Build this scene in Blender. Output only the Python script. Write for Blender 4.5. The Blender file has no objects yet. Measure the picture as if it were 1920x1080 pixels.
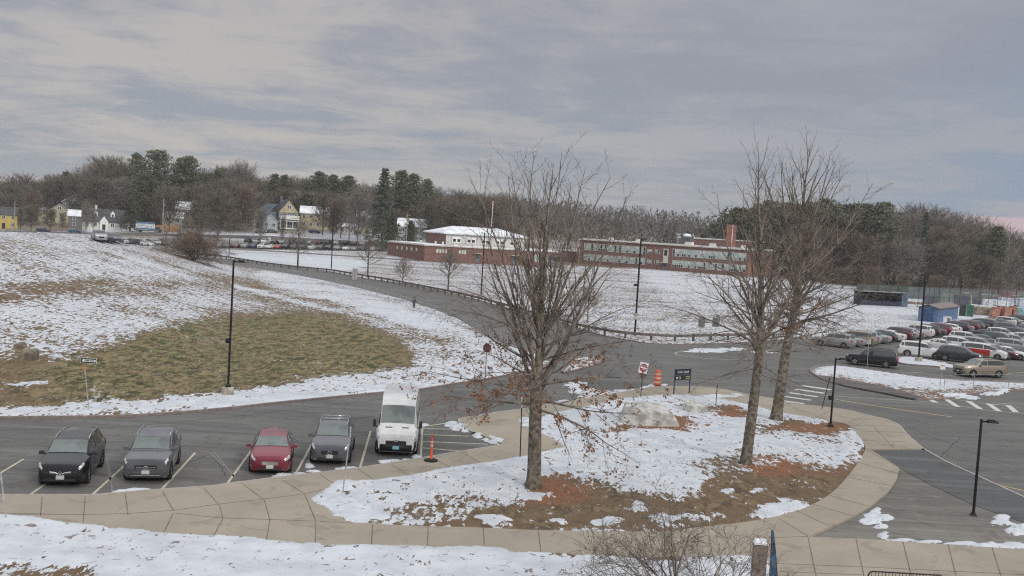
import bpy, bmesh, math, random
import numpy as np
from mathutils import Vector, Matrix, geometry
random.seed(7)
SC = bpy.context.scene
COL = SC.collection
R = math.radians
# ---------------------------------------------------------------- camera
F, CH, YC, ROLL = 1870.0, 11.2, 436.0, 0.060
PITCH = math.atan((540 - YC) / F)
_fw = np.array([0, math.cos(PITCH), -math.sin(PITCH)])
_rt = np.array([1.0, 0, 0])
_up = np.array([0, math.sin(PITCH), math.cos(PITCH)])
CR = _rt * math.cos(ROLL) + _up * math.sin(ROLL)
CU = -_rt * math.sin(ROLL) + _up * math.cos(ROLL)
CAMP = np.array([0, 0, CH])
cd = bpy.data.cameras.new('camera'); cam = bpy.data.objects.new('camera', cd); COL.objects.link(cam)
cd.sensor_width = 36; cd.lens = 36 * F / 1920; cd.clip_end = 9000; cd.clip_start = 0.5
cam.matrix_world = Matrix(((CR[0], CU[0], -_fw[0], 0), (CR[1], CU[1], -_fw[1], 0), (CR[2], CU[2], -_fw[2], CH), (0, 0, 0, 1)))
SC.camera = cam
# ---------------------------------------------------------------- sky
SUN_EL, SUN_AZ = 28, 143      # azimuth clockwise from +Y
W = bpy.data.worlds.new('World'); SC.world = W; W.use_nodes = True
nt = W.node_tree; nt.nodes.clear()
def N(t, typ, **kw):
    n = t.nodes.new(typ)
    for k, v in kw.items():
        if k.startswith('i_'):
            key = k[2:]
            n.inputs[int(key) if key.isdigit() else key.replace('_', ' ')].default_value = v
        else: setattr(n, k, v)
    return n
def math_n(t, op, a, b=None, c=None, clamp=False):
    n = t.nodes.new('ShaderNodeMath'); n.operation = op; n.use_clamp = clamp
    for i, v in enumerate((a, b, c)):
        if v is None: continue
        if isinstance(v, (int, float)): n.inputs[i].default_value = v
        else: t.links.new(v, n.inputs[i])
    return n.outputs[0]
def sstep(t, v, lo, hi, a=0.0, b=1.0):
    n = t.nodes.new('ShaderNodeMapRange'); n.interpolation_type = 'SMOOTHSTEP'
    t.links.new(v, n.inputs[0]); n.inputs[1].default_value = lo; n.inputs[2].default_value = hi
    n.inputs[3].default_value = a; n.inputs[4].default_value = b
    return n.outputs[0]
def mixc(t, fac, a, b, blend='MIX'):
    n = t.nodes.new('ShaderNodeMix'); n.data_type = 'RGBA'; n.blend_type = blend
    for i, v in ((0, fac), (6, a), (7, b)):
        if isinstance(v, (int, float)): n.inputs[i].default_value = v
        elif isinstance(v, tuple): n.inputs[i].default_value = (*v, 1) if len(v) == 3 else v
        else: t.links.new(v, n.inputs[i])
    return n.outputs[2]
sky = N(nt, 'ShaderNodeTexSky', sky_type='NISHITA', sun_disc=False)
sky.sun_elevation = R(SUN_EL); sky.sun_rotation = R(SUN_AZ)
tc = N(nt, 'ShaderNodeTexCoord'); sp = N(nt, 'ShaderNodeSeparateXYZ'); nt.links.new(tc.outputs['Generated'], sp.inputs[0])
X, Y, Z = sp.outputs
zc = math_n(nt, 'ADD', math_n(nt, 'MAXIMUM', Z, 0.0), 0.075)
cb = N(nt, 'ShaderNodeCombineXYZ'); nt.links.new(math_n(nt, 'DIVIDE', X, zc), cb.inputs[0]); nt.links.new(math_n(nt, 'DIVIDE', Y, zc), cb.inputs[1])
def noise(t, vec, scale, detail=4, rough=.5, dist=0.0, dims='3D'):
    n = N(t, 'ShaderNodeTexNoise'); n.noise_dimensions = dims
    n.inputs['Scale'].default_value = scale; n.inputs['Detail'].default_value = detail
    n.inputs['Roughness'].default_value = rough; n.inputs['Distortion'].default_value = dist
    if vec is not None: t.links.new(vec, n.inputs['Vector'])
    return n.outputs['Fac']
mp = N(nt, 'ShaderNodeMapping'); nt.links.new(cb.outputs[0], mp.inputs[0]); mp.inputs['Location'].default_value = (5.3, 2.2, 0); mp.inputs['Scale'].default_value = (.85, .85, 1)
c1 = noise(nt, mp.outputs[0], 0.8, 8, .56, .5)
c2 = noise(nt, mp.outputs[0], 3.4, 6, .62, .8)
cl = math_n(nt, 'ADD', math_n(nt, 'MULTIPLY', c1, .72), math_n(nt, 'MULTIPLY', c2, .28))
cf = sstep(nt, cl, .42, .60)
base = mixc(nt, sstep(nt, Z, .0, .20), (.265, .290, .338), (.262, .275, .318))
base = mixc(nt, sstep(nt, math_n(nt, 'SUBTRACT', X, math_n(nt, 'MULTIPLY', Z, 1.2)), .10, .45), base, (.225, .285, .385))
lite = mixc(nt, sstep(nt, X, -.35, .40), (.425, .395, .375), (.308, .320, .36))
cc = mixc(nt, cf, base, lite)
# pale pinkish strip of clear air low in the east
pk = math_n(nt, 'MULTIPLY', sstep(nt, Z, .0385, .0425, 1, 0), sstep(nt, X, .30, .375))
cc = mixc(nt, pk, cc, (.50, .375, .415))
cc = mixc(nt, sstep(nt, Z, .22, .5), cc, (.355, .36, .365))
# the overcast dome is brighter overhead than near the horizon
gain = sstep(nt, Z, .24, .80, 1.0, 3.0)
vm = N(nt, 'ShaderNodeVectorMath', operation='SCALE'); nt.links.new(cc, vm.inputs[0]); nt.links.new(gain, vm.inputs['Scale'])
skm = N(nt, 'ShaderNodeVectorMath', operation='SCALE'); nt.links.new(sky.outputs[0], skm.inputs[0]); skm.inputs['Scale'].default_value = .10
fin = mixc(nt, .93, skm.outputs[0], vm.outputs[0])
bg = N(nt, 'ShaderNodeBackground'); nt.links.new(fin, bg.inputs[0]); bg.inputs[1].default_value = 1.0
wo = N(nt, 'ShaderNodeOutputWorld'); nt.links.new(bg.outputs[0], wo.inputs[0])
sl = bpy.data.lights.new('sun', 'SUN'); sl.energy = 1.35; sl.angle = R(12); sl.color = (1, .93, .84)
so = bpy.data.objects.new('sun', sl); COL.objects.link(so)
_sd = Vector((math.sin(R(SUN_AZ)) * math.cos(R(SUN_EL)), math.cos(R(SUN_AZ)) * math.cos(R(SUN_EL)), math.sin(R(SUN_EL))))
so.rotation_euler = _sd.to_track_quat('Z', 'Y').to_euler()
SC.view_settings.view_transform = 'Standard'; SC.view_settings.look = 'None'; SC.view_settings.gamma = 1; SC.view_settings.exposure = 0.20
SC.cycles.use_denoising = False; SC.cycles.pixel_filter_type = 'BLACKMAN_HARRIS'; SC.cycles.filter_width = 1.15; SC.cycles.max_bounces = 5; SC.cycles.diffuse_bounces = 2; SC.cycles.transparent_max_bounces = 12

# ---------------------------------------------------------------- pixel <-> world helpers (1920 x 1080 photo)
def ray(px, py):
    x, y = (px - 960) / F, (540 - py) / F
    d = CR * x + CU * y + _fw
    return d
def G(px, py, z=0.0):
    d = ray(px, py); t = (z - CH) / d[2]
    return np.array([d[0] * t, d[1] * t, z])
def proj(x, y, z):
    dx, dy, dz = x, y, z - CH
    a = dx * CR[0] + dy * CR[1] + dz * CR[2]
    b = dx * CU[0] + dy * CU[1] + dz * CU[2]
    c = dx * _fw[0] + dy * _fw[1] + dz * _fw[2]
    c = np.where(np.abs(c) < 1, 1, c)
    return 960 + F * a / c, 540 - F * b / c, c
def ss(x, a, b):
    t = np.clip((x - a) / (b - a), 0, 1); return t * t * (3 - 2 * t)
def at_depth(px, Yd):
    """x of the vertical line seen at column px near the horizon, at depth Yd"""
    d = ray(px, YC + (px - 960) * ROLL)
    return d[0] / d[1] * Yd
# terrain: far ground, table over column and depth
TY = [0, 255, 320, 345, 365, 390, 450, 650, 900, 1500, 4000]
TP = [-300, 0, 200, 330, 500, 700, 860, 1050, 1300, 1480, 1620, 2300]
TZ = [[0, 0, .2, .3, .5, .9, 3, 10, 18, 22, 22],
      [0, 0, .3, .5, .6, .9, 4, 12, 20, 24, 24],
      [0, 0, .9, 1.4, 2.2, 3.2, 6, 14, 22, 25, 25],
      [0, 0, 1.5, 2.1, 3.5, 4.8, 8.5, 17, 24, 27, 27],
      [0, 0, 1.8, 2.5, 5.0, 8.0, 12, 20, 25, 27, 27],
      [0, 0, 1.8, 2.6, 4.8, 7.6, 11, 19, 27, 29, 29],
      [0, 0, 1.5, 1.6, 2.6, 4.5, 8, 17, 29, 31, 31],
      [0, 0, 1.2, 1.2, 1.3, 1.6, 4, 13, 28, 30, 30],
      [0, 0, 1.2, 1.2, 1.2, 1.4, 2, 9, 24, 26, 26],
      [0, 0, 1.0, 1.2, 1.4, 1.8, 2.5, 6, 18, 19, 19],
      [0, 0, 0.2, 0.3, 0.5, 1.0, 2, 4, 8, 10, 10],
      [0, 0, 0, 0, 0, 0, 0, 1, 4, 6, 6]]
TZ = np.array(TZ, float)
def interp2(tp, ty):
    tp = np.clip(tp, TP[0], TP[-1]); ty = np.clip(ty, 0, 4000)
    cols = np.stack([np.interp(ty, TY, TZ[i]) for i in range(len(TP))], 0)
    idx = np.clip(np.searchsorted(TP, tp, side='right') - 1, 0, len(TP) - 2)
    t0 = np.array(TP, float)[idx]; t1 = np.array(TP, float)[idx + 1]
    w = (tp - t0) / (t1 - t0)
    ar = np.arange(tp.size)
    f = cols.reshape(len(TP), -1)
    return (f[idx.ravel(), ar] * (1 - w.ravel()) + f[idx.ravel() + 1, ar] * w.ravel()).reshape(tp.shape)
# mound: by column: toe depth, crest depth, crest height, far toe depth
MP = [(-500, 770, 7.6, 132), (0, 783, 7.4, None), (80, 783, 7.3, None), (150, 780, 6.9, None), (210, 782, 5.9, None), (265, 779, 5.0, None),
      (310, 778, 4.0, None), (350, 774, 3.2, None), (390, 770, 2.3, None), (450, 765, .9, None), (520, 757, .55, None), (700, 738, .35, None), (900, 714, .1, None), (1010, 695, 0, None)]
CREST = {-500: 430, 0: 436, 80: 436.5, 150: 441, 210: 453, 265: 464, 310: 474, 350: 482, 390: 488, 450: 501, 520: 513, 700: 555, 900: 628, 1010: 672}
_mt, _mN, _mC, _mZ = [], [], [], []
for px, yn, zc_, _ in MP:
    g = G(px, yn, 0); d = ray(px, CREST[px]); t = (zc_ - CH) / d[2]
    if px == -500: g = G(px, 783, 0); t = 132 / d[1]
    _mt.append(d[0] / d[1]); _mN.append(g[1] + .6); _mC.append(d[1] * t); _mZ.append(zc_)
_mt, _mN, _mC, _mZ = map(np.array, (_mt, _mN, _mC, _mZ))
def mound(x, y):
    t = x / np.maximum(y, 10)
    n = np.interp(t, _mt, _mN); c = np.interp(t, _mt, _mC); z = np.interp(t, _mt, _mZ, right=0)
    u = np.clip((y - n) / (c - n), 0, 1)
    up = z * (0.55 * u + 0.45 * (u * u * (3 - 2 * u)))
    back = np.clip((y - c) / (16 + 7 * z), 0, 1)
    w = ss(t, -1.15, -.75)
    return up * (1 - back) * (.3 + .7 * w)
def n2(x, y, s, seed=0):
    x = x / s + seed * 17.13; y = y / s + seed * 9.7
    xi = np.floor(x).astype(np.int64); yi = np.floor(y).astype(np.int64)
    fx = x - xi; fy = y - yi; fx = fx * fx * (3 - 2 * fx); fy = fy * fy * (3 - 2 * fy)
    def h(a, b):
        v = (a * 374761393 + b * 668265263 + seed * 1442695) & 0xffffffff
        v = ((v ^ (v >> 13)) * 1274126177) & 0xffffffff
        return ((v ^ (v >> 16)) & 0xffff) / 65535.0
    return (h(xi, yi) * (1 - fx) * (1 - fy) + h(xi + 1, yi) * fx * (1 - fy) + h(xi, yi + 1) * (1 - fx) * fy + h(xi + 1, yi + 1) * fx * fy)
def fb(x, y, s, seed=0, o=3):
    v = 0; a = 1; tot = 0
    for i in range(o):
        v = v + a * n2(x, y, s / 2 ** i, seed + i); tot += a; a *= .5
    return v / tot
def H0(x, y):
    x = np.asarray(x, float); y = np.asarray(y, float)
    tp = 960 + F * x / np.maximum(y, 10)
    z = interp2(np.atleast_1d(tp).astype(float), np.atleast_1d(y).astype(float)).reshape(tp.shape)
    return z + mound(x, y)
def Hs(x, y): return float(H0(np.array([x]), np.array([y]))[0])
def hit(px, py, lift=0.0):
    """where the pixel's ray meets the terrain"""
    d = ray(px, py); d = d / d[1]
    ys = np.concatenate([np.arange(25, 420, .25), np.arange(420, 3000, 2.0)])
    xs = d[0] * ys; zs = CH + d[2] * ys
    g = H0(xs, ys) + lift
    k = np.argmax(zs <= g)
    if zs[k] > g[k]: k = len(ys) - 1
    return np.array([xs[k], ys[k], g[k]])

# ---------------------------------------------------------------- object helpers
def tag(o, label=None, cat=None, group=None, kind=None):
    if label: o['label'] = label
    if cat: o['category'] = cat
    if group: o['group'] = group
    if kind: o['kind'] = kind
    return o
def empty(name, loc=(0, 0, 0), rz=0, label=None, cat=None, group=None):
    o = bpy.data.objects.new(name, None); COL.objects.link(o); o.empty_display_size = .2
    o.location = [float(v) for v in loc]; o.rotation_euler = (0, 0, rz)
    return tag(o, label, cat, group)
def mesh(name, V, Fc, mats, mi=None, smooth=False, sharp=None):
    me = bpy.data.meshes.new(name); me.from_pydata([tuple(map(float, v)) for v in V], [], Fc)
    for m in (mats if isinstance(mats, (list, tuple)) else [mats]): me.materials.append(m)
    if mi is not None: me.polygons.foreach_set('material_index', mi)
    if smooth:
        me.polygons.foreach_set('use_smooth', [True] * len(me.polygons))
        if sharp is not None: me.set_sharp_from_angle(angle=R(sharp))
    me.update(); return me
def link(name, me, parent=None, loc=None, rz=None):
    o = bpy.data.objects.new(name, me); COL.objects.link(o)
    if parent is not None: o.parent = parent
    if loc is not None: o.location = [float(v) for v in loc]
    if rz is not None: o.rotation_euler = (0, 0, rz)
    return o
def copy_tree(o, parent=None):
    c = o.copy(); COL.objects.link(c); c.parent = parent
    for ch in o.children: copy_tree(ch, c)
    return c
class MB:
    def __init__(s): s.V = []; s.F = []; s.M = []
    def add(s, V, Fc, m=0):
        b = len(s.V); s.V += [tuple(v) for v in V]; s.F += [tuple(b + i for i in f) for f in Fc]; s.M += [m] * len(Fc)
    def box(s, c, d, m=0, rz=0, rx=0, ry=0, taper=1.0):
        x, y, z = d[0] / 2, d[1] / 2, d[2] / 2
        V = [Vector((sx * x * (taper if sz > 0 else 1), sy * y * (taper if sz > 0 else 1), sz * z)) for sz in (-1, 1) for sx, sy in ((-1, -1), (1, -1), (1, 1), (-1, 1))]
        if rz or rx or ry:
            M = Matrix.Rotation(rz, 3, 'Z') @ Matrix.Rotation(ry, 3, 'Y') @ Matrix.Rotation(rx, 3, 'X'); V = [M @ v for v in V]
        V = [v + Vector([float(q) for q in c]) for v in V]
        s.add(V, [(3, 2, 1, 0), (4, 5, 6, 7), (0, 1, 5, 4), (1, 2, 6, 5), (2, 3, 7, 6), (3, 0, 4, 7)], m)
        return s
    def tube(s, pts, rad, k=8, m=0, cap=True):
        pts = [Vector([float(q) for q in p]) for p in pts]
        if not isinstance(rad, (list, tuple)): rad = [rad] * len(pts)
        rings = []; ref = None
        for i, p in enumerate(pts):
            a = pts[max(i - 1, 0)]; b = pts[min(i + 1, len(pts) - 1)]; t = (b - a)
            t = t.normalized() if t.length > 1e-9 else Vector((0, 0, 1))
            if ref is None: ref = Vector((1, 0, 0)) if abs(t.x) < .8 else Vector((0, 1, 0))
            u = (ref - t * ref.dot(t)).normalized(); v = t.cross(u); ref = u
            rings.append([p + (u * math.cos(2 * math.pi * j / k) + v * math.sin(2 * math.pi * j / k)) * rad[i] for j in range(k)])
        V = [q for r in rings for q in r]; Fc = []
        for i in range(len(pts) - 1):
            for j in range(k):
                Fc.append((i * k + j, i * k + (j + 1) % k, (i + 1) * k + (j + 1) % k, (i + 1) * k + j))
        if cap: Fc += [tuple(range(k))[::-1], tuple((len(pts) - 1) * k + j for j in range(k))]
        s.add(V, Fc, m); return s
    def lathe(s, c, prof, k=16, m=0):
        V = []; Fc = []
        for r, z in prof:
            V += [(c[0] + r * math.cos(2 * math.pi * j / k), c[1] + r * math.sin(2 * math.pi * j / k), c[2] + z) for j in range(k)]
        for i in range(len(prof) - 1):
            for j in range(k): Fc.append((i * k + j, i * k + (j + 1) % k, (i + 1) * k + (j + 1) % k, (i + 1) * k + j))
        Fc += [tuple(range(k))[::-1], tuple((len(prof) - 1) * k + j for j in range(k))]
        s.add(V, Fc, m); return s
    def prism(s, poly, d, m=0, mcap=None):
        """poly: list of 3d points; extruded by vector d"""
        n = len(poly); V = [Vector(p) for p in poly] + [Vector(p) + Vector(d) for p in poly]
        s.add(V, [tuple(range(n))[::-1], tuple(range(n, 2 * n))], m if mcap is None else mcap)
        b = len(s.V) - 2 * n
        for i in range(n):
            j = (i + 1) % n; s.F.append((b + i, b + j, b + n + j, b + n + i)); s.M.append(m)
        return s
    def build(s, name, mats, parent=None, smooth=False, sharp=None, loc=None, rz=None):
        return link(name, mesh(name, s.V, s.F, mats, s.M, smooth, sharp), parent, loc, rz)
# ---------------------------------------------------------------- materials
def pmat(name, col, rough=.75, metal=0, var=.18, scale=2.0, bump=0.0, col2=None, spec=.5, coat=0, alpha=None, emit=None, detail=5):
    m = bpy.data.materials.new(name); m.use_nodes = True; t = m.node_tree; b = t.nodes['Principled BSDF']
    tcn = N(t, 'ShaderNodeTexCoord'); f = noise(t, tcn.outputs['Object'], scale, detail, .6)
    c2 = col2 if col2 else tuple(max(0, c * (1 - var * 2)) for c in col)
    c1 = col if col2 else tuple(min(1, c * (1 + var)) for c in col)
    t.links.new(mixc(t, sstep(t, f, .35, .65), c1, c2), b.inputs['Base Color'])
    b.inputs['Roughness'].default_value = rough; b.inputs['Metallic'].default_value = metal
    b.inputs['Specular IOR Level'].default_value = spec; b.inputs['Coat Weight'].default_value = coat
    if bump:
        bn = N(t, 'ShaderNodeBump'); bn.inputs['Strength'].default_value = bump; bn.inputs['Distance'].default_value = .05
        t.links.new(f, bn.inputs['Height']); t.links.new(bn.outputs[0], b.inputs['Normal'])
    return m
M = {}
M['black_metal'] = pmat('black_metal', (.012, .012, .014), .45, .3)
M['grey_metal'] = pmat('grey_metal', (.30, .31, .32), .5, .5)
M['galv'] = pmat('galvanised', (.42, .43, .44), .55, .4)
M['white_paint'] = pmat('white_paint', (.78, .78, .76), .5, var=.06)
M['hill_twig'] = pmat('hill_twig', (.122, .110, .098), .95, scale=.1); M['hill_red'] = pmat('hill_red', (.135, .105, .088), .95, scale=.1); M['hill_pine'] = pmat('hill_pine', (.055, .066, .048), .95, scale=.1)
M['tyre'] = pmat('tyre', (.012, .012, .013), .9)
M['rim'] = pmat('alloy_rim', (.45, .46, .48), .35, .8)
M['glass'] = pmat('car_glass', (.02, .026, .028), .08, 0, .1, spec=.9)
M['windshield'] = pmat('windshield_glass', (.10, .125, .12), .10, 0, .25, scale=1.2, spec=.9)
M['trim'] = pmat('black_trim', (.016, .016, .018), .6)
M['lamp_glass'] = pmat('headlamp_glass', (.55, .57, .60), .15, .3, var=.2, scale=9, spec=.8)
M['tail'] = pmat('tail_lamp', (.35, .012, .015), .25)
M['chrome'] = pmat('chrome', (.62, .63, .65), .22, .9)
M['plate'] = pmat('number_plate', (.50, .52, .50), .5, var=.15, scale=20)
M['plate_blue'] = pmat('number_plate_blue', (.25, .55, .60), .5, var=.15, scale=20)
M['orange'] = pmat('orange_plastic', (.75, .12, .045), .5, var=.12)
M['refl'] = pmat('reflective_white', (.72, .50, .42), .4, var=.1)
M['rubber'] = pmat('rubber_base', (.015, .015, .016), .85)
M['snow'] = pmat('snow', (.80, .83, .88), .8, var=.04, scale=3, bump=.4)
M['roof_snow'] = pmat('roof_snow', (.76, .79, .84), .85, var=.12, scale=.4)
M['bark'] = pmat('bark', (.17, .148, .118), .95, var=.3, scale=5, bump=.6)
M['bark_far'] = pmat('bark_far', (.16, .145, .125), .95, var=.3, scale=3)
M['twig'] = pmat('twig', (.19, .158, .13), .9, var=.3, scale=2)
M['twig_far'] = pmat('twig_grey_brown', (.158, .140, .108), .95, var=.3, scale=.6)
M['twig_red'] = pmat('twig_reddish', (.180, .132, .098), .95, var=.3, scale=.6)
M['twig_pale'] = pmat('twig_pale', (.215, .195, .17), .95, var=.3, scale=.6)
M['leaf'] = pmat('dead_leaf', (.29, .145, .075), .8, var=.3, scale=1.4, col2=(.17, .095, .062))
M['pine'] = pmat('pine_needles', (.155, .168, .100), .9, var=.3, scale=.5, col2=(.075, .088, .058))
M['spruce'] = pmat('spruce_needles', (.125, .145, .098), .9, var=.3, scale=.5, col2=(.065, .08, .060))
M['yew'] = pmat('olive_needles', (.095, .10, .050), .9, scale=.5, col2=(.055, .06, .034))
M['stone'] = pmat('boulder_stone', (.44, .43, .39), .9, scale=1.6, bump=.5, col2=(.23, .225, .21), detail=8)
M['concrete_base'] = pmat('concrete_base', (.40, .36, .30), .9, scale=4)
M['wood_post'] = pmat('weathered_wood', (.10, .085, .072), .9, scale=3)
M['new_wood'] = pmat('new_wood', (.42, .24, .11), .8, scale=3)
M['brick'] = pmat('brick', (.215, .112, .092), .9, var=.14, scale=1.5)
M['brick_lit'] = pmat('brick_lit_tint', (.29, .155, .115), .9, var=.12, scale=1.5)  # lighter copy of the school brick, sunlight put into the end wall's colour
M['brick_red'] = pmat('chimney_brick', (.30, .115, .082), .9, var=.15, scale=1.5)
M['asphalt_roof'] = pmat('roof_shingle', (.075, .078, .085), .9, scale=.8)
M['concrete_trim'] = pmat('pale_trim', (.60, .58, .54), .8, var=.08)
M['band_glass'] = pmat('band_window', (.44, .53, .52), .25, var=.15, scale=.5, col2=(.30, .38, .38))
M['dark_glass'] = pmat('dark_window', (.03, .035, .04), .2)
M['house_window'] = pmat('house_window', (.07, .085, .095), .2)
M['door_blue'] = pmat('door_grey_blue', (.13, .145, .15), .6)
M['dark_green_screen'] = pmat('green_screen', (.075, .10, .095), .9, scale=.4)
M['sign_red'] = pmat('sign_red', (.33, .025, .045), .5, var=.06)
M['sign_black'] = pmat('sign_black', (.012, .013, .02), .5)
M['sign_navy'] = pmat('sign_navy', (.022, .035, .06), .5)
M['sign_yellow'] = pmat('sign_yellow', (.62, .58, .16), .5, var=.05)
M['sign_back'] = pmat('sign_back', (.20, .205, .21), .5, .4)
def flat(name, col, **k):
    if name not in M: M[name] = pmat(name, col, **k)
    return M[name]
def paint(name, col, metal=.25):
    return flat('car_' + name, col, rough=.32, metal=metal, var=.05, coat=.6, scale=1.5)
# ---------------------------------------------------------------- outlines of the pavements and roads, traced once and laid on the ground plane
MOUND_KERB = [(-260, 790), (0, 785), (197, 783), (300, 778), (420, 768), (520, 757), (620, 747), (713, 738), (785, 732), (847, 722), (907, 713), (960, 703), (1005, 693), (1030, 682), (1028, 672), (1000, 662), (972, 654), (942, 643), (875, 617), (780, 580), (705, 555), (630, 537), (555, 522), (467, 505), (405, 490), (330, 476)]
ROAD_FAR = [(330, 468), (405, 480), (505, 496), (605, 507), (667, 520), (755, 532), (860, 554), (940, 575), (1017, 595), (1082, 615), (1125, 628), (1175, 638), (1225, 645), (1300, 646), (1412, 642), (1480, 636)]
PARK_KERB = [(-260, 928), (0, 928), (175, 928), (284, 919), (400, 911), (426, 907), (554, 891), (677, 877), (785, 860), (860, 847), (923, 837), (947, 834)]
PLAZA_L = [(890, 810), (865, 793), (863, 785)]
S2_KERB = [(863, 785), (932, 773), (992, 765), (1057, 753), (1120, 743), (1180, 733), (1205, 729), (1245, 724), (1338, 727), (1405, 740), (1450, 747), (1487, 756), (1580, 767), (1634, 780), (1662, 786), (1684, 797), (1698, 813), (1729, 841)]
DRIVE_KERB = [(1729, 841), (1773, 866), (1837, 895), (1920, 933), (2150, 1032)]
ISLAND = [(598, 935), (606, 924), (633, 912), (677, 905), (722, 901), (817, 886), (874, 876), (972, 861), (1030, 848), (1057, 840), (1050, 831), (1035, 822), (1017, 813), (995, 803), (990, 794), (1012, 783), (1050, 772), (1112, 760), (1150, 749), (1200, 744), (1262, 740), (1337, 745), (1400, 758), (1450, 770), (1487, 777), (1562, 790), (1591, 797), (1607, 815), (1622, 836), (1618, 852), (1604, 874), (1579, 905), (1551, 930), (1507, 952), (1420, 975), (1295, 990), (1235, 996), (1020, 994), (902, 989), (760, 985), (699, 981), (660, 978), (637, 967), (615, 953), (602, 944)]
WALK_LOW = [(1440, 1200), (1440, 1045), (1380, 1042), (1152, 1044), (1014, 1036), (845, 1035), (711, 1028), (592, 1026), (400, 1015), (280, 1003), (200, 994), (120, 983), (0, 972), (-260, 965)]
R_OUT = [(1632, 842), (1687, 877), (1682, 897), (1665, 922), (1634, 947), (1595, 970), (1515, 1006), (1634, 1011), (1760, 1020), (1920, 1030), (2200, 1045), (2200, 1200)]
R_ISLAND = [(1520, 698), (1526, 690), (1545, 687), (1566, 686), (1598, 689), (1675, 700), (1762, 711), (1920, 719), (2200, 735), (2200, 742), (1920, 734), (1839, 737), (1784, 748), (1725, 750), (1712, 749), (1642, 735), (1583, 724), (1545, 713)]
LOT_ISLAND = [(1678, 671), (1700, 669), (1725, 672), (1791, 685), (1793, 692), (1750, 688), (1700, 684), (1681, 679)]
TRI_ISLAND = [(1055, 700), (1062, 685), (1078, 672), (1110, 668), (1130, 672), (1120, 684), (1085, 694)]
LOT_TOP = [(1480, 636), (1540, 634), (1600, 630), (1700, 617), (1800, 604), (1900, 588), (2100, 562), (2180, 555)]
def W2(pts, z=0.0): return np.array([G(a, b, z)[:2] for a, b in pts])
def smooth(pts, n=4, closed=False):
    P = [np.array(p, float) for p in pts]; out = []; m = len(P)
    for i in range(m if closed else m - 1):
        p0 = P[(i - 1) % m] if closed or i > 0 else P[0]; p1 = P[i]; p2 = P[(i + 1) % m]; p3 = P[(i + 2) % m] if closed or i < m - 2 else P[-1]
        for k in range(n):
            t = k / n
            out.append(.5 * ((2 * p1) + (-p0 + p2) * t + (2 * p0 - 5 * p1 + 4 * p2 - p3) * t * t + (-p0 + 3 * p1 - 3 * p2 + p3) * t ** 3))
    if not closed: out.append(P[-1])
    return np.array(out)
def sdist(x, y, poly):
    """signed distance, positive inside"""
    d2 = np.full(x.shape, 1e18); ins = np.zeros(x.shape, bool); n = len(poly)
    for i in range(n):
        ax, ay = poly[i]; bx, by = poly[(i + 1) % n]
        ex, ey = bx - ax, by - ay; L = ex * ex + ey * ey
        if L < 1e-12: continue
        t = np.clip(((x - ax) * ex + (y - ay) * ey) / L, 0, 1)
        d2 = np.minimum(d2, (x - ax - t * ex) ** 2 + (y - ay - t * ey) ** 2)
        if ay != by:
            c = ((ay > y) != (by > y)) & (x < (bx - ax) * (y - ay) / (by - ay) + ax); ins ^= c
    return np.sqrt(d2) * np.where(ins, 1, -1)
mk_s = smooth(W2(MOUND_KERB), 4)
rf_s = smooth(W2(ROAD_FAR), 4)
pk_s = W2(PARK_KERB, .13); pl_s = smooth(W2(PLAZA_L, .13), 3); s2_s = smooth(W2(S2_KERB, .13), 4); dk_s = W2(DRIVE_KERB, .05)
isl_s = smooth(W2(ISLAND, .13), 3, True); ri_s = smooth(W2(R_ISLAND), 3, True); li_s = smooth(W2(LOT_ISLAND), 3, True); ti_s = smooth(W2(TRI_ISLAND), 3, True)
lt_s = smooth(W2(LOT_TOP), 3)
wl_s = smooth(W2(WALK_LOW, .13)[1:], 3); ro = W2(R_OUT, .13)
def off(P, d):
    """shift an open line sideways (left of its direction positive)"""
    T = np.gradient(P, axis=0); T /= np.linalg.norm(T, axis=1)[:, None] + 1e-9
    return P + np.stack([-T[:, 1], T[:, 0]], 1) * d
# one asphalt outline: along the mound kerb, far road edge, lot, right side, drive kerb, walk kerb
near_edge = np.concatenate([dk_s[::-1], s2_s[::-1][1:], pl_s[::-1][1:], pk_s[::-1][1:]])
asph = np.concatenate([mk_s, rf_s, lt_s[1:], [[420, 320], [420, 20], [60, 20]], off(near_edge, .45) ])
lawn_r = np.array([(p[0], p[1]) for p in W2([(1729, 841), (1773, 866), (1837, 895), (1920, 933), (2150, 1032), (2200, 1047), (1920, 1033), (1634, 1014), (1515, 1008), (1600, 975), (1640, 948), (1670, 922), (1687, 899), (1690, 884), (1672, 872), (1634, 846)])])
street = [at for at in []]
# ---------------------------------------------------------------- the ground sheet
TT = np.concatenate([np.linspace(-1.6, -.60, 46)[:-1], np.linspace(-.60, .60, 640), np.linspace(.60, 1.6, 46)[1:]])
YY = [-60, -30, -10, 0, 8, 14, 18, 21, 24, 26]
while YY[-1] < 78: YY.append(YY[-1] * (1 + 1 / 280))
while YY[-1] < 330: YY.append(YY[-1] * (1 + 1 / 170))
while YY[-1] < 4000: YY.append(YY[-1] * (1 + 1 / 32))
YY = np.array(YY)
gy, gt = np.meshgrid(YY, TT, indexing='ij'); gx = gt * np.maximum(gy, 18.0)
gz = H0(gx, gy)
gp_x, gp_y, gdep = proj(gx, gy, gz); okp = gdep > 5
x1, y1 = gx.ravel(), gy.ravel()
near = (y1 > 15) & (y1 < 330)
def sd_in(poly, pad=3):
    out = np.full(x1.shape, -99.0); b0 = poly.min(0) - pad; b1 = poly.max(0) + pad
    s = near & (x1 > b0[0]) & (x1 < b1[0]) & (y1 > b0[1]) & (y1 < b1[1])
    out[s] = sdist(x1[s], y1[s], poly); return out
sdA = sd_in(asph)
for isl in (ri_s, li_s, ti_s): sdA = np.minimum(sdA, -sd_in(isl))
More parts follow.
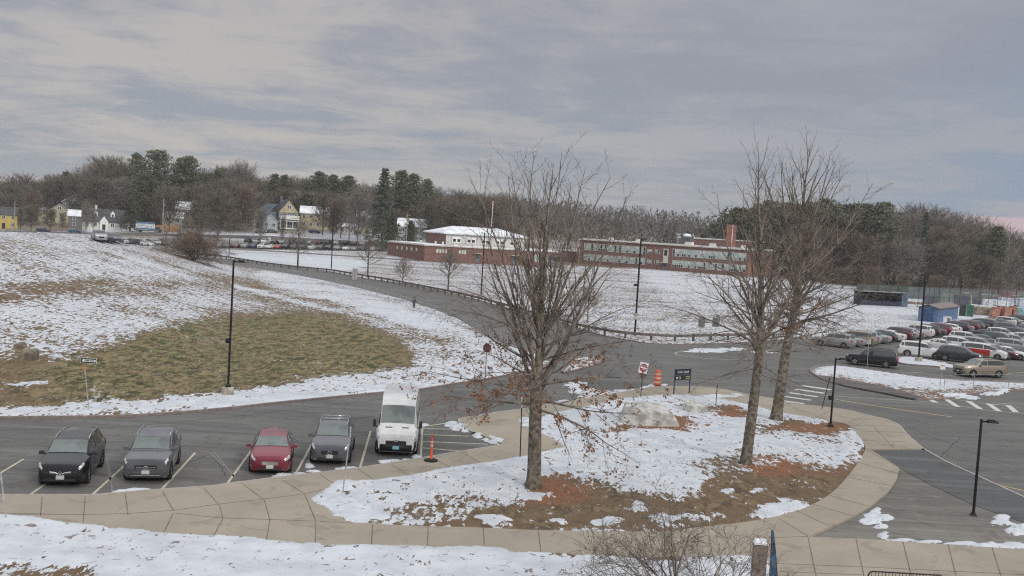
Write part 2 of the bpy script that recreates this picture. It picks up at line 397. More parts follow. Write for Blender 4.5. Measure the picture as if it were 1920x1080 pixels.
sdR = sd_in(lawn_r); sdI = sd_in(isl_s)
walk = np.concatenate([pk_s, pl_s, s2_s[1:], ro, W2([(1440, 1200)], .13), wl_s])
sdW = np.minimum(sd_in(walk), -sdI).reshape(gx.shape)
sdAll = np.maximum(sdA, sdR).reshape(gx.shape); sdI = sdI.reshape(gx.shape)
# snow cover, brown grass, leaf mulch: patches traced on the photograph, fixed to the ground
snow = np.full(gx.shape, .64); mul = np.zeros(gx.shape); grn = np.zeros(gx.shape)
snow += .10 * (fb(gx, gy * 3, 40, 3) - .5)
snow = np.where(gy > 340, .26 + .5 * (fb(gx, gy, 60, 5) - .5), snow)
_stk = .42 * (fb(gx * .22, gy, 5.5, 51, 3) - .5) * ss(gy, 110, 150) * (gy < 330)
def wob(s, seed=11, amp=1.0): return amp * (fb(gx, gy, s, seed) - .5)
_sc = 60 / np.maximum(gy, 20)
wx = gp_x + np.clip((20 * (fb(gx, gy, 3.0, 21) - .5) + 14 * (fb(gx, gy, .7, 23, 2) - .5)) * _sc, -20, 20)
wy = gp_y + np.clip((12 * (fb(gx, gy, 2.2, 31) - .5) + 9 * (fb(gx, gy, .6, 33, 2) - .5)) * _sc, -11, 11)
def patch(arr, poly, val, f=8, amt=1.0):
    P = np.array(poly, float); b0 = P.min(0) - f; b1 = P.max(0) + f
    s = okp & (wx > b0[0]) & (wx < b1[0]) & (wy > b0[1]) & (wy < b1[1])
    if not s.any(): return
    w = ss(sdist(wx[s], wy[s], P), -f, f) * amt
    arr[s] = arr[s] * (1 - w) + val * w
def ell(arr, cx, cy, rx, ry, val, soft=.5, amt=1.0):
    s = okp & (np.abs(wx - cx) < rx * 1.6) & (np.abs(wy - cy) < ry * 1.6)
    q = np.sqrt(((wx[s] - cx) / rx) ** 2 + ((wy[s] - cy) / ry) ** 2) + .9 * (fb(gx[s], gy[s], .7, 41, 3) - .5)
    w = (1 - ss(q, 1 - soft, 1 + soft)) * amt; arr[s] = arr[s] * (1 - w) + val * w
E = 300
MOUNDP = [(-E, 425), (150, 436), (300, 472), (420, 490), (520, 508), (700, 555), (880, 617), (1040, 668), (1020, 690), (900, 714), (700, 738), (500, 759), (250, 782), (-E, 792)]
patch(snow, MOUNDP, .50, 3)
patch(mul, MOUNDP, .0, 3)
patch(snow, [(-E, 428), (150, 437), (260, 462), (330, 500), (200, 520), (0, 545), (-E, 550)], .55, 18)
patch(snow, [(230, 452), (420, 492), (520, 515), (640, 545), (760, 590), (600, 590), (470, 560), (380, 520), (300, 490)], .44, 12)
patch(snow, [(120, 500), (420, 500), (600, 555), (560, 580), (420, 545), (300, 530), (140, 535), (0, 560), (0, 530)], .60, 14)
for q in ([(90, 528), (230, 520), (340, 528), (330, 548), (180, 560), (100, 575), (20, 585), (0, 560)], [(-E, 535), (60, 540), (20, 600), (-E, 610)], [(330, 500), (480, 530), (560, 555), (600, 578), (500, 560), (380, 530)]): patch(snow, q, .30, 12)
patch(snow, [(150, 560), (460, 560), (640, 600), (520, 590), (400, 600), (250, 640), (100, 680), (-E, 690), (-E, 600)], .54, 14)
patch(snow, [(500, 503), (640, 540), (800, 590), (950, 645), (1030, 672), (1010, 690), (950, 690), (880, 655), (800, 625), (700, 590), (560, 548), (470, 520)], .78, 7)
patch(snow, [(430, 530), (560, 563), (640, 585), (700, 602), (560, 572), (440, 540)], .82, 4)
patch(snow, [(800, 640), (900, 655), (1000, 690), (900, 705), (780, 700), (770, 660)], .62, 14)
GR = [(-E, 674), (20, 674), (50, 660), (100, 678), (180, 662), (240, 645), (310, 612), (400, 598), (480, 592), (560, 587), (640, 592), (690, 612), (745, 640), (775, 668), (765, 692), (700, 704), (600, 713), (520, 724), (430, 738), (330, 748), (200, 755), (100, 766), (0, 765), (-E, 765)]
patch(snow, GR, -.02, 16); patch(grn, GR, 1.0, 16)
patch(grn, [(-E, 650), (120, 660), (60, 780), (-E, 780)], .35, 40)
patch(snow, [(0, 722), (30, 723), (90, 719), (88, 723), (40, 729), (0, 727)], .8, 2)
patch(snow, [(-E, 768), (0, 768), (90, 767), (180, 757), (320, 749), (430, 738), (530, 724), (600, 714), (700, 705), (780, 693), (900, 680), (1010, 680), (1020, 692), (907, 714), (713, 739), (420, 769), (-E, 792)], .70, 4)
patch(snow, [(330, 760), (520, 745), (713, 726), (907, 704), (1010, 688), (1010, 700), (713, 742), (420, 772)], .90, 4)
snow += np.where(okp & (gp_y > 432) & (gp_y < 780) & (gp_x < 1040) & (gy < 250), .34 * (fb(gx, gy * .5, 3.2, 131, 3) - .5) + .30 * (fb(gx, gy * .6, 14, 137, 2) - .5), 0)
# field between the road and the school
patch(snow, [(380, 478), (1000, 500), (1500, 520), (1700, 560), (1500, 640), (1225, 640), (1090, 612), (900, 560), (660, 512), (500, 492)], .54, 5)
patch(snow, [(400, 478), (600, 480), (700, 492), (640, 510), (500, 492)], .90, 6)
patch(snow, [(1180, 500), (1420, 520), (1700, 552), (1990, 560), (1990, 600), (1600, 626), (1400, 600), (1250, 560)], .74, 18)
patch(snow, [(1100, 570), (1420, 590), (1480, 632), (1225, 640), (1120, 612)], .60, 12)
snow += _stk * (gp_y > 470)
# car park edges and street verge far left
patch(snow, [(300, 436), (740, 440), (760, 458), (640, 452), (440, 449), (300, 446)], .85, 3)
patch(snow, [(160, 428), (420, 430), (420, 436), (160, 436)], .85, 2)
# foreground strip
patch(snow, [(-E, 960), (0, 970), (280, 1002), (592, 1024), (1014, 1034), (1440, 1040), (1440, 1500), (-E, 1500)], .93, 4)
patch(snow, [(-E, 1058), (60, 1060), (190, 1070), (200, 1200), (-E, 1200)], .42, 6)
for a, b, c, d in ((90, 990, 6, 5), (640, 1030, 60, 3), (1100, 1044, 60, 4), (1250, 1050, 100, 10)): ell(snow, a, b, c, d, .45)
# tree island
isl_w = ss(sdI, -.15, .15)
snow = snow * (1 - isl_w) + .86 * isl_w
BR = [(770, 972), (850, 962), (905, 948), (985, 936), (1000, 905), (1060, 898), (1120, 915), (1210, 930), (1268, 934), (1310, 922), (1335, 896), (1360, 882), (1385, 878), (1440, 860), (1520, 874), (1575, 876), (1612, 840), (1635, 830), (1630, 880), (1560, 940), (1450, 985), (1290, 1000), (1020, 1005), (700, 998), (690, 976)]
patch(snow, BR, .02, 20)
patch(snow, [(730, 955), (905, 935), (980, 945), (905, 962), (820, 990), (700, 995), (680, 975)], .50, 10)
patch(snow, [(1290, 868), (1380, 850), (1440, 850), (1620, 868), (1560, 882), (1450, 872), (1380, 893), (1320, 890)], .48, 10)
patch(snow, [(1400, 838), (1560, 825), (1620, 838), (1612, 866), (1560, 876), (1490, 868), (1400, 852)], .80, 7)
patch(snow, [(1400, 795), (1480, 800), (1560, 815), (1620, 835), (1560, 840), (1470, 825), (1400, 815)], .60, 8)
for a, b, c, d, v in ((1192, 955, 14, 8, .9), (1130, 986, 26, 7, 1.0), (1255, 977, 34, 13, .85), (1470, 958, 42, 14, 1.0), (1440, 972, 26, 8, 1.0), (930, 984, 30, 8, 1.0), (1050, 984, 14, 6, .95), (1320, 970, 55, 10, .55), (1270, 944, 14, 5, .7), (1365, 926, 16, 5, .7), (1420, 925, 12, 4, .6), (1500, 905, 20, 5, .4), (1000, 933, 30, 6, .75)): ell(snow, a, b, c, d, v)
for a, b, c, d, v in ((1165, 804, 20, 8, .2), (1235, 803, 60, 5, .0), (1270, 795, 22, 9, .05), (1375, 778, 34, 8, .05), (1350, 768, 40, 5, .2), (1290, 762, 20, 6, .3), (1480, 800, 30, 9, .05), (1525, 808, 60, 9, .05), (1570, 800, 40, 8, .1), (1460, 806, 50, 4, .25)): ell(snow, a, b, c, d, v)
for a, b, c, d, v in ((1040, 926, 62, 20, 1.0), (1455, 878, 62, 12, 1.0), (1420, 868, 34, 9, .9), (1520, 805, 72, 9, .85), (1255, 800, 80, 14, .8), (1375, 777, 45, 12, .8), (1165, 806, 34, 12, .45), (1280, 905, 90, 16, .18), (1560, 880, 60, 22, .4)): ell(mul, a, b, c, d, v, .6)
# right island and lot island
patch(snow, [(1500, 680), (1566, 684), (1762, 708), (2200, 730), (2200, 733), (1920, 728), (1790, 726), (1730, 745), (1650, 722), (1560, 700)], .86, 4)
patch(snow, [(1730, 732), (1800, 730), (1920, 727), (2200, 735), (2200, 745), (1920, 742), (1790, 752), (1720, 752), (1600, 728), (1560, 708), (1640, 722)], .35, 4)
patch(mul, [(1500, 690), (1560, 700), (1650, 722), (1730, 742), (1920, 727), (2200, 740), (1920, 745), (1720, 755), (1600, 728)], .5, 5)
patch(snow, [(1670, 660), (1800, 680), (1800, 695), (1670, 685)], .9, 3)
patch(snow, [(1050, 660), (1135, 665), (1130, 690), (1050, 704)], .6, 3); patch(mul, [(1050, 660), (1135, 665), (1130, 690), (1050, 704)], .8, 3)
patch(snow, [(1120, 622), (1175, 634), (1300, 642), (1412, 638), (1412, 646), (1300, 650), (1175, 644)], .55, 3)
# guard rail verge: brown, leafy
patch(mul, [(600, 500), (860, 545), (1085, 608), (1085, 616), (860, 556), (600, 510)], .6, 4)
# plough piles lying on pavement and road
pile = np.zeros(gx.shape)
for a, b, c, d, h in ((648, 917, 22, 10, .16), (675, 922, 18, 9, .12), (628, 945, 32, 12, .20), (655, 962, 34, 12, .18), (690, 975, 40, 9, .14), (620, 935, 20, 8, .14),
                      (252, 921, 34, 4, .17), (225, 923, 14, 2.5, .1), (535, 893, 24, 4, .16), (565, 889, 14, 3, .12), (580, 872, 8, 6, .12), (590, 884, 16, 3, .12), (655, 879, 24, 3.5, .13), (735, 866, 22, 3.5, .13), (762, 862, 10, 2, .1), (780, 857, 8, 3, .14),
                      (848, 797, 13, 5, .20), (860, 801, 16, 5, .26), (880, 807, 14, 4.5, .22), (900, 818, 12, 3.5, .2), (915, 824, 12, 3, .18), (930, 829, 14, 3.5, .18), (796, 797, 8, 2, .10),
                      (1000, 800, 16, 6, .22), (985, 793, 12, 5, .18),
                      (1642, 960, 10, 7, .16), (1655, 972, 14, 7, .16), (1635, 980, 22, 7, .17), (1650, 988, 16, 6, .16), (1640, 968, 18, 6, .12), (1656, 1006, 16, 6, .18), (1690, 1014, 26, 3, .12), (1745, 1017, 34, 3.5, .14), (1800, 1020, 40, 4, .15), (1860, 1024, 44, 4.5, .17), (1905, 1024, 34, 7, .2), (1878, 978, 20, 9, .22), (1912, 995, 22, 10, .24), (1900, 984, 8, 3, .1),
                      (1232, 722, 16, 3, .14), (1215, 725, 8, 2, .1), (1206, 728, 9, 2, .1), (1195, 731, 14, 2.6, .14), (1165, 735, 22, 4, .16), (1130, 737, 24, 5, .16), (1095, 733, 26, 5, .15), (1080, 722, 20, 6, .12), (1100, 745, 22, 3, .18), (1060, 752, 18, 2, .1),
                      (1330, 657, 40, 3.5, .14), (1370, 655, 30, 3, .1), (1300, 659, 16, 2, .08), (1430, 660, 20, 2.5, .1), (1010, 690, 18, 4, .1),
                      (1388, 742, 16, 1.8, .1), (1795, 744, 26, 4, .25), (1822, 746, 14, 3, .2), (1860, 738, 20, 3, .2), (1880, 734, 16, 2, .2), (1345, 746, 40, 2.5, .1)):
    s = okp & (np.abs(gp_x - a) < c * 1.7) & (np.abs(gp_y - b) < d * 1.7)
    q = np.sqrt(((gp_x[s] - a) / c) ** 2 + ((gp_y[s] - b) / d) ** 2) + 1.1 * (fb(gx[s], gy[s], .8, 61, 4) - .5) + .9 * (fb(gx[s], gy[s], .28, 63, 2) - .5)
    pile[s] = np.maximum(pile[s], .72 * h * np.sqrt(np.clip(1.08 - q, 0, 1)) * (.45 + 1.1 * fb(gx[s], gy[s], .35, 71, 2)))
for poly, wpx in (([(867, 785), (932, 773), (985, 765)], .12), ([(598, 936), (633, 911), (677, 904), (722, 900), (817, 885), (874, 875), (972, 860), (1052, 842)], .14), ([(0, 973), (120, 984), (200, 995), (280, 1004), (400, 1016), (592, 1027), (711, 1029), (845, 1036), (930, 1036)], .30)):
    L = smooth(W2(poly, .13), 4)
    dmin = np.full(gx.shape, 9.0); s = (gy > 24) & (gy < 70)
    for i in range(len(L) - 1):
        ax, ay = L[i]; ex, ey = L[i + 1] - L[i]; t = np.clip(((gx[s] - ax) * ex + (gy[s] - ay) * ey) / (ex * ex + ey * ey), 0, 1)
        dmin[s] = np.minimum(dmin[s], np.hypot(gx[s] - ax - t * ex, gy[s] - ay - t * ey))
    wdt = wpx * (.4 + 1.8 * fb(gx, gy, 1.6, 81)) * 1.3
    pile = np.maximum(pile, (.03 + .10 * fb(gx, gy, .5, 91)) * np.sqrt(np.clip(1 - dmin / wdt, 0, 1)))
nearw = ss(-gy, -95, -70)
covered = ss(snow + .35 * (fb(gx, gy, .55, 101, 4) - .5), .42, .62)
lift = .10 * (1 - ss(sdAll, -.55, -.05)) - .07 * ss(sdAll, -.25, 0)
base_t = gz + np.where((gy > 20) & (gy < 330), lift, .1)
thick = covered * (.035 + .05 * fb(gx, gy, .5, 111, 3)) * nearw
tuft = .10 * (fb(gx, gy, .8, 121, 3) - .5) * ss(gp_x, 2000, 1100) * ((snow < .8)) * (1 - ss(gy, 60, 160)) * ss(gp_y, 500, 560) * (gp_y < 775)
onasph = ss(sdAll, -.2, .0)
gz2 = base_t + thick * (1 - onasph) + tuft * (1 - onasph)
gz2 = np.where(pile > .004, np.maximum(gz2, np.where(onasph > .5, .0, .115) + pile), gz2)
gz2 = np.where((sdW > .05) & (pile <= .004), .045, gz2)
snow = np.where(pile > .01, 1.0, snow)
nr, nc = gx.shape
idx = np.arange(nr * nc).reshape(nr, nc)
Fq = np.stack([idx[:-1, :-1], idx[:-1, 1:], idx[1:, 1:], idx[1:, :-1]], -1).reshape(-1, 4)
gme = bpy.data.meshes.new('ground')
gme.vertices.add(nr * nc); gme.vertices.foreach_set('co', np.stack([gx, gy, gz2], -1).astype(np.float32).ravel())
gme.loops.add(Fq.size); gme.loops.foreach_set('vertex_index', Fq.ravel().astype(np.int32))
gme.polygons.add(len(Fq)); gme.polygons.foreach_set('loop_start', (np.arange(len(Fq)) * 4).astype(np.int32)); gme.polygons.foreach_set('loop_total', np.full(len(Fq), 4, np.int32))
gme.update(calc_edges=True); gme.polygons.foreach_set('use_smooth', np.ones(len(Fq), bool))
for nm, arr in (('snow', snow), ('mulch', mul), ('green', grn)):
    a = gme.attributes.new(nm, 'FLOAT', 'POINT'); a.data.foreach_set('value', arr.astype(np.float32).ravel())
gm = bpy.data.materials.new('ground'); gm.use_nodes = True; t = gm.node_tree; b = t.nodes['Principled BSDF']
geo = N(t, 'ShaderNodeNewGeometry'); P = geo.outputs['Position']
def attr(nm):
    a = N(t, 'ShaderNodeAttribute'); a.attribute_name = nm; return a.outputs['Fac']
aS, aM, aG = attr('snow'), attr('mulch'), attr('green')
def mapped(scale):
    m_ = N(t, 'ShaderNodeMapping'); t.links.new(P, m_.inputs[0]); m_.inputs['Scale'].default_value = scale; return m_.outputs[0]
n1 = noise(t, mapped((.8, .8, .8)), .9, 6, .62)
n2_ = noise(t, mapped((1, .45, 1)), 8.0, 3, .6, .8)
nA = noise(t, mapped((1, .40, 1)), 3.6, 3, .55, .5)
n3 = noise(t, mapped((.13, .22, .1)), .9, 4, .55, .6)
v = math_n(t, 'ADD', math_n(t, 'ADD', math_n(t, 'MULTIPLY', n1, .20), math_n(t, 'MULTIPLY', n2_, .28)), math_n(t, 'ADD', math_n(t, 'MULTIPLY', n3, .12), math_n(t, 'MULTIPLY', nA, .40)))
v = math_n(t, 'ADD', math_n(t, 'MULTIPLY', math_n(t, 'SUBTRACT', v, .5), 3.0), .5)
vv = math_n(t, 'ADD', v, math_n(t, 'MULTIPLY', aS, .62))
smask = sstep(t, vv, .77, .85)
g1 = math_n(t, 'ADD', math_n(t, 'MULTIPLY', noise(t, mapped((1, .5, 1)), 6, 4, .7, .5), .5), math_n(t, 'MULTIPLY', noise(t, mapped((1, .45, 1)), 1.9, 3, .6, .6), .5)); g2 = noise(t, mapped((1, 1, 1)), .5, 4, .6)
dry = mixc(t, sstep(t, g1, .42, .58), (.205, .150, .090), (.085, .062, .042))
dry = mixc(t, sstep(t, g2, .4, .62), dry, (.145, .098, .060))
gg = mixc(t, sstep(t, g1, .42, .57), (.215, .185, .095), (.040, .046, .018))
gg = mixc(t, sstep(t, g2, .40, .60, 0, .75), gg, mixc(t, sstep(t, g1, .4, .6), (.25, .185, .105), (.09, .07, .04)))
bare = mixc(t, aG, dry, gg)
bare = mixc(t, math_n(t, 'MULTIPLY', aM, sstep(t, math_n(t, 'ADD', g1, math_n(t, 'MULTIPLY', aM, .35)), .45, .68)), bare, mixc(t, sstep(t, n2_, .4, .6), (.275, .118, .060), (.155, .083, .050)))
snc = mixc(t, sstep(t, n1, .35, .65), (.585, .615, .665), (.48, .505, .55))
# scattered leaf specks on the snow
spk = sstep(t, noise(t, mapped((1, 1, 1)), 3.3, 2, .5, 1.0), .655, .70)
snc = mixc(t, math_n(t, 'MULTIPLY', spk, .8), snc, (.16, .10, .07))
t.links.new(mixc(t, smask, bare, snc), b.inputs['Base Color']); b.inputs['Roughness'].default_value = .9; b.inputs['Specular IOR Level'].default_value = .2
bn = N(t, 'ShaderNodeBump'); bn.inputs['Strength'].default_value = .55; bn.inputs['Distance'].default_value = .10
t.links.new(math_n(t, 'ADD', math_n(t, 'ADD', math_n(t, 'MULTIPLY', g1, .5), math_n(t, 'MULTIPLY', smask, .45)), math_n(t, 'MULTIPLY', n1, .5)), bn.inputs['Height']); t.links.new(bn.outputs[0], b.inputs['Normal'])
gme.materials.append(gm)
tag(link('ground', gme), kind='structure')
def HG(x, y):
    """height of the finished ground"""
    i = int(np.clip(np.searchsorted(YY, y), 1, nr - 1)); w = (y - YY[i - 1]) / (YY[i] - YY[i - 1]); tq = x / max(y, 18)
    j = int(np.clip(np.searchsorted(TT, tq), 1, nc - 1)); u = (tq - TT[j - 1]) / (TT[j] - TT[j - 1])
    return float((gz2[i - 1, j - 1] * (1 - u) + gz2[i - 1, j] * u) * (1 - w) + (gz2[i, j - 1] * (1 - u) + gz2[i, j] * u) * w)
# ---------------------------------------------------------------- sheets: asphalt, pavement, paint
def world_mat(name, build):
    m = bpy.data.materials.new(name); m.use_nodes = True; t = m.node_tree; b = t.nodes['Principled BSDF']; g = N(t, 'ShaderNodeNewGeometry'); build(t, b, g.outputs['Position']); M[name] = m; return m
def _asph(c1, c2, crack):
    def f(t, b, P):
        a = noise(t, P, .16, 5, .6, .4); c = noise(t, P, 9, 3, .7); d = noise(t, P, 1.3, 5, .65)
        col = mixc(t, sstep(t, a, .38, .62), c1, c2)
        col = mixc(t, sstep(t, c, .3, .7, 0, .35), col, tuple(v * .45 for v in c1))
        col = mixc(t, sstep(t, d, .52, .72, 0, .5), col, tuple(min(1, v * 1.5) for v in c1))
        ms = N(t, 'ShaderNodeMapping'); t.links.new(P, ms.inputs[0]); ms.inputs['Scale'].default_value = (.05, .55, 1); ms.inputs['Rotation'].default_value = (0, 0, -.12)
        col = mixc(t, sstep(t, noise(t, ms.outputs[0], 1.3, 6, .65, .3), .44, .66, 0, .6), col, tuple(min(1, v * 1.5) for v in c1))
        col = mixc(t, sstep(t, noise(t, ms.outputs[0], 2.7, 5, .6, .2), .52, .68, 0, .45), col, tuple(v * .6 for v in c1))
        col = mixc(t, sstep(t, noise(t, P, .32, 6, .7, 1.2), .56, .66, 0, .5), col, tuple(v * .55 for v in c1))
        if crack:
            mpn = N(t, 'ShaderNodeMapping'); t.links.new(P, mpn.inputs[0]); mpn.inputs['Scale'].default_value = (.22, .22, .22)
            vo = N(t, 'ShaderNodeTexVoronoi'); vo.feature = 'DISTANCE_TO_EDGE'
            dn = N(t, 'ShaderNodeTexNoise'); t.links.new(mpn.outputs[0], dn.inputs['Vector']); dn.inputs['Scale'].default_value = 2.5; dn.inputs['Detail'].default_value = 5
            va = N(t, 'ShaderNodeVectorMath', operation='ADD'); sc_ = N(t, 'ShaderNodeVectorMath', operation='SCALE'); t.links.new(dn.outputs['Color'], sc_.inputs[0]); sc_.inputs['Scale'].default_value = .5
            t.links.new(mpn.outputs[0], va.inputs[0]); t.links.new(sc_.outputs[0], va.inputs[1]); t.links.new(va.outputs[0], vo.inputs['Vector'])
            col = mixc(t, sstep(t, vo.outputs['Distance'], .0, .012, .55 * crack, 0), col, (.015, .015, .016))
        t.links.new(col, b.inputs['Base Color']); b.inputs['Roughness'].default_value = .88; b.inputs['Specular IOR Level'].default_value = .25
        bb = N(t, 'ShaderNodeBump'); bb.inputs['Strength'].default_value = .3; bb.inputs['Distance'].default_value = .01; t.links.new(c, bb.inputs['Height']); t.links.new(bb.outputs[0], b.inputs['Normal'])
    return f
world_mat('asphalt', _asph((.124, .122, .119), (.150, .147, .141), 1.0))
world_mat('asphalt_new', _asph((.098, .101, .103), (.108, .110, .111), 0))
world_mat('asphalt_old', _asph((.170, .160, .146), (.142, .135, .124), .5))
world_mat('asphalt_purple', _asph((.125, .110, .108), (.10, .092, .092), 0))
def _conc(t, b, P):
    a = noise(t, P, .35, 5, .6, .3); c = noise(t, P, 6, 4, .7); d = noise(t, P, 1.5, 6, .7, .6)
    col = mixc(t, sstep(t, a, .35, .65), (.365, .325, .262), (.315, .28, .228))
    col = mixc(t, sstep(t, c, .35, .7, 0, .3), col, (.26, .225, .18))
    col = mixc(t, sstep(t, d, .55, .75, 0, .5), col, (.235, .205, .165))
    vo = N(t, 'ShaderNodeTexVoronoi'); t.links.new(P, vo.inputs['Vector']); vo.inputs['Scale'].default_value = .38; hs = N(t, 'ShaderNodeSeparateColor'); t.links.new(vo.outputs['Color'], hs.inputs[0])
    col = mixc(t, math_n(t, 'MULTIPLY', hs.outputs[0], .38), col, (.285, .255, .21))
    wet = sstep(t, noise(t, P, .55, 6, .65, .8), .56, .62, 0, .42)
    col = mixc(t, wet, col, (.195, .17, .138))
    t.links.new(col, b.inputs['Base Color']); b.inputs['Roughness'].default_value = .9; b.inputs['Specular IOR Level'].default_value = .2
world_mat('concrete', _conc)
world_mat('granite', lambda t, b, P: (t.links.new(mixc(t, sstep(t, noise(t, P, 3.5, 4, .7), .35, .65), (.40, .37, .345), (.29, .25, .235)), b.inputs['Base Color'])))
world_mat('granite_dark', lambda t, b, P: (t.links.new(mixc(t, sstep(t, noise(t, P, 3.5, 4, .7), .35, .65), (.25, .20, .19), (.17, .135, .13)), b.inputs['Base Color'])))
M['joint'] = pmat('joint', (.175, .145, .11), .95)
def _worn(c):
    def f(t, b, P):
        w = sstep(t, noise(t, P, 7, 5, .75), .42, .62, 0, .55)
        t.links.new(mixc(t, w, c, (.12, .12, .118)), b.inputs['Base Color']); b.inputs['Roughness'].default_value = .8
    return f
world_mat('paint_white', _worn((.62, .62, .57))); world_mat('paint_cream', _worn((.52, .50, .38))); world_mat('paint_faint', _worn((.185, .185, .18))); world_mat('paint_yellow', _worn((.62, .45, .18)))
def sheet(name, outer, z, m, holes=(), skirt=0.0, cut=0, drape=False):
    polys = [[Vector((float(p[0]), float(p[1]), 0)) for p in P] for P in [outer] + list(holes)]
    tris = geometry.tessellate_polygon(polys); V = [v for P in polys for v in P]
    bm = bmesh.new(); bv = [bm.verts.new(v) for v in V]
    for tr in tris:
        try: bm.faces.new([bv[i] for i in tr])
        except ValueError: pass
    if skirt:
        o = 0
        for P in polys:
            lo = [bm.verts.new(v + Vector((0, 0, -skirt))) for v in P]
            for i in range(len(P)):
                j = (i + 1) % len(P)
                try: bm.faces.new((bv[o + i], bv[o + j], lo[j], lo[i]))
                except ValueError: pass
            o += len(P)
    if cut:
        xs = [p[0] for p in outer]; ys = [p[1] for p in outer]
        for a, lo_, hi_ in ((0, min(xs), max(xs)), (1, min(ys), max(ys))):
            q = lo_ + cut
            while q < hi_:
                n = Vector((1, 0, 0)) if a == 0 else Vector((0, 1, 0))
                bmesh.ops.bisect_plane(bm, geom=bm.verts[:] + bm.edges[:] + bm.faces[:], plane_co=n * q, plane_no=n); q += cut
    bmesh.ops.recalc_face_normals(bm, faces=bm.faces[:])
    me = bpy.data.meshes.new(name)
    if drape:
        for v_ in bm.verts: v_.co.z += Hs(v_.co.x, v_.co.y) + .10
    for v_ in bm.verts: v_.co.z += z
    if not skirt:
        for f_ in bm.faces:
            if f_.normal.z < 0: f_.normal_flip()
    bm.to_mesh(me); bm.free(); me.materials.append(m)
    return tag(link(name, me), kind='structure')
sheet('road', asph, .0, M['asphalt'], holes=[ri_s, li_s, ti_s])
walk = np.concatenate([pk_s, pl_s, s2_s[1:], ro, W2([(1440, 1200)], .13), wl_s])
sheet('pavement', walk, .13, M['concrete'], holes=[isl_s], skirt=.25)
fp = np.concatenate([W2([(1632, 842)], .05), dk_s, W2([(2200, 1100), (2150, 1075), (1920, 979), (1829, 948), (1745, 909), (1687, 877)], .05)])
sheet('path', fp, .05, M['asphalt_new'], skirt=.2)
gtri = np.concatenate([W2([(1672, 868), (1687, 877), (1745, 909), (1829, 948), (1920, 979), (2200, 1095), (2200, 1055), (1920, 1036), (1634, 1018), (1500, 1010), (1585, 970), (1625, 947), (1655, 922), (1672, 897)], .03)])
sheet('forecourt', gtri, .026, M['asphalt_old'])
sheet('path', W2([(1535, 704), (1560, 706), (1605, 716), (1650, 722), (1700, 736), (1730, 746), (1715, 748), (1644, 734), (1585, 723), (1548, 712)], .115), .135, M['asphalt_purple'], skirt=.1)
# thin strips along lines (paint, joints, kerbs)
def strip(P, w, z=None):
    P = np.array(P, float); A = off(P, w / 2); B = off(P, -w / 2); return A, B
class Strips:
    def __init__(s): s.mb = MB()
    def line(s, P, w, z, m=0):
        A, B = strip(P, w)
        for i in range(len(A) - 1):
            s.mb.add([(*A[i], z), (*B[i], z), (*B[i + 1], z), (*A[i + 1], z)], [(0, 1, 2, 3)], m)
    def kerb(s, P, w, z0, z1, m=0):
        A, B = strip(P, w); n = len(A); V = []
        for i in range(n): V += [(*A[i], z0), (*A[i], z1), (*B[i], z1), (*B[i], z0)]
        Fc = []
        for i in range(n - 1):
            for k in range(3): Fc.append((4 * i + k, 4 * i + k + 1, 4 * i + 5 + k, 4 * i + 4 + k))
        s.mb.add(V, Fc, m)
kb = Strips()
kb.kerb(off(mk_s, -.02), .17, -.1, .13, 1); kb.kerb(rf_s, .15, -.1, .10, 1)
kb.kerb(off(pk_s, .06), .13, -.1, .136); kb.kerb(off(pl_s, .06), .13, -.1, .136); kb.kerb(off(s2_s, .06), .13, -.1, .136); kb.kerb(off(dk_s, .06), .14, -.1, .075)
for c in (ri_s, li_s, ti_s): kb.kerb(np.vstack([c, c[:1]]), .16, -.1, .13, 1)
tag(kb.mb.build('kerb', [M['granite'], M['granite_dark']]), kind='structure')
jt = Strips()
JT = [((79, 932), (76, 967)), ((160, 930), (155, 989)), ((235, 925), (240, 965)), ((325, 962), (305, 1003)), ((305, 922), (326, 958)), ((383, 916), (412, 948)), ((412, 948), (418, 972)), ((418, 972), (398, 1010)), ((456, 908), (496, 938)), ((530, 900), (571, 926)), ((496, 938), (506, 975)), ((506, 975), (498, 1022)), ((571, 926), (592, 977)), ((592, 977), (591, 1024)), ((600, 890), (635, 913)), ((672, 880), (706, 903)), ((735, 872), (777, 895)), ((812, 858), (850, 880)), ((866, 848), (905, 870)), ((0, 965), (78, 964), (155, 965), (240, 963), (325, 957), (412, 945), (500, 935), (571, 926), (633, 912)), ((0, 962), (100, 964)), ((326, 962), (412, 971), (506, 974), (592, 977), (660, 981)), ((699, 983), (696, 1026)), ((803, 987), (801, 1029)), ((906, 990), (909, 1032)), ((1009, 993), (1014, 1034)), ((1111, 995), (1117, 1040)), ((1216, 997), (1225, 1042)),
      ((1015, 797), (1005, 770)), ((1112, 758), (1095, 748)), ((1160, 746), (1140, 742)), ((1215, 743), (1200, 732)), ((1275, 740), (1264, 727)), ((1337, 744), (1350, 729)), ((1400, 757), (1415, 742)), ((1450, 768), (1480, 756)), ((1530, 783), (1560, 768)), ((1591, 793), (1625, 779)), ((1602, 797), (1684, 799)), ((1612, 808), (1697, 811)), ((1612, 826), (1700, 828)), ((1638, 799), (1676, 841)), ((1622, 840), (1632, 842)), ((1632, 842), (1687, 877)), ((1624, 842), (1688, 879)), ((1612, 868), (1685, 888)), ((1590, 895), (1668, 910)), ((1556, 929), (1628, 949)), ((1524, 945), (1600, 968)), ((1492, 957), (1558, 988)), ((1460, 972), (1515, 1005)), ((1440, 1008), (1515, 1006)), ((1515, 1006), (1527, 1066), (1535, 1100)), ((1605, 1011), (1620, 1080)), ((1693, 1016), (1710, 1085)), ((1778, 1021), (1795, 1090)), ((1860, 1026), (1880, 1090)), ((1462, 1057), (1620, 1063), (1930, 1078)), ((1462, 1072), (1620, 1078)), ((1640, 832), (1700, 838))]
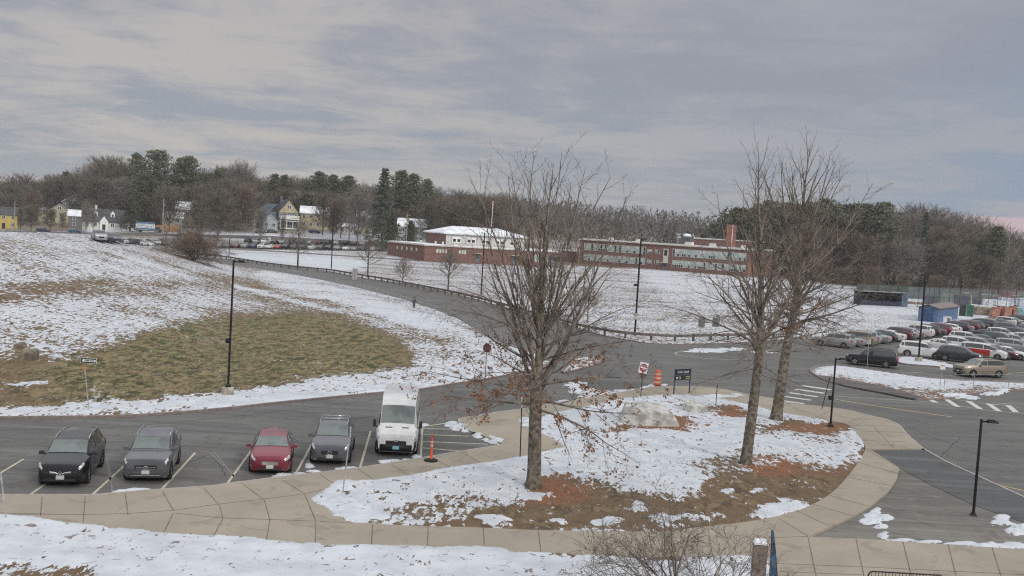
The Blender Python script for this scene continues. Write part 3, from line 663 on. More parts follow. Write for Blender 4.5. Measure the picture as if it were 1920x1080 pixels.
for q in JT: jt.line(W2(q, .13), .034, .1365)
tag(jt.mb.build('pavement_joints', [M['joint']]), kind='structure')
mkx = Strips()
ZP = .008
for a, b in (((-40, 912), (44, 861)), ((55, 929), (150, 862)), ((173, 928), (241, 866)), ((302, 919), (366, 849)), ((426, 907), (471, 845)), ((553, 891), (589, 825)), ((675, 877), (695, 808)), ((789, 858), (792, 800))): mkx.line(W2([a, b]), .11, ZP, 0)
for a, b in (((792, 800), (835, 794)), ((793, 804), (850, 805)), ((793, 815), (880, 818)), ((793, 828), (915, 833)), ((793, 840), (862, 846))): mkx.line(W2([a, b]), .15, ZP, 0)
for a, b in (((0, 858), (85, 859)), ((50, 862), (82, 863)), ((200, 858), (212, 928)), ((228, 862), (300, 857)), ((385, 846), (420, 842)), ((392, 848), (420, 875)), ((400, 846), (440, 895)), ((540, 834), (555, 832)), ((660, 818), (690, 812))): mkx.line(W2([a, b]), .09, ZP, 2)
for k in range(5):   # crosswalk bars
    f = k / 4; x0, y0 = 1457 + 46 * f, 750 - 27 * f; x1_, y1_ = 1508 + 50 * f, 757 - 26 * f
    mkx.line(W2([(x0, y0), (x1_, y1_)]), .46 + .28 * f, ZP, 1)
mkx.line(W2([(1566, 749), (1640, 761), (1785, 782)]), .18, ZP, 3); mkx.line(W2([(1873, 910), (1935, 923)]), .13, ZP, 3)
mkx.line(smooth(W2([(1540, 741), (1640, 748), (1730, 753), (1800, 762), (1870, 771), (1935, 777)]), 3), .12, ZP, 0)
for a, b in (((1731, 741), (1754, 755)), ((1773, 748), (1796, 763)), ((1815, 752), (1838, 767)), ((1853, 757), (1873, 771)), ((1890, 760), (1905, 773))): mkx.line(W2([a, b]), .45, ZP + .002, 1)
mkx.line(W2([(1775, 748), (1853, 757), (1935, 768)]), .12, ZP + .004, 0); mkx.line(W2([(1853, 760), (1895, 756), (1935, 757)]), .12, ZP + .006, 0)
mkx.line(smooth(W2([(1430, 672), (1360, 674), (1300, 670), (1270, 665), (1268, 661), (1290, 659), (1330, 662)]), 4), .14, ZP, 0)
for a, b in (((1300, 662), (1420, 663)), ((1310, 666), (1425, 667)), ((1330, 670), (1428, 670))): mkx.line(W2([a, b]), .10, ZP + .002, 2)
mkx.line(W2([(620, 522), (860, 572), (1000, 612)]), .12, ZP, 2)
mkx.line(W2([(1700, 720), (1712, 716)]), .15, ZP, 0); mkx.line(W2([(1890, 700), (1935, 698)]), .12, ZP, 3); mkx.line(W2([(1700, 700), (1730, 698)]), .12, ZP, 0)
tag(mkx.mb.build('road_markings', [M['paint_cream'], M['paint_white'], M['paint_faint'], M['paint_yellow']]), kind='structure')
# far car park, street in front of the houses, lane beside the school
def far_poly(pts, n=1): return np.array([hit(*p)[:2] for p in pts])
cp = far_poly([(165, 452), (300, 453), (420, 455), (720, 456), (800, 466), (720, 472), (560, 470), (400, 468), (330, 470), (240, 462)])
sheet('car_park', cp, .03, M['asphalt_old'], cut=6, drape=True)
def band(name, y_at, x0, x1, halfw, m, z=.05):
    xs = np.linspace(x0, x1, 40); A = [(at_depth(px, y_at(px) + halfw), y_at(px) + halfw) for px in xs]; B = [(at_depth(px, y_at(px) - halfw), y_at(px) - halfw) for px in xs]
    return sheet(name, np.array(A + B[::-1]), z, m, cut=8, drape=True)
band('street', lambda px: 360 - 3 * np.sin(px / 300.), -350, 800, 4.5, M['asphalt_purple'])
band('lane', lambda px: 300 - .012 * (px - 400), 330, 790, 2.6, M['asphalt_old'], .06)

ck = Strips(); random.seed(91)
CR_ = [((0, 806), (230, 800), (480, 776), (720, 748)), ((392, 848), (408, 866), (425, 893)), ((150, 833), (330, 822)), ((395, 850), (330, 880), (300, 905)), ((520, 800), (560, 830)), ((1100, 668), (1300, 690), (1460, 720)), ((1700, 800), (1830, 850), (1930, 880)), ((760, 770), (900, 745)), ((60, 880), (170, 872)), ((800, 760), (640, 790)), ((1250, 655), (1500, 690)), ((1760, 860), (1800, 820)), ((1640, 640), (1780, 660)), ((560, 520), (860, 580), (1040, 640))]
for q in CR_:
    L_ = resample0 = smooth(W2(q), 10); L_ = L_ + np.array([[random.uniform(-.07, .07), random.uniform(-.07, .07)] for _ in L_]); ck.line(L_, .05, .004)
tag(ck.mb.build('road_cracks', [pmat('sealed_crack', (.05, .05, .052), .8)]), kind='structure')
# ---------------------------------------------------------------- trees
class TB:
    """fast tube collector for branches"""
    def __init__(s): s.V = []; s.F = []; s.L = []
    def tube(s, pts, r0, r1, k):
        n = len(pts); b = len(s.V); ref = (0.31, 0.77, 0.55)
        for i in range(n):
            p = pts[i]; a = pts[i - 1] if i else pts[0]; c = pts[i + 1] if i < n - 1 else pts[-1]
            tx, ty, tz = c[0] - a[0], c[1] - a[1], c[2] - a[2]; L = math.sqrt(tx * tx + ty * ty + tz * tz) or 1; tx /= L; ty /= L; tz /= L
            ux, uy, uz = ty * ref[2] - tz * ref[1], tz * ref[0] - tx * ref[2], tx * ref[1] - ty * ref[0]
            L = math.sqrt(ux * ux + uy * uy + uz * uz) or 1; ux /= L; uy /= L; uz /= L
            vx, vy, vz = ty * uz - tz * uy, tz * ux - tx * uz, tx * uy - ty * ux
            r = r0 + (r1 - r0) * i / (n - 1)
            for j in range(k):
                c_, s_ = math.cos(6.2832 * j / k) * r, math.sin(6.2832 * j / k) * r
                s.V.append((p[0] + ux * c_ + vx * s_, p[1] + uy * c_ + vy * s_, p[2] + uz * c_ + vz * s_))
        for i in range(n - 1):
            for j in range(k):
                j2 = (j + 1) % k; s.F.append((b + i * k + j, b + i * k + j2, b + (i + 1) * k + j2, b + (i + 1) * k + j))
def rnd(a, b): return random.uniform(a, b)
def path(p, d, L, n, wig, trop):
    """wandering path; trop adds to z of the direction each step"""
    pts = [tuple(p)]; d = Vector(d).normalized(); q = Vector(p)
    for i in range(n):
        d = (d + Vector((rnd(-wig, wig), rnd(-wig, wig), rnd(-wig, wig) + trop))).normalized()
        q = q + d * (L / n); pts.append(tuple(q))
    return pts, d
def spawn(pts, t):
    f = t * (len(pts) - 1); i = min(int(f), len(pts) - 2); w = f - i
    a, b = Vector(pts[i]), Vector(pts[i + 1]); return a.lerp(b, w), (b - a).normalized()
def side_dir(d, ang, az=None):
    ref = Vector((0, 0, 1)) if abs(d.z) < .95 else Vector((1, 0, 0))
    u = d.cross(ref).normalized(); v = d.cross(u); a = rnd(0, 6.2832) if az is None else az
    return (d * math.cos(ang) + (u * math.cos(a) + v * math.sin(a)) * math.sin(ang)).normalized()
def limb(tb, p, d, L, r, level, cfg, tips):
    n = (7, 5, 4, 3)[min(level, 3)]; k = (6, 5, 3, 3)[min(level, 3)]
    trop = cfg['trop'][min(level, len(cfg['trop']) - 1)]
    pts, _ = path(p, d, L, n, cfg['wig'], trop)
    tb.tube(pts, r, max(r * (.14 if level == 0 else .3), cfg['rmin'] * .7), k)
    if level >= cfg['levels']:
        tips.append(pts); return
    cnt = cfg['kids'][level]
    for i in range(max(1, int(cnt * L / cfg['ref'][level] + .5))):
        t = rnd(.18, 1.0) if level else .12 + .88 * (i + rnd(0, 1)) / max(1, int(cnt * L / cfg['ref'][level] + .5))
        q, dd = spawn(pts, min(t, .99))
        nd = side_dir(dd, R(rnd(*cfg['ang'])))
        if level == 0: nd = (nd + Vector((0, 0, cfg.get('lift', .0)))).normalized()
        rr = (r + (r * .14 - r) * t) * rnd(.45, .65)
        limb(tb, q, nd, L * rnd(*cfg['len']) * (1.15 - .55 * t), max(rr, cfg['rmin']), level + 1, cfg, tips)
def leaves_mesh(name, spots, size, parent, m):
    V = []; Fc = []
    for c in spots:
        s_ = size * rnd(.6, 1.35); a = Vector((rnd(-1, 1), rnd(-1, 1), rnd(-1, 1))).normalized(); b_ = a.cross(Vector((rnd(-1, 1), rnd(-1, 1), rnd(-1, 1)))).normalized(); c2 = a.cross(b_)
        c = Vector(c); b0 = len(V)
        V += [c - a * s_, c + b_ * s_ * .55 + c2 * s_ * .2, c + a * s_, c - b_ * s_ * .55 + c2 * s_ * .2]
        Fc.append((b0, b0 + 1, b0 + 2, b0 + 3))
    return link(name, mesh(name, V, Fc, m), parent)
def big_tree(base, trunk, leaders, lows, label, leafzone=None, nleaf=0, seed=1, r0=.32, cat='tree', cfg=None, name='oak_tree'):
    """trunk: list of (dx, dz, r); leaders: (t start height, azimuth, elevation, length, radius); lows likewise"""
    random.seed(seed); root = empty(name, base, label=label, cat=cat)
    tb = TB(); tips = []
    tp = [(dx, dy, z) for dx, dy, z, r in trunk]
    mbt = MB(); mbt.tube(tp, [r for *_, r in trunk], 12); mbt.build('trunk', M['bark'], root, True)
    C = dict(levels=3, kids=(9, 5, 3), ref=(6.0, 2.0, .9), ang=(24, 50), len=(.18, .36), wig=.11, trop=(.04, .045, .03), rmin=.0065)
    if cfg: C.update(cfg)
    def at(z):
        for a, b in zip(trunk, trunk[1:]):
            if a[2] <= z <= b[2]:
                w = (z - a[2]) / (b[2] - a[2]); return Vector((a[0] + (b[0] - a[0]) * w, a[1] + (b[1] - a[1]) * w, z))
        return Vector(trunk[-1][:3])
    for z, az, el, L, r in leaders:
        d = Vector((math.cos(R(az)) * math.cos(R(el)), math.sin(R(az)) * math.cos(R(el)), math.sin(R(el))))
        limb(tb, at(z), d, L, r, 0, C, tips)
    D = dict(C); D['trop'] = (-.015, -.02, -.01); D['kids'] = (8, 5, 3); D['ref'] = (4.5, 1.6, .9); D['len'] = (.26, .46); D['wig'] = .12
    low_tips = []
    for z, az, el, L, r in lows:
        d = Vector((math.cos(R(az)) * math.cos(R(el)), math.sin(R(az)) * math.cos(R(el)), math.sin(R(el))))
        limb(tb, at(z), d, L, r, 0, D, low_tips)
    link('branches', mesh('branches', tb.V, tb.F, M['twig'], smooth=True), root)
    if nleaf:
        sp_ = []; allt = tips + low_tips
        cand = [p for t_ in allt for p in t_ if leafzone(Vector(p))]
        if cand:
            for i in range(nleaf):
                c = Vector(random.choice(cand)); sp_.append(c + Vector((rnd(-.12, .12), rnd(-.12, .12), rnd(-.2, .05))))
            leaves_mesh('dead_leaves', sp_, .075, root, M['leaf'])
    return root
def place(px, py, z=None):
    g = hit(px, py, .1); return (g[0], g[1], HG(g[0], g[1]) - .02)
# A: the left oak, forking low into many upright leaders
def fan(n, z0, z1, el0, el1, L0, L1, r0, r1, az0=0):
    out = []
    for i in range(n):
        f = i / max(1, n - 1); out.append((z0 + (z1 - z0) * f, az0 + i * 137.5 + rnd(-15, 15), el0 + (el1 - el0) * f + rnd(-5, 5), L0 + (L1 - L0) * f * rnd(.9, 1.1), r0 + (r1 - r0) * f))
    return out
random.seed(3)
bA = place(1000, 914)
trA = [(0, 0, -.2, .46), (0, 0, .15, .37), (0, 0, .6, .31), (-.08, 0, 2.5, .28), (-.14, 0, 4.2, .26), (-.1, 0, 5.6, .18), (-.1, 0, 7.5, .12), (-.2, .1, 9.5, .085), (-.1, .1, 12.0, .05), (0, 0, 14.2, .012)]
big_tree(bA, trA, fan(11, 3.9, 6.4, 64, 78, 9.7, 8.4, .095, .07) + fan(5, 6.5, 9.5, 66, 72, 6.5, 5, .06, .045, 70) + fan(7, 4.4, 7.5, 50, 62, 7.2, 5.6, .075, .05, 40) + fan(6, 10.5, 13, 62, 70, 2.4, 1.7, .03, .02),
         fan(18, 3.5, 7.0, -6, 38, 5.4, 5.2, .055, .045, 20), 'bare oak with many upright limbs and rusty lower leaves, left of the boulder',
         lambda p: p.z < 6.6 and random.random() < (1.0 if 2.8 < p.z < 5.2 and (p.x ** 2 + p.y ** 2) < 16 else .32), 2300, seed=5)
bB = place(1401, 871)
trB = [(-.1, 0, -.2, .44), (-.08, 0, .15, .33), (-.05, 0, .6, .285), (.08, 0, 3, .255), (.2, 0, 5.5, .215), (.12, 0, 8, .165), (-.1, .1, 11, .11), (-.4, .1, 13.5, .05), (-.55, 0, 15.6, .012)]
random.seed(4)
big_tree(bB, trB, fan(22, 5.6, 15.3, 46, 64, 5.2, 1.7, .08, .018, 60) + fan(5, 6, 9, 64, 72, 8.0, 6.2, .09, .06, 10), fan(11, 5.2, 7.8, 24, 44, 6.2, 5.4, .065, .055, 100) + fan(9, 4.7, 6.4, -12, 12, 3.6, 3.2, .04, .035, 30),
         'tall straight bare tree rising from the snow patch nearest the curved walk', lambda p: False, 0, seed=8)
bC = place(1455, 789)
trC = [(0, 0, -.2, .52), (0, 0, .15, .42), (.05, 0, .8, .36), (.3, 0, 4.5, .30), (.65, 0, 7.2, .25), (.8, 0, 9.5, .19), (.7, .1, 13, .11), (.75, .1, 15.5, .05), (.85, 0, 17.6, .012)]
random.seed(6)
big_tree(bC, trC, fan(28, 6.8, 17.3, 46, 66, 7.0, 1.9, .10, .018, 20) + fan(9, 7.5, 11, 62, 72, 9.0, 6.5, .10, .07, 80), fan(13, 5.6, 8.4, 20, 42, 7.4, 6.6, .08, .06, 50) + fan(9, 5.2, 7.4, -14, 12, 4.2, 3.8, .045, .04, 10),
         'tallest bare tree, behind the straight one, rusty leaves low on its trunk side', lambda p: p.z < 8.2 and (p.x ** 2 + p.y ** 2) < 10, 1100, seed=12)
# shrub against the lower edge
random.seed(9)
gS = G(1275, 1175, .1)
big_tree((gS[0], gS[1], HG(gS[0], gS[1])), [(0, 0, -.1, .11), (0, 0, .5, .09)], [(.35, 40 * i + rnd(-9, 9), rnd(18, 55), rnd(3.0, 4.0), .045) for i in range(14)], [],
         'low spreading bare shrub with crooked twigs at the near edge of the walk', None, 0, seed=4, name='shrub', cat='shrub', cfg=dict(kids=(5, 4, 3), ref=(2.4, 1.0, .5), ang=(30, 70), wig=.22, trop=(-.01, .03, .02), rmin=.006, len=(.4, .62)))
# small trees in the field, one mesh set each
def small_tree(px, py, h, w, label, seed, m='twig', leaf=0, name='young_tree', hz=.3, cat='young tree', up=1.0, group=None):
    random.seed(seed); root = empty(name, place(px, py), label=label, cat=cat, group=group); tb = TB(); tips = []
    mb = MB(); mb.tube([(0, 0, -.1), (0, 0, h * .5), (.05, 0, h * .92)], [h * .022, h * .016, h * .004], 6); mb.build('trunk', M['twig'], root, True)
    C = dict(levels=2, kids=(7, 5), ref=(w * .5, w * .25), ang=(25, 55), len=(.4, .6), wig=.15, trop=(.05 * up, .03), rmin=.012)
    for i in range(26):
        f = (i + rnd(0, 1)) / 26; z = h * (hz + (.86 - hz) * f); az = i * 137.5; el = 25 + 45 * f
        d = Vector((math.cos(R(az)) * math.cos(R(el)), math.sin(R(az)) * math.cos(R(el)), math.sin(R(el)))); limb(tb, (0, 0, z), d, w * .5 * (1.25 - .65 * f), h * .008, 0, C, tips)
    link('branches', mesh('branches', tb.V, tb.F, M[m]), root)
    if leaf:
        cand = [p for t_ in tips for p in t_]; leaves_mesh('dead_leaves', [random.choice(cand) for _ in range(leaf)], .14, root, M['leaf'])
small_tree(558, 501, 10.5, 7.5, 'slim bare street tree left of the tall grey lamp, behind the guard rail', 1)
small_tree(689, 520, 8.2, 8.0, 'bare round-headed tree just right of the pale cabinet', 2)
small_tree(755, 532, 4.6, 5.2, 'small crooked fruit tree with reddish twigs by the guard rail', 3, 'twig_red', hz=.15, leaf=60)
small_tree(840, 545, 7.2, 7.5, 'bare vase-shaped tree in front of the low brick block', 4)
small_tree(1101, 606, 4.2, 4.2, 'thin sapling with a few leaves behind the guard rail near the oak', 5, 'twig_red', leaf=40)
small_tree(1010, 590, 5.5, 5.2, 'bare small tree behind the oak limbs beside the road', 6)
small_tree(722, 560, .0001 + 3.0, 2.0, 'spindly bare sapling at the fence', 16) if False else None
small_tree(310, 472, 6.0, 4.5, 'thin bare tree at the left edge of the round bush on the mound', 7)
def bush(px, py, h, w, label, m, seed, n=70, z=None, leafm=None, group=None):
    random.seed(seed); root = empty('bush', place(px, py), label=label, cat='bush', group=group); tb = TB(); tips = []
    C = dict(levels=2, kids=(8, 6), ref=(h * .6, h * .3), ang=(20, 55), len=(.4, .6), wig=.16, trop=(.02, .02), rmin=.014)
    for i in range(n):
        az = i * 137.5; el = rnd(12, 80); d = Vector((math.cos(R(az)) * math.cos(R(el)), math.sin(R(az)) * math.cos(R(el)), math.sin(R(el))))
        limb(tb, (rnd(-.3, .3), rnd(-.3, .3), 0), d, (h if el > 45 else (w * .5 * math.cos(R(el)) + h * math.sin(R(el)))) * rnd(.75, 1.05) * (.85), .035, 0, C, tips)
    link('branches', mesh('branches', tb.V, tb.F, M[m]), root); return root
bush(361, 488, 6.6, 11, 'wide round reddish-brown bare bush on the crest of the mound', 'twig_red', 21)
# ---- background tree kinds (meshes shared by the copies)
def bg_bare(seed, h, w, m, dens=1.0, stems=1, rt=.024):
    random.seed(seed); tb = TB(); tips = []
    tr = TB(); tr.tube([(0, 0, -.5), (0, 0, h * .3), (rnd(-.4, .4), rnd(-.4, .4), h * .62)], h * .020, h * .010, 6)
    C = dict(levels=2, kids=(8, 7), ref=(h * .32, h * .16), ang=(20, 52), len=(.38, .6), wig=.13, trop=(.05, .03), rmin=rt)
    n = int(38 * dens)
    for i in range(n):
        f = (i + rnd(0, 1)) / n; z = h * (.12 + .52 * f); az = i * 137.5; el = 28 + 48 * f
        d = Vector((math.cos(R(az)) * math.cos(R(el)), math.sin(R(az)) * math.cos(R(el)), math.sin(R(el))))
        L = w * .5 * (1 - f * .25) / max(.35, math.cos(R(el))); limb(tb, (0, 0, z), d, min(L, h - z), h * .0062, 0, C, tips)
    return mesh('trunk', tr.V, tr.F, M['bark_far'], smooth=True), mesh('crown', tb.V, tb.F, M[m])
def clump(V, Fc, c, r, n, flat_=.45, size=.35):
    for _ in range(n):
        while True:
            p = Vector((rnd(-1, 1), rnd(-1, 1), rnd(-1, 1)))
            if p.length < 1: break
        q = Vector(c) + Vector((p.x * r, p.y * r, p.z * r * flat_)); s_ = size * rnd(.6, 1.4)
        a = Vector((rnd(-1, 1), rnd(-1, 1), rnd(-.5, .9))).normalized(); b_ = a.cross(Vector((rnd(-1, 1), rnd(-1, 1), rnd(-1, 1)))).normalized()
        b0 = len(V); V += [q - b_ * s_ * .35, q + a * s_ * 1.3, q + b_ * s_ * .35]; Fc.append((b0, b0 + 1, b0 + 2))
def bg_pine(seed, h, w, z0=.35, m='pine', dens=1.0, size=.42):
    random.seed(seed); V = []; Fc = []; tr = TB(); tr.tube([(0, 0, -.5), (rnd(-.3, .3), 0, h * .5), (rnd(-.3, .3), 0, h * .97)], h * .018, h * .003, 6)
    n = int(46 * dens)
    for i in range(n):
        f = (i + rnd(0, 1)) / n; z = h * (z0 + (.98 - z0) * f); az = i * 137.5 + rnd(-20, 20)
        L = w * .5 * (1 - f ** 3) * rnd(.55, 1.2) + .6; el = R(5 + 40 * f)
        for k in range(1, 4):
            r = L * k / 3; c = (math.cos(R(az)) * r, math.sin(R(az)) * r, z + r * math.tan(el) * .45 + rnd(-.2, .2))
            clump(V, Fc, c, .75 + .22 * L, int(34 * dens), .42, size)
        tr.tube([(0, 0, z), (math.cos(R(az)) * L, math.sin(R(az)) * L, z + L * math.tan(el) * .45)], h * .004, .02, 3)
    return mesh('trunk', tr.V, tr.F, M['bark_far']), mesh('crown', V, Fc, M[m])
def bg_spruce(seed, h, w, m='spruce', z0=.08, size=.36):
    random.seed(seed); V = []; Fc = []; tr = TB(); tr.tube([(0, 0, -.5), (0, 0, h * .98)], h * .016, .02, 6)
    n = 78
    for i in range(n):
        f = (i + rnd(0, 1)) / n; z = h * (z0 + (1 - z0) * f); az = i * 137.5; L = w * .5 * (1 - f) ** .85 * rnd(.75, 1.12) + .15
        for k in range(1, 4):
            r = L * k / 3; clump(V, Fc, (math.cos(R(az)) * r, math.sin(R(az)) * r, z - r * .22), .35 + L * .13, 20, .45, size)
    return mesh('trunk', tr.V, tr.F, M['bark_far']), mesh('crown', V, Fc, M[m])
KIND = {}
for i, (m_, d_, w_) in enumerate((('twig_far', 1.0, 10), ('twig_far', 1.15, 12), ('twig_red', 1.0, 9), ('twig_pale', .8, 10), ('twig_far', .9, 7), ('twig_pale', .9, 13))): KIND['b%d' % i] = bg_bare(100 + i, 15, w_, m_, d_)
for i, (w_, z0, m_) in enumerate(((8, .30, 'pine'), (7, .45, 'pine'), (10, .12, 'pine'))): KIND['p%d' % i] = bg_pine(200 + i, 18, w_, z0, m_)
KIND['p3'] = bg_pine(207, 18, 6, .58, 'pine', .7)
KIND['s0'] = bg_spruce(300, 18, 8); KIND['s1'] = bg_spruce(301, 14, 8, 'yew', .12); KIND['y0'] = bg_pine(302, 10, 8, .18, 'yew')
HT = {'p0': 18, 'p1': 18, 'p2': 18, 'p3': 18, 's0': 18, 's1': 14, 'y0': 10}
NAME = {'b': ('bare_tree', 'tree'), 'p': ('pine_tree', 'pine'), 's': ('spruce_tree', 'spruce'), 'y': ('yew_tree', 'evergreen')}
def bg_tree(kind, px, Yd, top_px=None, h=None, wide=1.0, label='', group=None, base_z=None):
    x = at_depth(px, Yd); z = Hs(x, Yd) + .1 if base_z is None else base_z
    k0 = HT.get(kind, 15)
    if top_px is not None:
        d = ray(px, top_px); h = CH + d[2] / d[1] * Yd - z
    s = max(h, 3) / k0; nm, cat = NAME[kind[0]]
    root = empty(nm, (x, Yd, z - .1), random.uniform(0, 6.28), label, cat, group)
    root.scale = (s * wide, s * wide, s)
    link('trunk', KIND[kind][0], root); link('crown', KIND[kind][1], root); return root
random.seed(77)
def tl(pts): return lambda x: float(np.interp(x, [p[0] for p in pts], [p[1] for p in pts]))
# skyline of the wooded rise on the left, as treetop heights
SKY = tl([(-60, 330), (0, 331), (60, 333), (110, 328), (160, 315), (200, 304), (240, 310), (270, 318), (330, 322), (400, 322), (440, 316), (480, 324), (520, 330), (600, 330), (680, 345), (740, 345), (800, 348), (850, 362), (910, 358), (960, 372)])
KL = {'b0': 'bare grey-brown tree', 'b1': 'broad bare grey tree', 'b2': 'bare tree with reddish twigs', 'b3': 'pale bare tree', 'b4': 'narrow bare tree', 'b5': 'wide pale bare tree', 'p0': 'dark pine', 'p1': 'high-crowned pine', 'p2': 'dense full pine', 'p3': 'bare-stemmed pine', 's0': 'dark spruce', 's1': 'olive-green evergreen', 'y0': 'small olive-green evergreen'}
def zone(px):
    for lim, s_ in ((90, 'behind the yellow house'), (165, 'behind the pale hillside houses'), (250, 'behind the white house with dormers'), (340, 'behind the blue lorry'), (440, 'behind the tower house'), (500, 'left of the gabled house'), (580, 'behind the gabled house'), (680, 'behind the tan houses'), (760, 'behind the tall spruce'), (860, 'left of the flagpole hill'), (960, 'beyond the gymnasium roof')):
        if px < lim: return s_
    return 'beyond the school'
for row, (Y0, dpx, dy) in enumerate(((455, 24, 0), (432, 27, 9), (412, 30, 22), (396, 34, 40))):
    px = -50 + row * 9
    while px < 960:
        kind = random.choice(['b0', 'b0', 'b1', 'b2', 'b3', 'b4', 'b4', 'b0', 'b5'] + (['p1'] if row < 2 and px > 480 else []))
        front = (18, 140, 330, 480) ; skip = (row == 3 and (0 < px < 245 or 340 < px < 400 or 500 < px < 680)) or (row == 2 and 75 < px < 165)
        if not skip: bg_tree(kind, px, Y0 + rnd(-8, 8), SKY(px) + dy + rnd(-4, 13), wide=rnd(.9, 1.25), label=KL[kind] + ' in the woods ' + zone(px), group='trees in the woods ' + zone(px))
        px += dpx * rnd(.8, 1.2)
# named evergreens of the left skyline
for kind, px, Yd, top, wd, lab in (('p2', 292, 420, 281, 1.25, 'tallest dark dense pine on the left skyline'), ('p0', 254, 425, 288, .8, 'dark pine just left of the tallest pine'), ('p1', 350, 425, 293, .95, 'open-branched pine just right of the tallest pine'), ('p1', 335, 432, 296, .7, 'thin pine squeezed against the tallest pine'),
        ('p0', 122, 440, 322, .8, 'small dark pine standing out above the far left woods'), ('s1', 245, 372, 372, 1.3, 'olive-green conifer in front of the white house'), ('y0', 275, 392, 330, .7, 'pale green cedar below the tallest pine'),
        ('p0', 412, 425, 316, 1.2, 'dark pine above the round bush'), ('p2', 388, 430, 324, 1.0, 'broad dark pine left of the highest bare tops'), ('p0', 512, 425, 326, .9, 'dark pine left above the gabled house'), ('p1', 530, 430, 328, .8, 'second dark pine above the gabled house roof'), ('p0', 596, 420, 322, 1.1, 'full dark pine between gabled house and spruce'),
        ('p1', 622, 425, 328, .9, 'lighter wind-swept pine right of the full pine'), ('p1', 650, 420, 330, 1.1, 'flat-topped pine left of the tall spruce'), ('s0', 717, 352, 316, 1.15, 'tall tiered spruce standing above everything near the school'), ('p1', 748, 405, 320, .95, 'twin-topped pine right of the tall spruce'), ('p0', 772, 408, 326, .9, 'pine with rounded top right of the twin-topped one'), ('p1', 797, 418, 336, .7, 'short pine at the right end of the pine group'),
        ('p2', 455, 395, 372, .8, 'dark lower pine beside the tower house'), ('y0', 575, 400, 365, .8, 'olive-green evergreen behind the tan house'), ('p2', 795, 380, 398, .8, 'low dark evergreen right of the blue house'), ('y0', 375, 374, 415, .7, 'dark shrubby evergreen under the tower house'), ('y0', 770, 362, 415, .6, 'dark shrubby evergreen in front of the blue house')):
    bg_tree(kind, px, Yd, top, wide=wd, label=lab)
# spruce with a bare stem standing alone by the car park
bg_tree('s1', 734, 333, 398, wide=1.0, label='olive-green evergreen on a bare dark stem right of the far car park')
# lone bare trees by the far car park and street
for kind, px, Yd, top, wd, lab in (('b3', 163, 352, 378, .5, 'thin leaning bare street tree in front of the white house'), ('b5', 690 - 18, 345, 352, .6, 'tall pale forked tree beside the far car park'), ('b3', 490, 345, 392, .6, 'pale bare tree in front of the gabled house'), ('b4', 531, 340, 402, .5, 'slim bare tree in front of the gabled house porch'),
        ('b1', 410, 342, 360, 1.0, 'spreading bare tree above the left part of the far car park'), ('b2', 380, 380, 352, 1.2, 'reddish bare tree behind the round bush'), ('b2', 440, 385, 345, 1.2, 'big reddish bare tree left of the gabled house'), ('b0', 215, 440, 302, 1.1, 'tall fan-shaped bare tree on the skyline behind the white house'), ('b1', 196, 442, 306, 1.0, 'second fan-shaped bare tree left of the tall one'), ('b3', 447, 420, 308, .9, 'pale treetop showing highest above the round bush'), ('b4', 118, 372, 398, 1.0, 'thin bare tree before the hillside houses'), ('b0', 60, 365, 385, 1.1, 'bare tree right of the yellow house'), ('b2', 96, 368, 392, 1.0, 'reddish bare tree between yellow house and hillside houses'), ('b2', 625, 360, 375, .8, 'reddish bare tree by the pale garage'), ('b0', 845, 385, 375, 1.1, 'bare tree behind the left end of the gymnasium')):
    bg_tree(kind, px, Yd, top, wide=wd, label=lab)
for px, Yd, top, k, w_ in ((40, 372, 388, 'b4', .9), (176, 365, 390, 'b3', .45), (318, 378, 352, 'b1', 1.0), (372, 376, 372, 'b4', 1.0), (398, 370, 352, 'b0', 1.1), (428, 376, 340, 'b1', 1.1), (462, 372, 352, 'b2', 1.0), (606, 374, 362, 'b0', .9), (640, 368, 366, 'b3', .8), (700, 372, 372, 'b0', .9), (808, 372, 376, 'b0', 1.0), (828, 378, 372, 'b2', 1.0), (870, 376, 380, 'b0', 1.0), (890, 385, 372, 'b1', 1.0), (925, 388, 376, 'b2', 1.0)):
    bg_tree(k, px, Yd, top, wide=w_, label=KL[k] + ' near the street ' + zone(px).replace('behind', 'in front of').replace('beyond the gymnasium roof', 'just behind the gymnasium'), group='trees near the street ' + zone(px))
# right-hand wood
SKR = tl([(1360, 405), (1420, 378), (1470, 372), (1540, 372), (1600, 385), (1640, 400), (1700, 396), (1760, 400), (1800, 412), (1860, 425), (1925, 448), (2000, 450)])
for row, (Y0, dpx, dy) in enumerate(((395, 26, 0), (372, 30, 12), (345, 34, 26), (322, 38, 50))):
    px = 1385 + row * 9 + (60 if row == 3 else 0)
    while px < 1990:
        if row >= 2 and px < 1495: px += dpx; continue
        grove = 1370 < px < 1615
        kind = random.choice(['p2', 'p2', 'p0', 'y0', 's1']) if grove and row < 3 else random.choice(['b0', 'b1', 'b2', 'b4', 'b3', 'b5', 'b0'])
        if grove and row == 3: kind = random.choice(['b2', 'b0', 'b4', 'b2'])
        top = SKR(px) + dy + rnd(-3, 12)
        if px > 1640 and row == 0: top -= 4; kind = random.choice(['b3', 'b5', 'b3', 'b0'])
        zz = 'behind the right end of the school' if px < 1500 else 'behind the two tall trees' if px < 1620 else 'behind the tennis screens' if px < 1760 else 'behind the blue shed' if px < 1850 else 'at the right edge of the photo'
        bg_tree(kind, px, Y0 + rnd(-7, 7), top, wide=rnd(.9, 1.2) * (1.15 if grove else 1), label=KL[kind] + ' in the wood ' + zz, group='trees in the wood ' + zz)
        px += dpx * rnd(.8, 1.2)
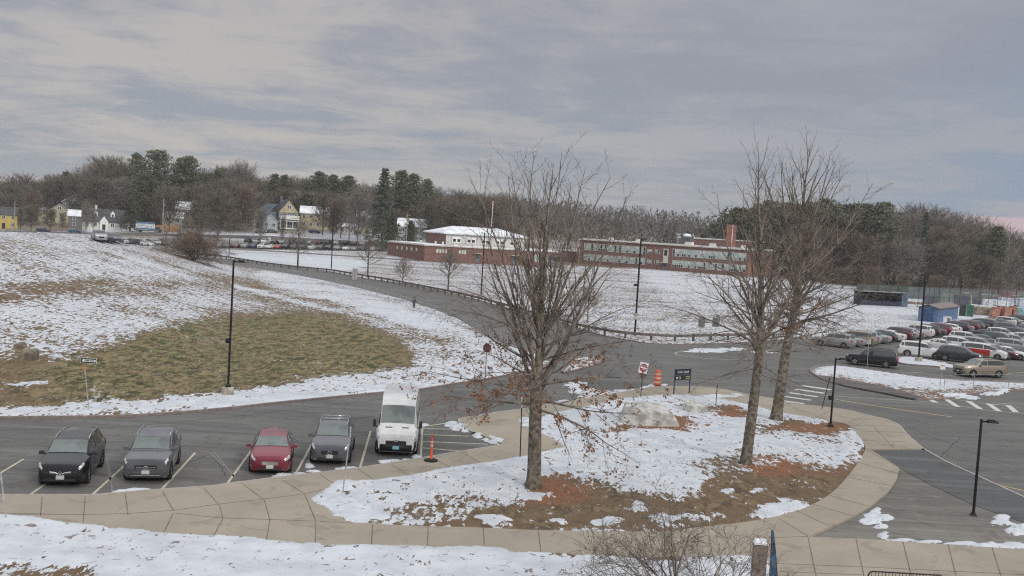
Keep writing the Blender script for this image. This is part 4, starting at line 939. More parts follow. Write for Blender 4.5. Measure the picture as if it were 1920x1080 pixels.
for kind, px, Yd, top, wd, lab in (('p3', 1617, 330, 382, .95, 'leaner of the two pines with bare stems on the right'), ('p3', 1650, 325, 379, 1.05, 'taller of the two pines with bare stems on the right'), ('s0', 1731, 330, 398, .7, 'narrow dark spruce poking above the right wood'), ('p1', 1866, 330, 425, .8, 'dark pine top against the pink sky'), ('b3', 1898, 285, 470, .7, 'bare tree with a forked trunk at the far right')):
    bg_tree(kind, px, Yd, top, wide=wd, label=lab)
for px, Yd, h in ((1500, 300, 3.5), (1545, 296, 4), (1585, 298, 3.5), (1640, 294, 4), (1700, 300, 3.2), (1760, 300, 3.2), (1830, 297, 3), (1880, 300, 3.4)):
    bg_tree('b2', px, Yd, h=h * 1.8, wide=1.5, label='low reddish brush at the foot of the right wood', group='brush at the foot of the right wood')
# ---- far wooded hill: one mass
random.seed(5)
Vh, Fh, Mh = [], [], []
HILL = tl([(780, 372), (900, 370), (960, 368), (1000, 366), (1060, 367), (1120, 371), (1150, 369), (1200, 376), (1260, 384), (1330, 394), (1400, 400), (1500, 412), (1650, 428), (1800, 440), (1950, 448)])
for i in range(3600):
    px = rnd(-100, 2000); Yd = rnd(500, 930) if px > 760 else rnd(500, 640)
    if px < 700 and random.random() < .5: continue
    x = at_depth(px, Yd); z = Hs(x, Yd); h = rnd(11, 17)
    yh_ = YC + (px - 960) * ROLL
    if px > 780:
        topz = CH - (HILL(px) - yh_) / F * Yd
        h = min(h, topz - z + rnd(-3, 1.5))
        if h < 4: continue
    else:
        topz = CH - (SKY(max(px, -60)) + 12 - yh_) / F * Yd; h = min(h, topz - z)
        if h < 4: continue
    ever = random.random() < (.16 if Yd < 820 else .45); mi = 2 if ever else random.choice((0, 0, 0, 1)); w = h * (.25 if ever else .42)
    for k in range(26 if not ever else 20):
        b0 = len(Vh); a = rnd(0, 6.283); rr = w * math.sqrt(rnd(0, 1)) ; zz = rnd(.15, 1) if not ever else rnd(.05, 1)
        if ever: rr *= 1.15 * (1 - zz) + .1
        else: rr *= math.sqrt(max(.05, 1 - ((zz - .55) / .55) ** 2)) + .1
        c = Vector((x + math.cos(a) * rr, Yd + math.sin(a) * rr, z + zz * h)); s_ = rnd(.8, 1.7)
        d1 = Vector((rnd(-.6, .6), rnd(-.6, .6), 1)).normalized() * s_ * (1.2 if not ever else .6); d2 = Vector((rnd(-1, 1), rnd(-1, 1), rnd(-.4, .4))).normalized() * s_ * (.28 if not ever else .8)
        Vh += [c - d1 * .6 - d2, c - d1 * .6 + d2, c + d1]; Fh.append((b0, b0 + 1, b0 + 2)); Mh.append(mi)
tag(link('distant_woods', mesh('distant_woods', Vh, Fh, [M['hill_twig'], M['hill_red'], M['hill_pine']], Mh)), 'grey-brown wooded hill rising far beyond the school', 'woods', kind='stuff')
# ---------------------------------------------------------------- vehicles
# station: (x from the nose, bottom, shoulder, top, half width factor, top half width factor)
TYPES = {
 'suv': dict(L=4.62, W=1.85, wb=(.86, 3.62), wr=.35, ws=(3, 4), rear=(7, 8), st=[(0, .34, .76, .80, .72, .60), (.07, .24, .90, .96, .87, .74), (.26, .20, 1.01, 1.06, .96, .80), (1.02, .20, 1.06, 1.16, 1, .82), (1.78, .20, 1.07, 1.62, 1, .72), (2.5, .2, 1.08, 1.715, 1, .71), (3.5, .2, 1.09, 1.70, 1, .70), (4.15, .2, 1.11, 1.63, .98, .67), (4.45, .24, 1.09, 1.16, .95, .78), (4.56, .35, .95, .99, .92, .78), (4.62, .45, .80, .84, .82, .70)]),
 'box': dict(L=4.53, W=1.84, wb=(.84, 3.58), wr=.36, ws=(3, 4), rear=(7, 8), st=[(0, .38, .84, .88, .82, .70), (.05, .26, .98, 1.03, .92, .80), (.22, .22, 1.06, 1.10, .97, .83), (1.12, .22, 1.09, 1.17, 1, .84), (1.70, .22, 1.09, 1.64, 1, .75), (2.5, .22, 1.10, 1.73, 1, .745), (3.7, .22, 1.12, 1.67, 1, .72), (4.20, .22, 1.13, 1.60, .98, .70), (4.40, .26, 1.10, 1.18, .96, .82), (4.50, .35, .95, .99, .93, .82), (4.53, .45, .80, .84, .85, .75)]),
 'hatch': dict(L=4.36, W=1.82, wb=(.84, 3.49), wr=.32, ws=(3, 4), rear=(7, 8), st=[(0, .30, .66, .70, .66, .54), (.08, .20, .78, .85, .85, .72), (.30, .16, .88, .95, .96, .79), (1.02, .16, .95, 1.04, 1, .82), (1.82, .16, .96, 1.40, 1, .67), (2.5, .16, .96, 1.485, 1, .655), (3.3, .16, .98, 1.42, 1, .64), (3.85, .18, 1.00, 1.34, .98, .60), (4.18, .22, .98, 1.04, .95, .76), (4.30, .32, .86, .90, .92, .76), (4.36, .42, .72, .76, .82, .70)]),
 'sedan': dict(L=4.75, W=1.83, wb=(.92, 3.70), wr=.33, ws=(3, 4), rear=(6, 7), st=[(0, .36, .56, .60, .62, .50), (.12, .20, .70, .76, .84, .70), (.45, .16, .82, .89, .96, .78), (1.25, .16, .90, .97, 1, .80), (2.0, .16, .94, 1.36, 1, .64), (2.6, .16, .95, 1.43, 1, .64), (3.35, .16, .97, 1.37, 1, .62), (4.05, .18, .98, 1.07, .98, .76), (4.55, .24, .97, 1.04, .93, .74), (4.70, .32, .86, .90, .88, .72), (4.75, .42, .72, .76, .80, .70)]),
 'bigsuv': dict(L=4.95, W=1.95, wb=(.92, 3.88), wr=.38, ws=(3, 4), rear=(7, 8), st=[(0, .45, .80, .84, .78, .68), (.08, .28, .96, 1.02, .90, .78), (.35, .24, 1.06, 1.12, .97, .82), (1.32, .24, 1.12, 1.19, 1, .83), (1.95, .24, 1.14, 1.68, 1, .72), (2.7, .24, 1.15, 1.78, 1, .72), (4.0, .24, 1.17, 1.76, 1, .71), (4.55, .24, 1.18, 1.70, .98, .68), (4.78, .28, 1.16, 1.24, .96, .80), (4.90, .38, 1.0, 1.04, .93, .80), (4.95, .5, .85, .89, .86, .74)]),
 'minivan': dict(L=5.1, W=1.98, wb=(.95, 3.98), wr=.34, ws=(2, 3), rear=(6, 7), st=[(0, .36, .66, .70, .70, .58), (.12, .20, .84, .90, .88, .72), (.75, .18, 1.02, 1.09, 1, .80), (1.85, .18, 1.06, 1.64, 1, .72), (2.6, .18, 1.07, 1.74, 1, .72), (4.2, .18, 1.09, 1.73, 1, .71), (4.8, .18, 1.10, 1.66, .98, .69), (4.98, .22, 1.08, 1.16, .96, .80), (5.06, .32, .95, 1.0, .94, .80), (5.1, .42, .80, .84, .86, .74)]),
 'van': dict(L=5.95, W=2.06, wb=(1.02, 4.75), wr=.36, ws=(2, 3), rear=(7, 8), st=[(0, .32, .86, .90, .84, .72), (.10, .22, 1.02, 1.10, .93, .78), (.66, .20, 1.26, 1.44, 1, .82), (1.42, .20, 1.32, 2.34, 1, .80), (2.05, .20, 1.34, 2.62, 1, .82), (2.8, .20, 1.36, 2.70, 1, .84), (4.2, .20, 1.36, 2.70, 1, .85), (5.86, .22, 1.36, 2.66, 1, .84), (5.93, .26, 1.34, 2.5, .99, .82), (5.95, .32, 1.2, 1.3, .97, .85)]),
}
class Loft:
    def __init__(s, ty):
        s.t = TYPES[ty]; s.L = s.t['L']; s.W = s.t['W']; s.S = []
        for x, zb, zs, zt, hf, rf in s.t['st']:
            h = s.W / 2 * hf; r = s.W / 2 * rf; cab = zt - zs > .2
            s.S.append([Vector((s.L / 2 - x, y, z)) for y, z in ((h * .88, zb), (h * .975, zb + .10), (h, zb + .50 * (zs - zb)), (h * .99, zs - .07), (h * .955, zs), (r, zt - (.055 if cab else .025)), (r * .80, zt - .012), (0, zt))])
    def P(s, u, w):
        """u station, w in -1..1 across the top from section 5 edge, or (v) section number for sides"""
        i = min(max(int(u), 0), len(s.S) - 2); f = u - i
        def sec(v):
            j = min(int(v), 6); g = v - j
            a = s.S[i][j].lerp(s.S[i][j + 1], g); b = s.S[i + 1][j].lerp(s.S[i + 1][j + 1], g); return a.lerp(b, f)
        return sec(w)
    def patch(s, mb, u0, u1, v0, v1, offd, m=0, nu=3, nv=2, side=1, slant=0.0, across=False):
        V = []
        def pt(u, v):
            if across:
                q = s.P(u, 7 - abs(v) * (7 - v0)); return Vector((q.x, q.y * (1 if v >= 0 else -1), q.z))
            q = s.P(u, v); return Vector((q.x, q.y * side, q.z))
        rng = [(-1 + 2 * j / (nv * 2)) for j in range(nv * 2 + 1)] if across else [v0 + (v1 - v0) * j / nv for j in range(nv + 1)]
        G_ = []
        for i in range(nu + 1):
            row = []
            for j, v in enumerate(rng):
                vv = j / (len(rng) - 1); u = u0 + (u1 - u0) * i / nu
                if slant and not across: u = u0 + slant * (1 - vv) * 0 + (u1 - u0) * i / nu
                p = pt(u, v); e = .02
                du = pt(min(u + e, len(s.S) - 1.001), v) - pt(max(u - e, 0), v); dv = pt(u, v + e) - pt(u, v - e)
                n = du.cross(dv)
                n = n.normalized() if n.length > 1e-9 else Vector((0, 0, 1))
                c = p - Vector((0, 0, .7))
                if n.dot(c) < 0: n = -n
                row.append(p + n * offd)
            G_.append(row)
        nn = len(rng); V = [p for r in G_ for p in r]; Fc = []
        for i in range(nu):
            for j in range(nn - 1): Fc.append((i * nn + j, i * nn + j + 1, (i + 1) * nn + j + 1, (i + 1) * nn + j))
        mb.add(V, Fc, m)
    def body(s, mb, m=0):
        n = len(s.S); V = []; Fc = []; K = 15
        for r in s.S:
            V += [(p.x, p.y, p.z) for p in r] + [(p.x, -p.y, p.z) for p in r[:7][::-1]]
        for i in range(n - 1):
            for j in range(K):
                j2 = (j + 1) % K; Fc.append((i * K + j, (i + 1) * K + j, (i + 1) * K + j2, i * K + j2))
        Fc += [tuple(range(K)), tuple((n - 1) * K + j for j in range(K))[::-1]]
        mb.add(V, Fc, m)
def car_shapes(ty, detail=2):
    """returns {part: (meshbuilder, material key)} in car space, nose towards +x"""
    lf = Loft(ty); t = lf.t; out = []
    def part(nm, mk, f, **k):
        mb = MB(); f(mb); out.append((nm, mb, mk, k.get('sub')))
    part('body', 'PAINT', lambda m: lf.body(m))
    a, b = t['ws']; c, d = t['rear']
    part('windshield', 'windshield', lambda m: lf.patch(m, a + .10, b - .05, 5.12, 7, .012, across=True, nu=4, nv=3))
    part('rear_window', 'glass', lambda m: lf.patch(m, c + .12, d - .18, 5.25, 7, .012, across=True, nu=3, nv=3))
    van = ty == 'van'
    for sd in (1, -1):
        def sw(m, sd=sd):
            if van:
                lf.patch(m, a + .35, b + .75, 4.06, 4.62, .012, side=sd, nu=4)
                lf.patch(m, b + 1.2, 4.9, 4.08, 4.40, .012, side=sd); lf.patch(m, 5.05, 6.0, 4.08, 4.40, .012, side=sd); lf.patch(m, 6.08, 6.85, 4.08, 4.40, .012, side=sd)
            else:
                lf.patch(m, a + .30, b + .80, 4.10, 4.86, .012, side=sd, nu=4)
                lf.patch(m, b + .90, c - .62 if c - b > 2.5 else c - .25, 4.10, 4.88, .012, side=sd, nu=4)
                if c - b > 2.5: lf.patch(m, c - .50, c + .05, 4.14, 4.86, .012, side=sd)
                elif c - b >= 2: lf.patch(m, c - .18, c + .35, 4.14, 4.80, .012, side=sd)
        part('side_window', 'glass', sw)
    R_ = t['wr']
    for x in t['wb']:
        for sd in (1, -1):
            X0 = lf.L / 2 - x; Y0 = sd * (lf.W / 2 - .092)
            tm = MB(); prof = [(R_ * .62, -.10), (R_ * .93, -.11), (R_, -.07), (R_, .07), (R_ * .93, .11), (R_ * .62, .10)]
            V = []; Fc = []; k = 18
            for r, o_ in prof: V += [(X0 + r * math.cos(6.2832 * j / k), Y0 + o_ * sd, R_ + r * math.sin(6.2832 * j / k)) for j in range(k)]
            for i in range(len(prof) - 1):
                for j in range(k): Fc.append((i * k + j, i * k + (j + 1) % k, (i + 1) * k + (j + 1) % k, (i + 1) * k + j))
            tm.add(V, Fc); out.append(('wheel', tm, 'tyre', None))
            rm = MB(); r2 = R_ * .66; Vr = [(X0, Y0 + sd * .095, R_)]; 
            for j in range(20):
                rr = r2 if j % 2 == 0 or j % 4 else r2
                Vr.append((X0 + r2 * math.cos(6.2832 * j / 20), Y0 + sd * .085, R_ + r2 * math.sin(6.2832 * j / 20)))
            for j in range(20):
                rm.add([Vr[0], Vr[1 + j], Vr[1 + (j + 1) % 20]], [(0, 1, 2)], 0 if j % 4 < 2 else 1)
            out.append(('rim', rm, 'RIM', 'wheel'))
            ar = MB(); ra = R_ + .065; zb = .2; ya = sd * (lf.W / 2 + .004); pts = []
            for j in range(15):
                an = math.pi * (j / 14) * 1.06 - .09
                pts.append((X0 + ra * math.cos(an), ya, max(zb, R_ + ra * math.sin(an))))
            inn = [(X0 + (q[0] - X0) * (R_ + .004) / ra, ya, max(zb, R_ + (q[2] - R_) * (R_ + .004) / ra)) for q in pts]
            for q_ in range(14): ar.add([pts[q_], pts[q_ + 1], inn[q_ + 1], inn[q_], *[(w_[0], w_[1] - sd * .10, w_[2]) for w_ in (inn[q_], inn[q_ + 1])]], [(0, 1, 2, 3), (3, 2, 5, 4)])
            out.append(('wheel_arch', ar, 'trim', None))
    for sd in (1, -1):
        part('headlight', 'lamp_glass', lambda m, sd=sd: lf.patch(m, .25, 1.75, 3.05 if not van else 2.7, 4.35, .014, side=sd, nu=5, nv=3))
        n = len(lf.S) - 1
        part('tail_light', 'tail', lambda m, sd=sd: lf.patch(m, n - 2.1, n - .6, 2.6, 4.2, .014, side=sd, nu=3, nv=2) if not van else lf.patch(m, n - 1.6, n - .4, 2.2, 4.0, .014, side=sd))
        xm = lf.S[t['ws'][0]][4].x - (.35 if not van else .25); zm = lf.S[t['ws'][0]][4].z + .07
        part('mirror', 'MIRROR', lambda m, sd=sd: (m.box((xm, sd * (lf.W / 2 + .10), zm + (.12 if van else 0)), (.12, .20 if not van else .16, .15 if not van else .34), taper=.85), m.box((xm, sd * (lf.W / 2 + .01), zm - .04), (.07, .12, .06))))
    s0 = lf.S[0]; w0 = s0[2].y
    zlo, zhi = s0[0].z, s0[4].z
    part('grille', 'GRILLE', lambda m: (m.box((lf.L / 2 - .01, 0, zlo + (zhi - zlo) * .66), (.05, w0 * 1.15, (zhi - zlo) * .42)), ))
    part('bumper', 'trim', lambda m: m.box((lf.L / 2 - .06, 0, zlo + .01), (.13, w0 * 1.75, .13), taper=.9))
    part('number_plate', 'PLATE', lambda m: m.box((lf.L / 2 + .025, 0, zlo + (zhi - zlo) * .26), (.02, .31, .16)))
    part('number_plate', 'plate', lambda m: m.box((-lf.L / 2 - .012, 0, .80 if ty != 'van' else .9), (.02, .31, .16)))
    return lf, out
CARS = {}
def car_proto_meshes(ty):
    if ty in CARS: return CARS[ty]
    lf, parts = car_shapes(ty); res = []
    for nm, mb, mk, sub in parts:
        if mk in ('PAINT',): me = mesh(nm, mb.V, mb.F, M['trim'], smooth=True, sharp=32)
        elif mk == 'RIM': me = mesh(nm, mb.V, mb.F, [M['rim'], M['trim']], mb.M)
        elif mk in ('MIRROR', 'GRILLE'): me = mesh(nm, mb.V, mb.F, M['trim'])
        elif mk == 'PLATE': me = mesh(nm, mb.V, mb.F, M['plate'])
        else: me = mesh(nm, mb.V, mb.F, M[mk], smooth=nm in ('windshield', 'headlight', 'wheel'), sharp=50 if nm == 'wheel' else None)
        res.append((nm, me, mk, sub))
    CARS[ty] = (lf, res); return CARS[ty]
_pb = {}
def paint_mesh(ty, me, pm_):
    k = (me.name, pm_.name)
    if k not in _pb:
        m2 = me.copy(); m2.materials.clear(); m2.materials.append(pm_); _pb[k] = m2
    return _pb[k]
def car(ty, pm_, x, y, z, rz, label, cat='car', name='parked_car', group=None, plate=None, extra=None, slim=False, grille=None, sx=1.0):
    lf, parts = car_proto_meshes(ty)
    root = empty(name, (x, y, z), rz, label, cat, group); last = None; root.scale = (sx, 1, 1)
    for nm, me, mk, sub in parts:
        if slim and nm in ('wheel_arch', 'bumper', 'mirror', 'number_plate', 'rim'): continue
        if mk == 'PAINT' or (mk == 'MIRROR' and ty != 'van'): me = paint_mesh(ty, me, pm_)
        if mk == 'PLATE' and plate: me = paint_mesh(ty, me, M[plate])
        if mk == 'GRILLE' and grille: me = paint_mesh(ty, me, M[grille])
        o = link(nm, me, last if sub else root)
        if nm == 'wheel': last = o
    if extra: extra(root, lf)
    return root
def rails(m, bars=0):
    def f(root, lf):
        t = lf.t; b = t['ws'][1]; c = t['rear'][0]
        for sd in (1, -1):
            mb = MB(); pts = []
            for k in range(7):
                q = lf.P(b + .25 + (c - b - .35) * k / 6, 5.12); pts.append((q.x, q.y * sd, q.z + (.055 if 0 < k < 6 else .01)))
            mb.tube(pts, .022, 6); mb.build('roof_rail', M[m], root, True)
        for k in range(bars):
            q = lf.P(b + .9 + k * .8, 5.12); mb = MB(); mb.tube([(q.x, -q.y, q.z + .07), (q.x, q.y, q.z + .07)], .022, 6); mb.build('crossbar', M[m], root, True)
    return f
def ring(root, x, z, r, m='chrome', bar=None, ry=1.0):
    mb = MB(); k = 18; pts = [(x, math.cos(6.2832 * j / k) * r * ry, z + math.sin(6.2832 * j / k) * r) for j in range(k + 1)]
    mb.tube(pts, r * .16, 5, cap=False)
    if bar == 'h': mb.box((x, 0, z), (.02, r * 2.3, r * .5))
    if bar == 'y':
        for a in (90, 210, 330): mb.tube([(x, 0, z), (x, math.cos(R(a)) * r, z + math.sin(R(a)) * r)], r * .10, 4)
    if bar == 'v': mb.tube([(x, -r * .8, z + r * .45), (x, 0, z - r * .25), (x, r * .8, z + r * .45)], r * .14, 4)
    if bar == 'o': mb.box((x, 0, z), (.015, r * 1.9 * ry, r * 1.1))
    mb.build('emblem', M[m], root)
P_ = dict(white=paint('white', (.62, .63, .63), .0), silver=paint('silver', (.36, .37, .38), .45), grey=paint('grey', (.105, .11, .125), .4), dark=paint('dark', (.030, .034, .042), .3), black=paint('black', (.008, .009, .012), .2), red=paint('red', (.19, .022, .04), .3), bright=paint('bright_red', (.42, .045, .035), .1), maroon=paint('maroon', (.10, .018, .035), .3), blue=paint('blue', (.035, .055, .12), .3), tan=paint('tan', (.27, .23, .18), .35), green=paint('green_grey', (.10, .13, .125), .3), teal=paint('teal', (.07, .19, .26), .2), purple=paint('purple', (.055, .035, .075), .3), orange=paint('orange_red', (.45, .12, .06), .1))
_ZA = .0
def park(ty, col, fpx, rear_dir=None, head=None, **k):
    """fpx: pixel of the middle of the front bumper on the ground; heading given as degrees from +x"""
    g = G(*fpx, 0); L = TYPES[ty]['L'] * k.get('sx', 1); h = R(head)
    return car(ty, P_[col], g[0] - math.cos(h) * L / 2, g[1] - math.sin(h) * L / 2, .004, h, **k)
def x_black(root, lf):
    rails('chrome')(root, lf); ring(root, lf.L / 2 + .03, .62, .055, 'chrome', 'h')
    for sd in (1, -1):
        mb = MB(); mb.tube([(lf.L / 2 + .02, sd * .40, .66), (lf.L / 2 + .03, sd * .20, .64), (lf.L / 2 + .03, sd * .08, .58)], .028, 5); mb.build('grille_trim', M['chrome'], root)
        mb = MB()
        for k_ in range(2): mb.box((lf.L / 2 + .015, sd * .27, .60 + .05 * k_), (.03, .26, .018))
        mb.build('grille_slat', M['chrome'], root)
def x_grey(root, lf):
    rails('chrome')(root, lf); ring(root, lf.L / 2 + .035, .66, .085, 'chrome', 'y')
    for k_ in range(2):
        mb = MB(); mb.box((lf.L / 2 + .02, 0, .63 + .07 * k_), (.03, .78, .022)); mb.build('grille_slat', M['chrome'], root)
    mb = MB(); mb.box((lf.L / 2 + .02, 0, .37), (.04, 1.2, .025)); mb.build('skid_trim', M['chrome'], root)
def x_red(root, lf): ring(root, lf.L / 2 - .06, .66, .035, 'chrome', 'o', 2.0)
def x_cx(root, lf): rails('chrome', 2)(root, lf); ring(root, lf.L / 2 + .03, .60, .075, 'chrome', 'v', 1.2)
def x_van(root, lf):
    ring(root, lf.L / 2 + .02, .80, .05, 'chrome', 'o', 2.2)
    mb = MB(); lf.patch(mb, 0.02, 1.2, 0.0, 2.6, .012, side=1, nu=4, nv=3); lf.patch(mb, 0.02, 1.2, 0.0, 2.6, .012, side=-1, nu=4, nv=3); mb.box((lf.L / 2 - .02, 0, .46), (.10, 1.55, .30)); mb.build('lower_bumper', M['trim'], root, True)
    for sd in (1, -1):
        mb = MB(); q = lf.P(1.72, 6.4); mb.box((q.x, sd * .40, q.z + .012), (.05, .34, .02), ry=.35); mb.build('bonnet_vent', M['trim'], root)
        mb = MB(); mb.box((.2, sd * (lf.W / 2 + .012), .62), (3.4, .03, .16)); mb.build('side_moulding', M['trim'], root)
    mb = MB(); q = lf.P(4.3, 6); mb.box((q.x, .35, q.z + .06), (.10, .05, .06)); mb.build('roof_aerial', M['trim'], root)
HD = -90
park('suv', 'black', (112, 916), head=-78, label='black crossover with chrome roof rails, nearest the left edge, first in the row', extra=x_black)
park('box', 'grey', (272, 908), head=-78, label='dark grey boxy crossover with silver roof rails, second in the row', extra=x_grey)
park('hatch', 'red', (505, 892), head=-79, label='dark red hatchback parked nose-in at the walk', extra=x_red, grille='chrome')
park('suv', 'grey', (617, 874), head=-84, label='grey crossover with roof rails and crossbars beside the white van', extra=x_cx)
park('van', 'white', (741, 857), head=-86, label='white high-roof passenger van with black bumper and light blue plate', cat='van', name='parked_van', plate='plate_blue', extra=x_van)
# right lot, the vehicles that stand out
def side_car(ty, col, cpx, head, **k):
    g = G(*cpx, 0); return car(ty, P_[col], g[0], g[1], .004, R(head), **k)
side_car('bigsuv', 'black', (1634, 686), 156, label='black large car with red tail lights driving along the snowy verge', name='moving_car', extra=rails('trim'))
side_car('bigsuv', 'tan', (1836, 706), 193 + 3, label='beige estate-bodied off-roader at the right edge, windows dark', extra=rails('trim'), name='moving_car')
HR = -33
side_car('bigsuv', 'white', (1727, 670), HR + 7, label='white off-roader parked beside the tall twin-headed lamp')
side_car('suv', 'dark', (1798, 678), HR, label='dark grey crossover between the white off-roader and the beige one')
def redside(root, lf):
    for sd in (1, -1):
        mb = MB(); lf.patch(mb, 2.9, 6.2, 1.1, 3.9, .010, side=sd, nu=5, nv=3); mb.build('side_panel', P_['bright'], root); 
mv = side_car('minivan', 'white', (1843, 671), HR, label='people carrier with white roof and front and red sides', cat='minivan', extra=redside)
side_car('sedan', 'maroon', (1868, 671), HR, label='maroon saloon squeezed between the red-sided carrier and a white saloon')
side_car('sedan', 'white', (1888, 672), HR, label='white saloon at the end of the front row before the grey off-roader')
side_car('bigsuv', 'silver', (1902, 662), HR, label='silver boxy off-roader with dark wheels near the right edge')
rowdir = np.array([.91, .41]); cyc = 0
def block(start, n, types, cols, where, step=2.95, head=HR, rd=rowdir, slim=False, gap=()):
    g = G(*start, 0)
    for i in range(n):
        if i in gap: continue
        p = g[:2] + rd * step * i
        ty = types[i % len(types)]; c = cols[i % len(cols)]
        car(ty, P_[c], p[0], p[1], .004, R(head + rnd(-2, 2)), label=LB(c, ty) + ' ' + where(i), slim=slim, group='cars in the right-hand lot')
CN = dict(white='white', silver='silver', grey='grey', dark='charcoal', black='black', red='dark red', bright='bright red', maroon='maroon', blue='navy blue', tan='beige', green='grey-green', teal='blue-green', purple='dark purple', orange='orange-red')
TN = dict(suv='crossover', box='boxy crossover', hatch='hatchback', sedan='saloon', bigsuv='off-roader', minivan='people carrier', van='van')
def LB(c, ty): return CN[c] + ' ' + TN[ty]
ORD = ['first', 'second', 'third', 'fourth', 'fifth', 'sixth', 'seventh', 'eighth', 'ninth', 'tenth', 'eleventh', 'twelfth', 'thirteenth', 'fourteenth', 'fifteenth', 'sixteenth', 'seventeenth', 'eighteenth', 'nineteenth', 'twentieth', 'twenty-first', 'twenty-second', 'twenty-third', 'twenty-fourth', 'twenty-fifth', 'twenty-sixth']
random.seed(31)
block((1765, 657), 8, ['sedan', 'suv', 'suv', 'hatch', 'sedan'], ['white', 'white', 'silver', 'grey', 'white', 'silver', 'dark', 'white'], lambda i: 'in the second row behind the white off-roader, ' + ORD[i] + ' from the left', step=3.0)
block((1812, 646), 6, ['suv', 'sedan', 'suv', 'hatch'], ['white', 'grey', 'dark', 'silver', 'white', 'grey'], lambda i: 'in the third row of the packed block, ' + ORD[i] + ' from the left', step=3.0)
block((1850, 636), 6, ['sedan', 'suv', 'minivan', 'sedan'], ['black', 'white', 'dark', 'silver', 'white', 'blue'], lambda i: 'in the fourth row of the packed block, ' + ORD[i] + ' from the left', step=3.0)
block((1890, 625), 5, ['suv', 'sedan', 'suv'], ['grey', 'dark', 'white', 'silver', 'black'], lambda i: 'in the fifth row of the packed block, ' + ORD[i] + ' from the left', step=3.0)
# back row along the snow field, tails towards us
pA, pB = G(1566, 650)[:2], G(1925, 605)[:2]; rd = (pB - pA) / np.linalg.norm(pB - pA); nA = int(np.linalg.norm(pB - pA) / 2.85)
hb = math.degrees(math.atan2(rd[0], -rd[1])) + 4
cols = ['silver', 'silver', 'tan', 'silver', 'silver', 'black', 'white', 'maroon', 'silver', 'silver', 'white', 'dark', 'grey', 'red', 'white', 'white', 'purple', 'silver', 'maroon', 'grey', 'dark', 'black', 'silver', 'black', 'dark', 'grey', 'white', 'dark', 'silver', 'black', 'grey', 'dark']
tys = ['suv', 'sedan', 'minivan', 'suv', 'sedan', 'hatch', 'sedan', 'box', 'hatch', 'sedan', 'bigsuv', 'bigsuv', 'sedan', 'suv', 'sedan', 'hatch', 'bigsuv', 'sedan', 'suv']
for i in range(nA + 1):
    p = pA + rd * 2.85 * i + rnd(-.15, .15); c = cols[i % len(cols)]; ty = tys[i % len(tys)]
    lab = LB(c, ty) + ' in the back row by the snow field, ' + (ORD[i] if i < 26 else ('number %d' % (i + 1))) + ' from the left'
    car(ty, P_[c], p[0], p[1], .004, R(hb + rnd(-2, 2)), label=lab, group='cars in the right-hand lot')
# far-left car park: small in the picture, one mesh each
FARM = {}
def far_mesh(ty, col):
    k = (ty, col)
    if k not in FARM:
        lf, parts = car_shapes(ty); mb = MB()
        for nm, q, mk, sub in parts:
            mi = {'PAINT': 0, 'glass': 1, 'windshield': 1, 'tyre': 2, 'trim': 2, 'GRILLE': 2, 'RIM': 3, 'lamp_glass': 4, 'tail': 5, 'PLATE': 3, 'plate': 3, 'MIRROR': 0}[mk]
            if nm in ('mirror', 'rim', 'number_plate', 'bumper'): continue
            mb.add(q.V, q.F, mi)
        FARM[k] = mesh('parked_car', mb.V, mb.F, [P_[col], M['glass'], M['tyre'], M['rim'], M['lamp_glass'], M['tail']], mb.M)
    return FARM[k]
def far_car(ty, col, px, py, head, label, group='cars in the far car park', zo=.14):
    g = hit(px, py, .1); o = link('parked_car', far_mesh(ty, col), None, (g[0], g[1], Hs(g[0], g[1]) + zo), R(head)); tag(o, label, 'car', group)
random.seed(44)
fc = ['silver', 'green', 'red', 'silver', 'blue', 'white', 'white', 'bright', 'black', 'grey', 'blue', 'white', 'grey', 'dark', 'silver', 'white', 'silver', 'grey', 'white', 'grey', 'white', 'silver', 'dark']
ft = ['suv', 'sedan', 'hatch', 'suv', 'suv', 'suv', 'sedan', 'sedan', 'suv']
i = 0; px = 412
while px < 722:
    if not 505 < px < -1: far_car(ft[i % 9], fc[i % len(fc)], px, 464.5 + (px - 412) * .020, -98, LB(fc[i % len(fc)], ft[i % 9]) + ' in the front row of the far car park, ' + ORD[min(i, 25)] + ' from the left')
    i += 1; px += rnd(15, 17)
i = 0; px = 466
fc2 = ['black', 'silver', 'white', 'dark', 'silver', 'blue', 'grey', 'silver', 'maroon', 'dark', 'silver', 'black', 'grey', 'white', 'dark', 'silver']
while px < 712:
    far_car(ft[(i + 3) % 9], fc2[i % 16], px, 456.5 + (px - 466) * .018, 84, LB(fc2[i % 16], ft[(i + 3) % 9]) + ' in the back row of the far car park, ' + ORD[min(i, 25)] + ' from the left'); i += 1; px += rnd(15.5, 18)
fc3 = ['silver', 'dark', 'grey', 'silver', 'dark', 'black', 'grey', 'silver', 'dark', 'white', 'white', 'silver', 'grey']
for i in range(9):
    far_car(ft[(i + 5) % 9], fc3[i], 186 + i * 15.5, 452.5 + i * 1.0, -60, LB(fc3[i], ft[(i + 5) % 9]) + ' half behind the mound, ' + ORD[i] + ' from the left', 'cars half behind the mound')
for i, (px, py, c, ty) in enumerate(((236, 457, 'white', 'suv'), (250, 458, 'grey', 'suv'), (262, 459, 'dark', 'suv'), (276, 461, 'white', 'sedan'), (284, 459, 'silver', 'suv'), (292, 457.5, 'white', 'hatch'), (305, 458, 'grey', 'suv'))):
    far_car(ty, c, px, py, -30, LB(c, ty) + ' in the group left of the round bush, ' + ORD[i] + ' from the left', 'cars left of the round bush')
far_car('bigsuv', 'silver', 489, 436.5, 0, 'silver off-roader on the street below the gabled house', 'cars on the street'); far_car('sedan', 'green', 510, 436.5, 0, 'grey-green saloon on the street behind the silver off-roader', 'cars on the street')
